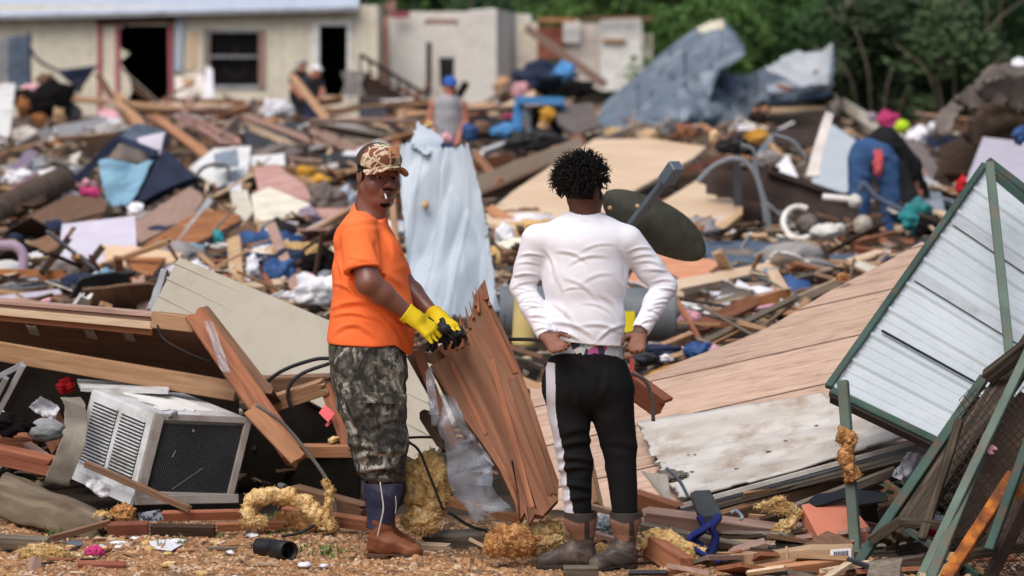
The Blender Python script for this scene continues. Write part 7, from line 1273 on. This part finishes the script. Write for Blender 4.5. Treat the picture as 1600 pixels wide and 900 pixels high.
def crumpled_metal():
    g = P(1050,205,62); root = empty('crumpled_roofing', tuple(g), 'huge crumpled sheet of blue-grey metal roofing rearing up against the trees', 'roofing sheet')
    def ruled(nm, top, bot, yt, yb, seed, nx=110, ny=70, amp=2.1):
        a = catmull([Vector((x,y,0)) for x,y in top], 16); b = catmull([Vector((x,y,0)) for x,y in bot], 16); V = []; F = []
        for j in range(ny+1):
            for i in range(nx+1):
                u = i/nx; p = a[min(len(a)-1,int(u*(len(a)-1)+.5))].lerp(b[min(len(b)-1,int(u*(len(b)-1)+.5))], j/ny); Y = yt+(yb-yt)*j/ny; q = P(p.x,p.y,Y); w = Vector((q.x*.8+q.z*.5, q.z*.8-q.x*.45, seed)); e = math.sin(math.pi*min(1,max(0,j/ny*1.02)))*.7+.3
                dd = mnoise.voronoi(w*.9)[0]; d2 = mnoise.voronoi(w*2.1)[0]; q.y += e*amp*(1.8*mnoise.noise(w*.6)-1.5*min(dd[1]-dd[0],.8)-.8*min(d2[1]-d2[0],.7)); V.append(q)
        for j in range(ny):
            for i in range(nx): F.append((j*(nx+1)+i,(j+1)*(nx+1)+i,(j+1)*(nx+1)+i+1,j*(nx+1)+i+1))
        o = link(nm, mesh(nm, V, F, 'galv_dark', True), root); m_ = o.modifiers.new('solid','SOLIDIFY'); m_.thickness = .02; m_.offset = 1; return o
    ruled('roofing_peak', [(916,196),(958,150),(1000,116),(1040,80),(1085,48),(1130,38),(1160,72)], [(914,210),(950,212),(995,210),(1040,209),(1080,206),(1104,160),(1120,110)], 64, 57.5, 3.3)
    ruled('roofing_wing', [(1068,118),(1118,112),(1160,118),(1200,106),(1250,86),(1300,79)], [(1070,208),(1110,209),(1150,204),(1182,160),(1216,166),(1296,150)], 61, 57, 7.7, amp=1.5)
    o = quad3('pale_roofing', [P(1192,122,56.6),P(1248,84,57),P(1304,78,56.6),P(1296,146,55.6)], 'pale_metal', .02, nx=36, ny=30, wr=.3, wrs=.6, smooth=True, jag=(.1,.1,.1,.1), curl=.1, seed=41); tag(o, 'pale curved metal sheet with rusty streaks left of the leaning post', 'metal sheet')
    o = quad3('pale_roofing', [P(1196,140,57.5),P(1296,104,57.2),P(1302,136,56.4),P(1212,168,56.2)], 'galv', .02, nx=36, ny=20, wr=.3, wrs=.8, smooth=True, jag=(.15,.1,.15,.1), curl=.1, seed=43); tag(o, 'lower grey fold under the pale curved metal sheet', 'metal sheet')
    for i,(x,y) in enumerate([(1228,138),(1256,128),(1284,116)]): LU('rust_streak',None,None,x,y,15,4,'wood_red',Y=56.3,rot=-20,parent=o,sub=3)
crumpled_metal()
def carpet_mound():
    Y = 38; root = empty('carpet_heap', tuple(P(1540,260,Y)), 'arched heap of muddy grey carpet at the right edge', 'carpet')
    for i,(a,b,c,d,s,m) in enumerate([((1456,216),(1500,146),(1530,148),(1490,222),1,'greybrown'),((1488,152),(1560,98),(1640,86),(1560,170),2,'greybrown'),((1520,140),(1620,110),(1640,190),(1540,160),3,'greybrown'),((1476,212),(1530,160),(1640,180),(1640,300),4,'brown_rug')]):
        quad3('carpet_fold', [P(*a,Y-.2*i),P(*b,Y+.5-.2*i),P(*c,Y+.4),P(*d,Y+(.9 if i == 3 else -.2))], m, .05, nx=30, ny=24, wr=.3, wrs=1.2, smooth=True, jag=(.12,.1,.1,.1), parent=root, seed=s)
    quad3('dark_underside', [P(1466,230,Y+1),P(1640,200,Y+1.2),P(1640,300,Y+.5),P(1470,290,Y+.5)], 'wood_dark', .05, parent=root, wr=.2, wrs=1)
carpet_mound()
def ibeam():
    Y = 33; root = empty('steel_beam', tuple(P(1220,340,Y)), 'dark brown steel I-beam lying left of the bending person', 'steel beam')
    for nm,pts in (('web',[(1103,262),(1210,266),(1340,318),(1338,362),(1212,318),(1103,302)]),): o = poly3(nm, planar(pts,[Y,Y,Y-.6,Y-.6,Y,Y]), 'iron', .03, root)
    for a,b in (((1200,266),(1342,314)),((1104,260),(1212,265)),((1200,318),(1340,362))): BM('flange',None,None,a[0],a[1],b[0],b[1],8,'iron',Y=Y-.1,Y2=Y-.5,th=.16,jag=0,parent=root)
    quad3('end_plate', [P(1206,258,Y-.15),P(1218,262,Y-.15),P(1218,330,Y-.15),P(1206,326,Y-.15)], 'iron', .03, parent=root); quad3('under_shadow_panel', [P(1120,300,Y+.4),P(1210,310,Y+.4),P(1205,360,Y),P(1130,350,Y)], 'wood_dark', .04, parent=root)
    for lb,pts,r in [('fat grey hose arching over the steel beam',[(1090,284),(1118,258),(1152,248),(1178,268),(1192,310),(1200,374)],4.2),('pale hose coming down right of the black tripod',[(1158,226),(1178,236),(1184,275),(1200,330),(1204,370)],3),('thin grey hose sagging to the toilet bowl',[(1196,316),(1230,345),(1262,365),(1290,392)],3),('short grey hose over the white packet',[(1210,210),(1240,222),(1262,250)],2.5),('dark bent tube over the bending person\'s feet',[(1342,300),(1350,288),(1372,310),(1420,335),(1452,362)],5)]: TU('hose',lb,'hose',pts,r,'pipe_grey' if 'dark' not in lb else 'slate_blue',Y=32.2,k=0,seg=10)
    rt = empty('tripod_machine', tuple(P(1152,330,32.6)), 'tangled black machine on a post above the steel beam', 'machine'); BM('post',None,None,1151,225,1153,322,13,'charcoal',Y=32.5,Y2=32.4,parent=rt,jag=0); LU('motor',None,None,1146,228,26,12,'black_plastic',Y=32.5,parent=rt,amp=.5,fr=2.5); LU('motor_cap',None,None,1170,234,14,9,'black_plastic',Y=32.4,parent=rt,amp=.5,fr=2.5); LU('tuft',None,None,1116,215,8,12,'tan_box',Y=32.6,parent=rt)
ibeam()
def toilet():
    Y = 30.6; root = empty('toilet', tuple(P(1260,375,Y)), 'broken white toilet lying on its side under the steel beam', 'toilet'); V = []; F = []
    c = P(1250,348,Y); s = 1/pxm(Y)
    pts = [c+Vector((math.cos(a)*26*s, math.sin(a)*.12, math.sin(a)*24*s)) for a in np.linspace(R(60),R(300),9)]; tube3('rim', pts, 5*s, 'porcelain', root, seg=10)
    LU('bowl',None,None,1262,350,18,17,'greybrown',Y=Y+.12,parent=root,ridge=.05,amp=.15); LU('bowl',None,None,1292,362,26,13,'porcelain',Y=Y-.05,parent=root,ridge=.03,amp=.2); LU('spout',None,None,1312,356,8,7,'porcelain',Y=Y-.08,parent=root,ridge=0)
    r2 = empty('washbasin', tuple(P(1348,365,Y+.6)), 'white ceramic basin pieces left of the bending person\'s feet', 'basin'); LU('bowl',None,None,1348,352,15,16,'porcelain',Y=Y+.5,parent=r2,ridge=0,amp=.12); LU('pedestal',None,None,1336,315,11,12,'porcelain',Y=Y+1.2,parent=r2,ridge=0,amp=.15); tube3('pipe', [P(1286,308,Y+1.3),P(1310,310,Y+1.25),P(1330,312,Y+1.2)], 6*s, 'porcelain', r2, seg=10)
toilet()
def blue_frame():
    root = empty('vehicle_cab', tuple(P(830,212,54)), 'wrecked light blue pickup cab half buried behind the black bin bag', 'pickup cab'); Y = 54
    for nm,a,b,w_,m,th in (('roof_rail',(808,156),(880,158),12,'blue_paint',1.2),('door_pillar',(812,154),(806,216),16,'blue_paint',.12),('rear_pillar',(876,158),(884,200),10,'blue_paint',.12),('door_pillar_trim',(825,166),(826,206),9,'galv',.1),('sill',(768,206),(812,208),16,'blue_paint',.6)): BM(nm,None,None,a[0],a[1],b[0],b[1],w_,m,Y=Y,Y2=Y,th=th,jag=0,parent=root)
    poly3('window_opening', [P(828,166,Y+.9),P(876,166,Y+.9),P(880,212,Y+.9),P(826,212,Y+.9)], 'shade_black', .03, root); poly3('bed_side', [P(716,184,Y+.3),P(808,184,Y+.3),P(808,214,Y+.3),P(716,214,Y+.3)], 'charcoal', .1, root)  # near-black sheet in the opening, painted as shade inside the cab
    BM('hose_clip',None,None,1,1,1,1,1,'iron',Y=1) if 0 else None
blue_frame()
def gutter():
    o = quad3('curled_gutter', [P(1286,182,35),P(1298,188,35),P(1276,284,33.5),P(1256,282,33.5)], 'interior_wall', .02, nx=20, ny=10, wr=.03, wrs=3, curl=.04, smooth=True); tag(o, 'curled off-white gutter strip left of the pale metal sheet', 'gutter')
gutter()
# ---------------------------------------------------------------- loose pieces filling the field: each one an object of its own
def region(px, Y):
    h = ['at the left edge','below the trailer doorway','left of the orange-shirted man','behind the orange-shirted man','between the two men','behind the white-shirted man','right of the satellite dish','around the steel beam','below the carpet heap'][min(8, max(0, sum(px > t for t in (110,300,480,620,800,1000,1150,1330))))]
    return h, ('nearer' if Y < 24 else 'middle' if Y < 34 else 'far' if Y < 48 else 'farthest')
rnd = random.Random(77)
pools = {'plank': (190, [('pine',2.6,'tan'),('pine_pale',1.8,'pale pine'),('pine_orange',1.4,'orange-brown'),('wood_red',1.8,'red-brown'),('wood_brown',2.6,'brown'),('wood_grey',2.2,'weathered grey'),('wood_pinkish',1.8,'pinkish'),('white_paint',1.4,'white-painted'),('wood_dark',3.,'dark wet')]),
 'lath': (230, [('pine',2.,'tan'),('pine_pale',1.5,'pale'),('wood_brown',2,'brown'),('wood_dark',3,'dark'),('wood_red',1.5,'red-brown'),('wood_grey',1.5,'grey')]),
 'board_piece': (260, [('white_paint',1.8,'white'),('cream_paint',1.3,'cream'),('tan_board',1.2,'tan'),('pink_dust',1.5,'dusty pink'),('grey_paint',1.2,'grey'),('wood_brown',2.4,'brown'),('wood_dark',3.,'dark'),('galv',.6,'metallic grey'),('interior_wall',1.8,'dirty beige'),('charcoal',1.6,'charcoal'),('rust_orange',.5,'rusty orange')]),
 'cloth': (70, [('white_cloth',1.6,'white'),('grey_cloth',1.5,'grey'),('navy',1.4,'navy'),('black_cloth',2.2,'black'),('denim',.3,'blue'),('light_blue',.15,'light blue'),('insulation',1.4,'yellow'),('greybrown',1.8,'grey-brown')]),
 'stick': (290, [('pine',2,'tan'),('wood_dark',2.5,'dark'),('wood_grey',2,'grey'),('wood_red',1.8,'red-brown'),('white_paint',.8,'white'),('pine_pale',1.6,'pale'),('steel_grey',.8,'metal')])}
SKIP = [(745,212,1110,345),(90,335,215,420),(118,200,306,335),(1100,255,1345,362),(1320,190,1460,392),(632,185,790,510),(1265,180,1345,300),(975,395,1130,460),(390,255,500,350),(1225,325,1360,385),(0,280,100,365)]
LAND = [(88,380,'the lavender-grey board'),(215,262,'the navy suitcase'),(60,315,'the dark rug roll'),(380,362,'the long white beam'),(440,425,'the blue denim heap'),(510,312,'the grey-brown pillow'),(430,320,'the pinkish-white wallboard'),(365,255,'the white sheets'),(320,195,'the pink lumber heap'),(550,225,'the long grey-brown beam'),(500,165,'the porch people'),(210,145,'the trailer doorway'),(65,160,'the dark clothes heap'),(366,130,'the trailer window'),(140,200,'the fallen white boards'),(295,358,'the slanting white batten'),(470,450,'the white bag'),(600,120,'the porch stairs'),(700,150,'the man in grey'),(840,215,'the black bin bag'),(845,180,'the blue pickup cab'),(900,250,'the big tan sheet'),(1020,352,'the satellite dish'),(1095,318,'the tan carcass'),(1052,425,'the salmon board'),(1180,400,'the slate-blue sheet'),(1230,440,'the long pale platform edge'),(1150,230,'the black machine'),(1250,310,'the steel beam'),(1262,352,'the broken toilet'),(1305,240,'the pale metal sheet'),(1375,260,'the bending person'),(1432,340,'the green cloth tangle'),(1386,187,'the pink bag'),(1410,198,'the lime ball'),(1540,180,'the carpet heap'),(1570,270,'the pale leaning sheet'),(1210,185,'the fibrous orange heap'),(1040,130,'the crumpled roofing'),(1305,130,'the leaning post'),(920,490,'the grey tank'),(820,500,'the yellow foam column'),(790,380,'the white-blue clothes'),(710,350,'the tall metal sheet'),(1090,548,'the denim heap'),(1200,490,'the reddish rough beam'),(30,430,'the orange-brown plank at the edge'),(170,440,'the blue and white towel'),(745,180,'the white post')]
def near(px, py):
    d = sorted(LAND, key=lambda t: abs(t[0]-px)+1.6*abs(t[1]-py))[0]; dx, dy = px-d[0], py-d[1]
    return ('right of' if dx > 0 else 'left of')+' '+d[2] if abs(dx) > 1.5*abs(dy) else ('below' if dy > 0 else 'above')+' '+d[2]
cats = {'plank':'plank','lath':'lath','board_piece':'board','cloth':'cloth','stick':'stick'}; LIB = {}
USED = set()
for kind, (n, pal) in pools.items():
    done = tries = 0
    while done < n and tries < n*6:
        tries += 1
        m, _, cn = rnd.choices(pal, [p[1] for p in pal])[0]; py = 196+(rnd.random()**1.0)*585; px = rnd.uniform(-60,1660); Y = YA(py)+.15
        if py > 555: py = rnd.uniform(190,500)
        while any(a < px < c and b < py < d for a, b, c, d in SKIP) or (kind in ('board_piece','cloth') and py > 480 and px > 640): px = rnd.uniform(-60,1660); py = rnd.uniform(192,470)
        if 640 < px < 1000 and py > 500: py = rnd.uniform(200,340) if not 745 < px < 1000 else 470
        Y = YA(py)+.15
        key = (kind, m, rnd.randrange(3))
        if key not in LIB:
            r2 = random.Random(str(key)); M0 = None
            if kind == 'lath': o = box3('tmp', Vector((-.5,0,0)), Vector((.5,0,0)), Vector((0,1,0)), r2.uniform(.03,.06), .015, m, jag=.06, seed=r2.randrange(999))
            elif kind == 'plank': o = box3('tmp', Vector((-.5,0,0)), Vector((.5,0,0)), Vector((0,1,0)), r2.uniform(.06,.12), .035, m, jag=.08, seed=r2.randrange(999))
            elif kind == 'stick': o = box3('tmp', Vector((-.5,0,0)), Vector((.5,0,0)), Vector((0,1,0)), r2.uniform(.015,.035), .018, m, jag=.03, seed=r2.randrange(999), nseg=1)
            elif kind == 'board_piece': o = quad3('tmp', [Vector((-.4,-.25,0)),Vector((.4,r2.uniform(-.3,-.1),0)),Vector((r2.uniform(.2,.4),.25,0)),Vector((-.35,r2.uniform(.1,.3),0))], m, .018, nx=10, ny=8, wr=.03, wrs=1.5, jag=(.05,.05,.04,.04), seed=r2.randrange(99))
            else: me = lump_mesh('cloth', .26,.22,.12, m, .4, 1.8, r2.randrange(99), 3, .2); o = link('tmp', me)
            LIB[key] = o.data; o.data.name = kind; bpy.data.objects.remove(o)
        s = {'plank':rnd.uniform(.5,1.5),'lath':rnd.uniform(.6,1.5),'stick':rnd.uniform(.4,1.3),'board_piece':rnd.uniform(.3,1.0),'cloth':rnd.uniform(.5,1.3)}[kind]*(1 if Y < 40 else 1.15)
        c = P(px, py, Y); c.z = Z0(Y)-.05+rnd.uniform(-.05,.10)
        e = (rnd.gauss(0,.35)-.15, rnd.gauss(0,.28), rnd.uniform(0,6.28)) if kind != 'cloth' else (0,0,rnd.uniform(0,6.28))
        sc = (s,1,1) if kind in ('plank','stick','lath') else (s,s,s)
        M = Matrix.Translation(c) @ Matrix.Rotation(e[2],4,'Z') @ Matrix.Rotation(e[1],4,'Y') @ Matrix.Rotation(e[0],4,'X') @ Matrix.Diagonal((*sc,1))
        h, d = region(px, Y); nn = {'plank':'plank','lath':'lath','board_piece':'flat board','cloth':'cloth','stick':'stick'}[kind]
        sz = 'long' if s > 1.1 else 'short' if s < .7 else 'medium'; at_ = near(px, py); lb = '%s %s %s %s, %s' % (sz if kind in ('plank','stick','lath') else {'long':'large','short':'small','medium':'middling'}[sz], cn, nn, at_, d+' rubble')
        yw = abs(math.cos(e[2])); lb = lb.replace(', ', (', sideways, ' if yw > .8 else ', end-on, ' if yw < .4 else ', slantwise, ') if kind != 'cloth' else ', ')
        if lb in USED: continue
        USED.add(lb); done += 1; o = bpy.data.objects.new(kind, LIB[key]); COL.objects.link(o); o.matrix_basis = M
        tag(o, lb, cats[kind], 'loose %s %ss in the %s rubble %s' % (cn, nn.split()[-1], d, h))
# small chips and scraps on the near gravel and at the foot of the pile
for i in range(130):
    m, cn = rnd.choice([('pine_pale','pale'),('pine_orange','orange-brown'),('wood_red','red-brown'),('wood_dark','dark'),('white_cloth','white'),('wood_grey','grey'),('insulation','yellow'),('pine','tan')]); px = rnd.choice([rnd.uniform(0,700),rnd.uniform(900,1350),rnd.uniform(0,420)]); py = rnd.uniform(822,900) if px < 860 else rnd.uniform(790,900)
    if rnd.random() < .5 and px < 860: py = rnd.uniform(815,845)
    Y = 2.3*FP/(py-60)*1.0; c = P(px,py,Y); c.z = Z0(Y)+.012; key = ('chip',m,rnd.randrange(2))
    if key not in LIB:
        if m in ('insulation','white_cloth'): LIB[key] = lump_mesh('scrap', .03,.02,.010, m, .5, 2, i, 2, .1)
        else: o = box3('tmp', Vector((-.045,0,0)), Vector((.045,0,0)), Vector((0,1,0)), .018, .006, m, jag=.02, seed=i); LIB[key] = o.data; bpy.data.objects.remove(o)
    o = bpy.data.objects.new('wood_chip' if m not in ('insulation','white_cloth') else 'scrap', LIB[key]); COL.objects.link(o); s = rnd.uniform(.5,1.6); o.matrix_basis = Matrix.Translation(c) @ Matrix.Rotation(rnd.uniform(0,6.28),4,'Z') @ Matrix.Rotation(rnd.gauss(0,.15),4,'X') @ Matrix.Diagonal((s,s,s,1))
    q = sorted([(60,848,'the wet corner timber'),(150,862,'the magenta toy'),(200,826,'the red-brown timber block'),(288,828,'the dark squared timber'),(392,822,'the orange-brown plank end'),(428,857,'the black pipe'),(338,885,'the pale grey flake'),(160,888,'the lone brick'),(250,852,'the white paper scrap'),(520,835,'the hanging insulation'),(600,868,'the brown boot'),(715,858,'the grey pine offcut'),(800,850,'the brown insulation heap'),(960,880,'the tan boots'),(1045,868,'the squared red block'),(1110,860,'the blue strap'),(1235,868,'the carton'),(1310,810,'the salmon box'),(1190,810,'the orange board')], key=lambda t: abs(t[0]-px)+2*abs(t[1]-py))[0]
    side = ('right of ' if px > q[0] else 'left of ')+q[2]; lb = '%s %s scrap on the ground %s' % ('tiny' if s < .85 else 'small' if s < 1.2 else 'larger', cn, side)
    if lb in USED: bpy.data.objects.remove(o); continue
    USED.add(lb); tag(o, lb, 'scrap', '%s scraps on the ground' % cn)

for nm,lb,ct,x0,y0,x1,y1,w_,m,a,b in [('board','wide orange-brown board lying at the bottom edge right of the blue strap','board',1165,905,1330,884,34,'pine_orange',15.0,15.1),('board','tan splintered board under the lowest weathered rail','board',1340,905,1480,884,22,'wood_brown',15.1,15.2),('board','dark board behind the crosspiece at lower right','board',1370,800,1490,776,26,'wood_dark',16.0,16.0),('board','brown board behind the white cloth under the ribbed panel','board',1380,760,1420,790,26,'wood_brown',16.4,16.3),('board','grey board between the green bars at lower right','board',1400,862,1540,834,14,'weathered',15.4,15.6),('board','tan split board left of the black plate','board',1160,772,1330,742,8,'pine',16.5,16.7),('board','dark board in the gap under the metal sheet','board',1240,800,1420,768,30,'wood_dark',16.6,16.7),('board','dark board behind the carton','board',1130,850,1260,836,20,'wood_dark',15.9,15.9),('board','black board beneath the pile at the lower right corner','board',1440,912,1620,870,60,'wood_dark',15.7,15.8)]:
    o = BM(nm,lb,ct,x0,y0,x1,y1,w_,m,Y=a,Y2=b,th=.03,roll=.6); bev(o,.003)
PO('shade_sheet','near-black sheet behind the lower right pile, standing in for shade','sheet',[(1150,905),(1180,838),(1360,770),(1640,740),(1640,930),(1160,930)],'shade_black',k=0,Y=16.6,th=.02)  # upright near-black sheet painted as shade behind the pile
tag(link('leaf_litter', leaf_mesh('leaf_litter', [(Vector((0,0,0)),.35)], 260, .05, 'leaf3', random.Random(9)), None, Matrix.Translation(P(1440,800,15.9)) @ Matrix.Diagonal((1.,.3,.5,1))), 'green leafy scraps among the lower right pile', 'leaves', kind='stuff')

rn = random.Random(31); k_ = 0
LR = [(1010,868,'the squared red block'),(1110,850,'the blue strap'),(1100,790,'the rubber block'),(1180,870,'the carton end'),(1235,868,'the carton'),(1300,820,'the salmon box'),(1330,775,'the black plate'),(1325,700,'the upright green bar'),(1430,735,'the white cloth'),(1440,770,'the dark cloth'),(1440,820,'the crosspiece'),(1400,885,'the lowest weathered rail'),(1480,880,'the rusted pipe'),(1220,795,'the long insulation scrap'),(1000,850,'the tan boots'),(1500,740,'the teal cloth')]
while k_ < 80:
    px, py = rn.uniform(995,1560), rn.uniform(785,905); Y = 2.3*FP/(py-60)+rn.uniform(0,.25); kind = rn.choice(['lath','plank','stick','stick','board_piece']); m, cn = rn.choice([('wood_brown','brown'),('wood_dark','dark'),('pine','tan'),('wood_red','red-brown'),('wood_grey','grey'),('wood_pinkish','pinkish'),('pine_pale','pale'),('charcoal','charcoal')]); key = (kind,m,'r')
    if key not in LIB:
        r2 = random.Random(str(key)); o = box3('tmp', Vector((-.5,0,0)), Vector((.5,0,0)), Vector((0,1,0)), {'lath':.045,'plank':.09,'stick':.02,'board_piece':.2}[kind], .02, m, jag=.07, seed=r2.randrange(999)); LIB[key] = o.data; o.data.name = kind; bpy.data.objects.remove(o)
    s_ = rn.uniform(.12,.5) if kind != 'board_piece' else rn.uniform(.1,.25); q = sorted(LR, key=lambda t: abs(t[0]-px)+1.5*abs(t[1]-py))[0]; lb = '%s %s %s scrap %s %s' % ('short' if s_ < .25 else 'longer', cn, {'board_piece':'board'}.get(kind,kind), rn.choice(['just right of','close beside']) if px > q[0] else rn.choice(['just left of','tucked beside']), q[2])
    if lb in USED: continue
    USED.add(lb); k_ += 1; c = P(px,py,Y); c.z = Z0(Y)+.02+rn.random()*.04; o = bpy.data.objects.new(kind, LIB[key]); COL.objects.link(o); o.matrix_basis = Matrix.Translation(c) @ Matrix.Rotation(rn.gauss(0,.7),4,'Z') @ Matrix.Rotation(rn.gauss(0,.12),4,'Y') @ Matrix.Rotation(rn.gauss(0,.4),4,'X') @ Matrix.Diagonal((s_,.8,1,1)); tag(o, lb, 'wood scrap', 'wood scraps at the lower right')

k_ = 0; rn = random.Random(8)
while k_ < 110:
    Y = rn.uniform(46,75); px, py = rn.uniform(170,1500), 200; c = P(px,py,Y); c.z = Z0(Y)+rn.random()**1.5*.40; m, cn = rn.choice([('pine','tan'),('pine_pale','pale'),('wood_pinkish','pinkish'),('wood_brown','brown'),('wood_red','red-brown'),('pine_orange','orange-brown'),('wood_grey','grey'),('white_paint','white'),('wood_dark','dark')]); a = rn.choice([rn.gauss(.3,.4), rn.gauss(math.pi-.3,.4)]); el = rn.gauss(0,.3); s_ = rn.uniform(.8,2.4)
    v = cam.matrix_basis.inverted() @ c; qx, qy = 800+FP*v.x/-v.z, 450-FP*v.y/-v.z; lb = '%s %s splintered board %s, %s' % ('long' if s_ > 1.6 else 'short', cn, near(qx,qy), 'slanting' if abs(el) > .25 else 'nearly level')
    if 640 < qx < 730 and Y < 50 or (400 < qx < 560 and (qy < 190 or s_ > 1.5)) or (890 < qx < 1600 and (c.z > Z0(Y)+.12 or Y < 58 or abs(el) > .2)) or 735 < qx < 890 and Y < 58 or any(a_ < qx < c_ and b_ < qy < d_ for a_, b_, c_, d_ in SKIP) or lb in USED: continue
    key = ('splinter', m, rn.randrange(2))
    if key not in LIB: o = box3('tmp', Vector((-.5,0,0)), Vector((.5,0,0)), Vector((0,1,0)), rn.uniform(.08,.17), .035, m, jag=.12, seed=rn.randrange(999)); LIB[key] = o.data; o.data.name = 'splintered_board'; bpy.data.objects.remove(o)
    USED.add(lb); k_ += 1; o = bpy.data.objects.new('splintered_board', LIB[key]); COL.objects.link(o); o.matrix_basis = Matrix.Translation(c) @ Matrix.Rotation(a,4,'Z') @ Matrix.Rotation(el,4,'Y') @ Matrix.Rotation(rn.gauss(.3,.5),4,'X') @ Matrix.Diagonal((s_,1,1,1)); tag(o, lb, 'board', 'splintered boards in front of the wrecked homes')

rn = random.Random(5); V = []; F = []; mi = []
for i in range(15000):
    Y = 17.6+60*rn.random()**1.35; x = rn.uniform(-1,1)*(3.2+Y*.2); 
    if Y < 21 and x > .2: continue
    g_ = Z0(Y)-.22*min(1, max(0,(Y-17.2)/2.5)); L_ = rn.uniform(.04,.30); w_ = rn.uniform(.015,.07 if rn.random() < .8 else .16); a = rn.uniform(0,6.28); u = Vector((math.cos(a),math.sin(a),rn.gauss(0,.22))); v = Vector((-math.sin(a),math.cos(a),rn.gauss(0,.3))); n_ = u.cross(v).normalized()*rn.uniform(.004,.012); c = Vector((x,Y,g_+.04+rn.random()*.20)); b = len(V)
    p = [c-u*L_*.5-v*w_*.5, c+u*L_*.5-v*w_*.5*rn.uniform(.2,1), c+u*L_*rn.uniform(.3,.5)+v*w_*.5, c-u*L_*.5+v*w_*.5]; V += [q+n_ for q in p]+[q-n_ for q in p]; F += [tuple(b+t for t in f) for f in ((0,1,2,3),(0,4,5,1),(1,5,6,2),(2,6,7,3),(3,7,4,0))]; m_ = rn.choice((0,0,1,2,2,3,4,4,5,6)); mi += [m_]*5
tag(link('rubble', mesh('rubble', V, F, ['pine','pine_pale','wood_brown','wood_pinkish','wood_grey','interior_wall','wood_dark'], False, mi)), 'small splinters and shards covering the ground under the wreckage', 'rubble', kind='stuff')
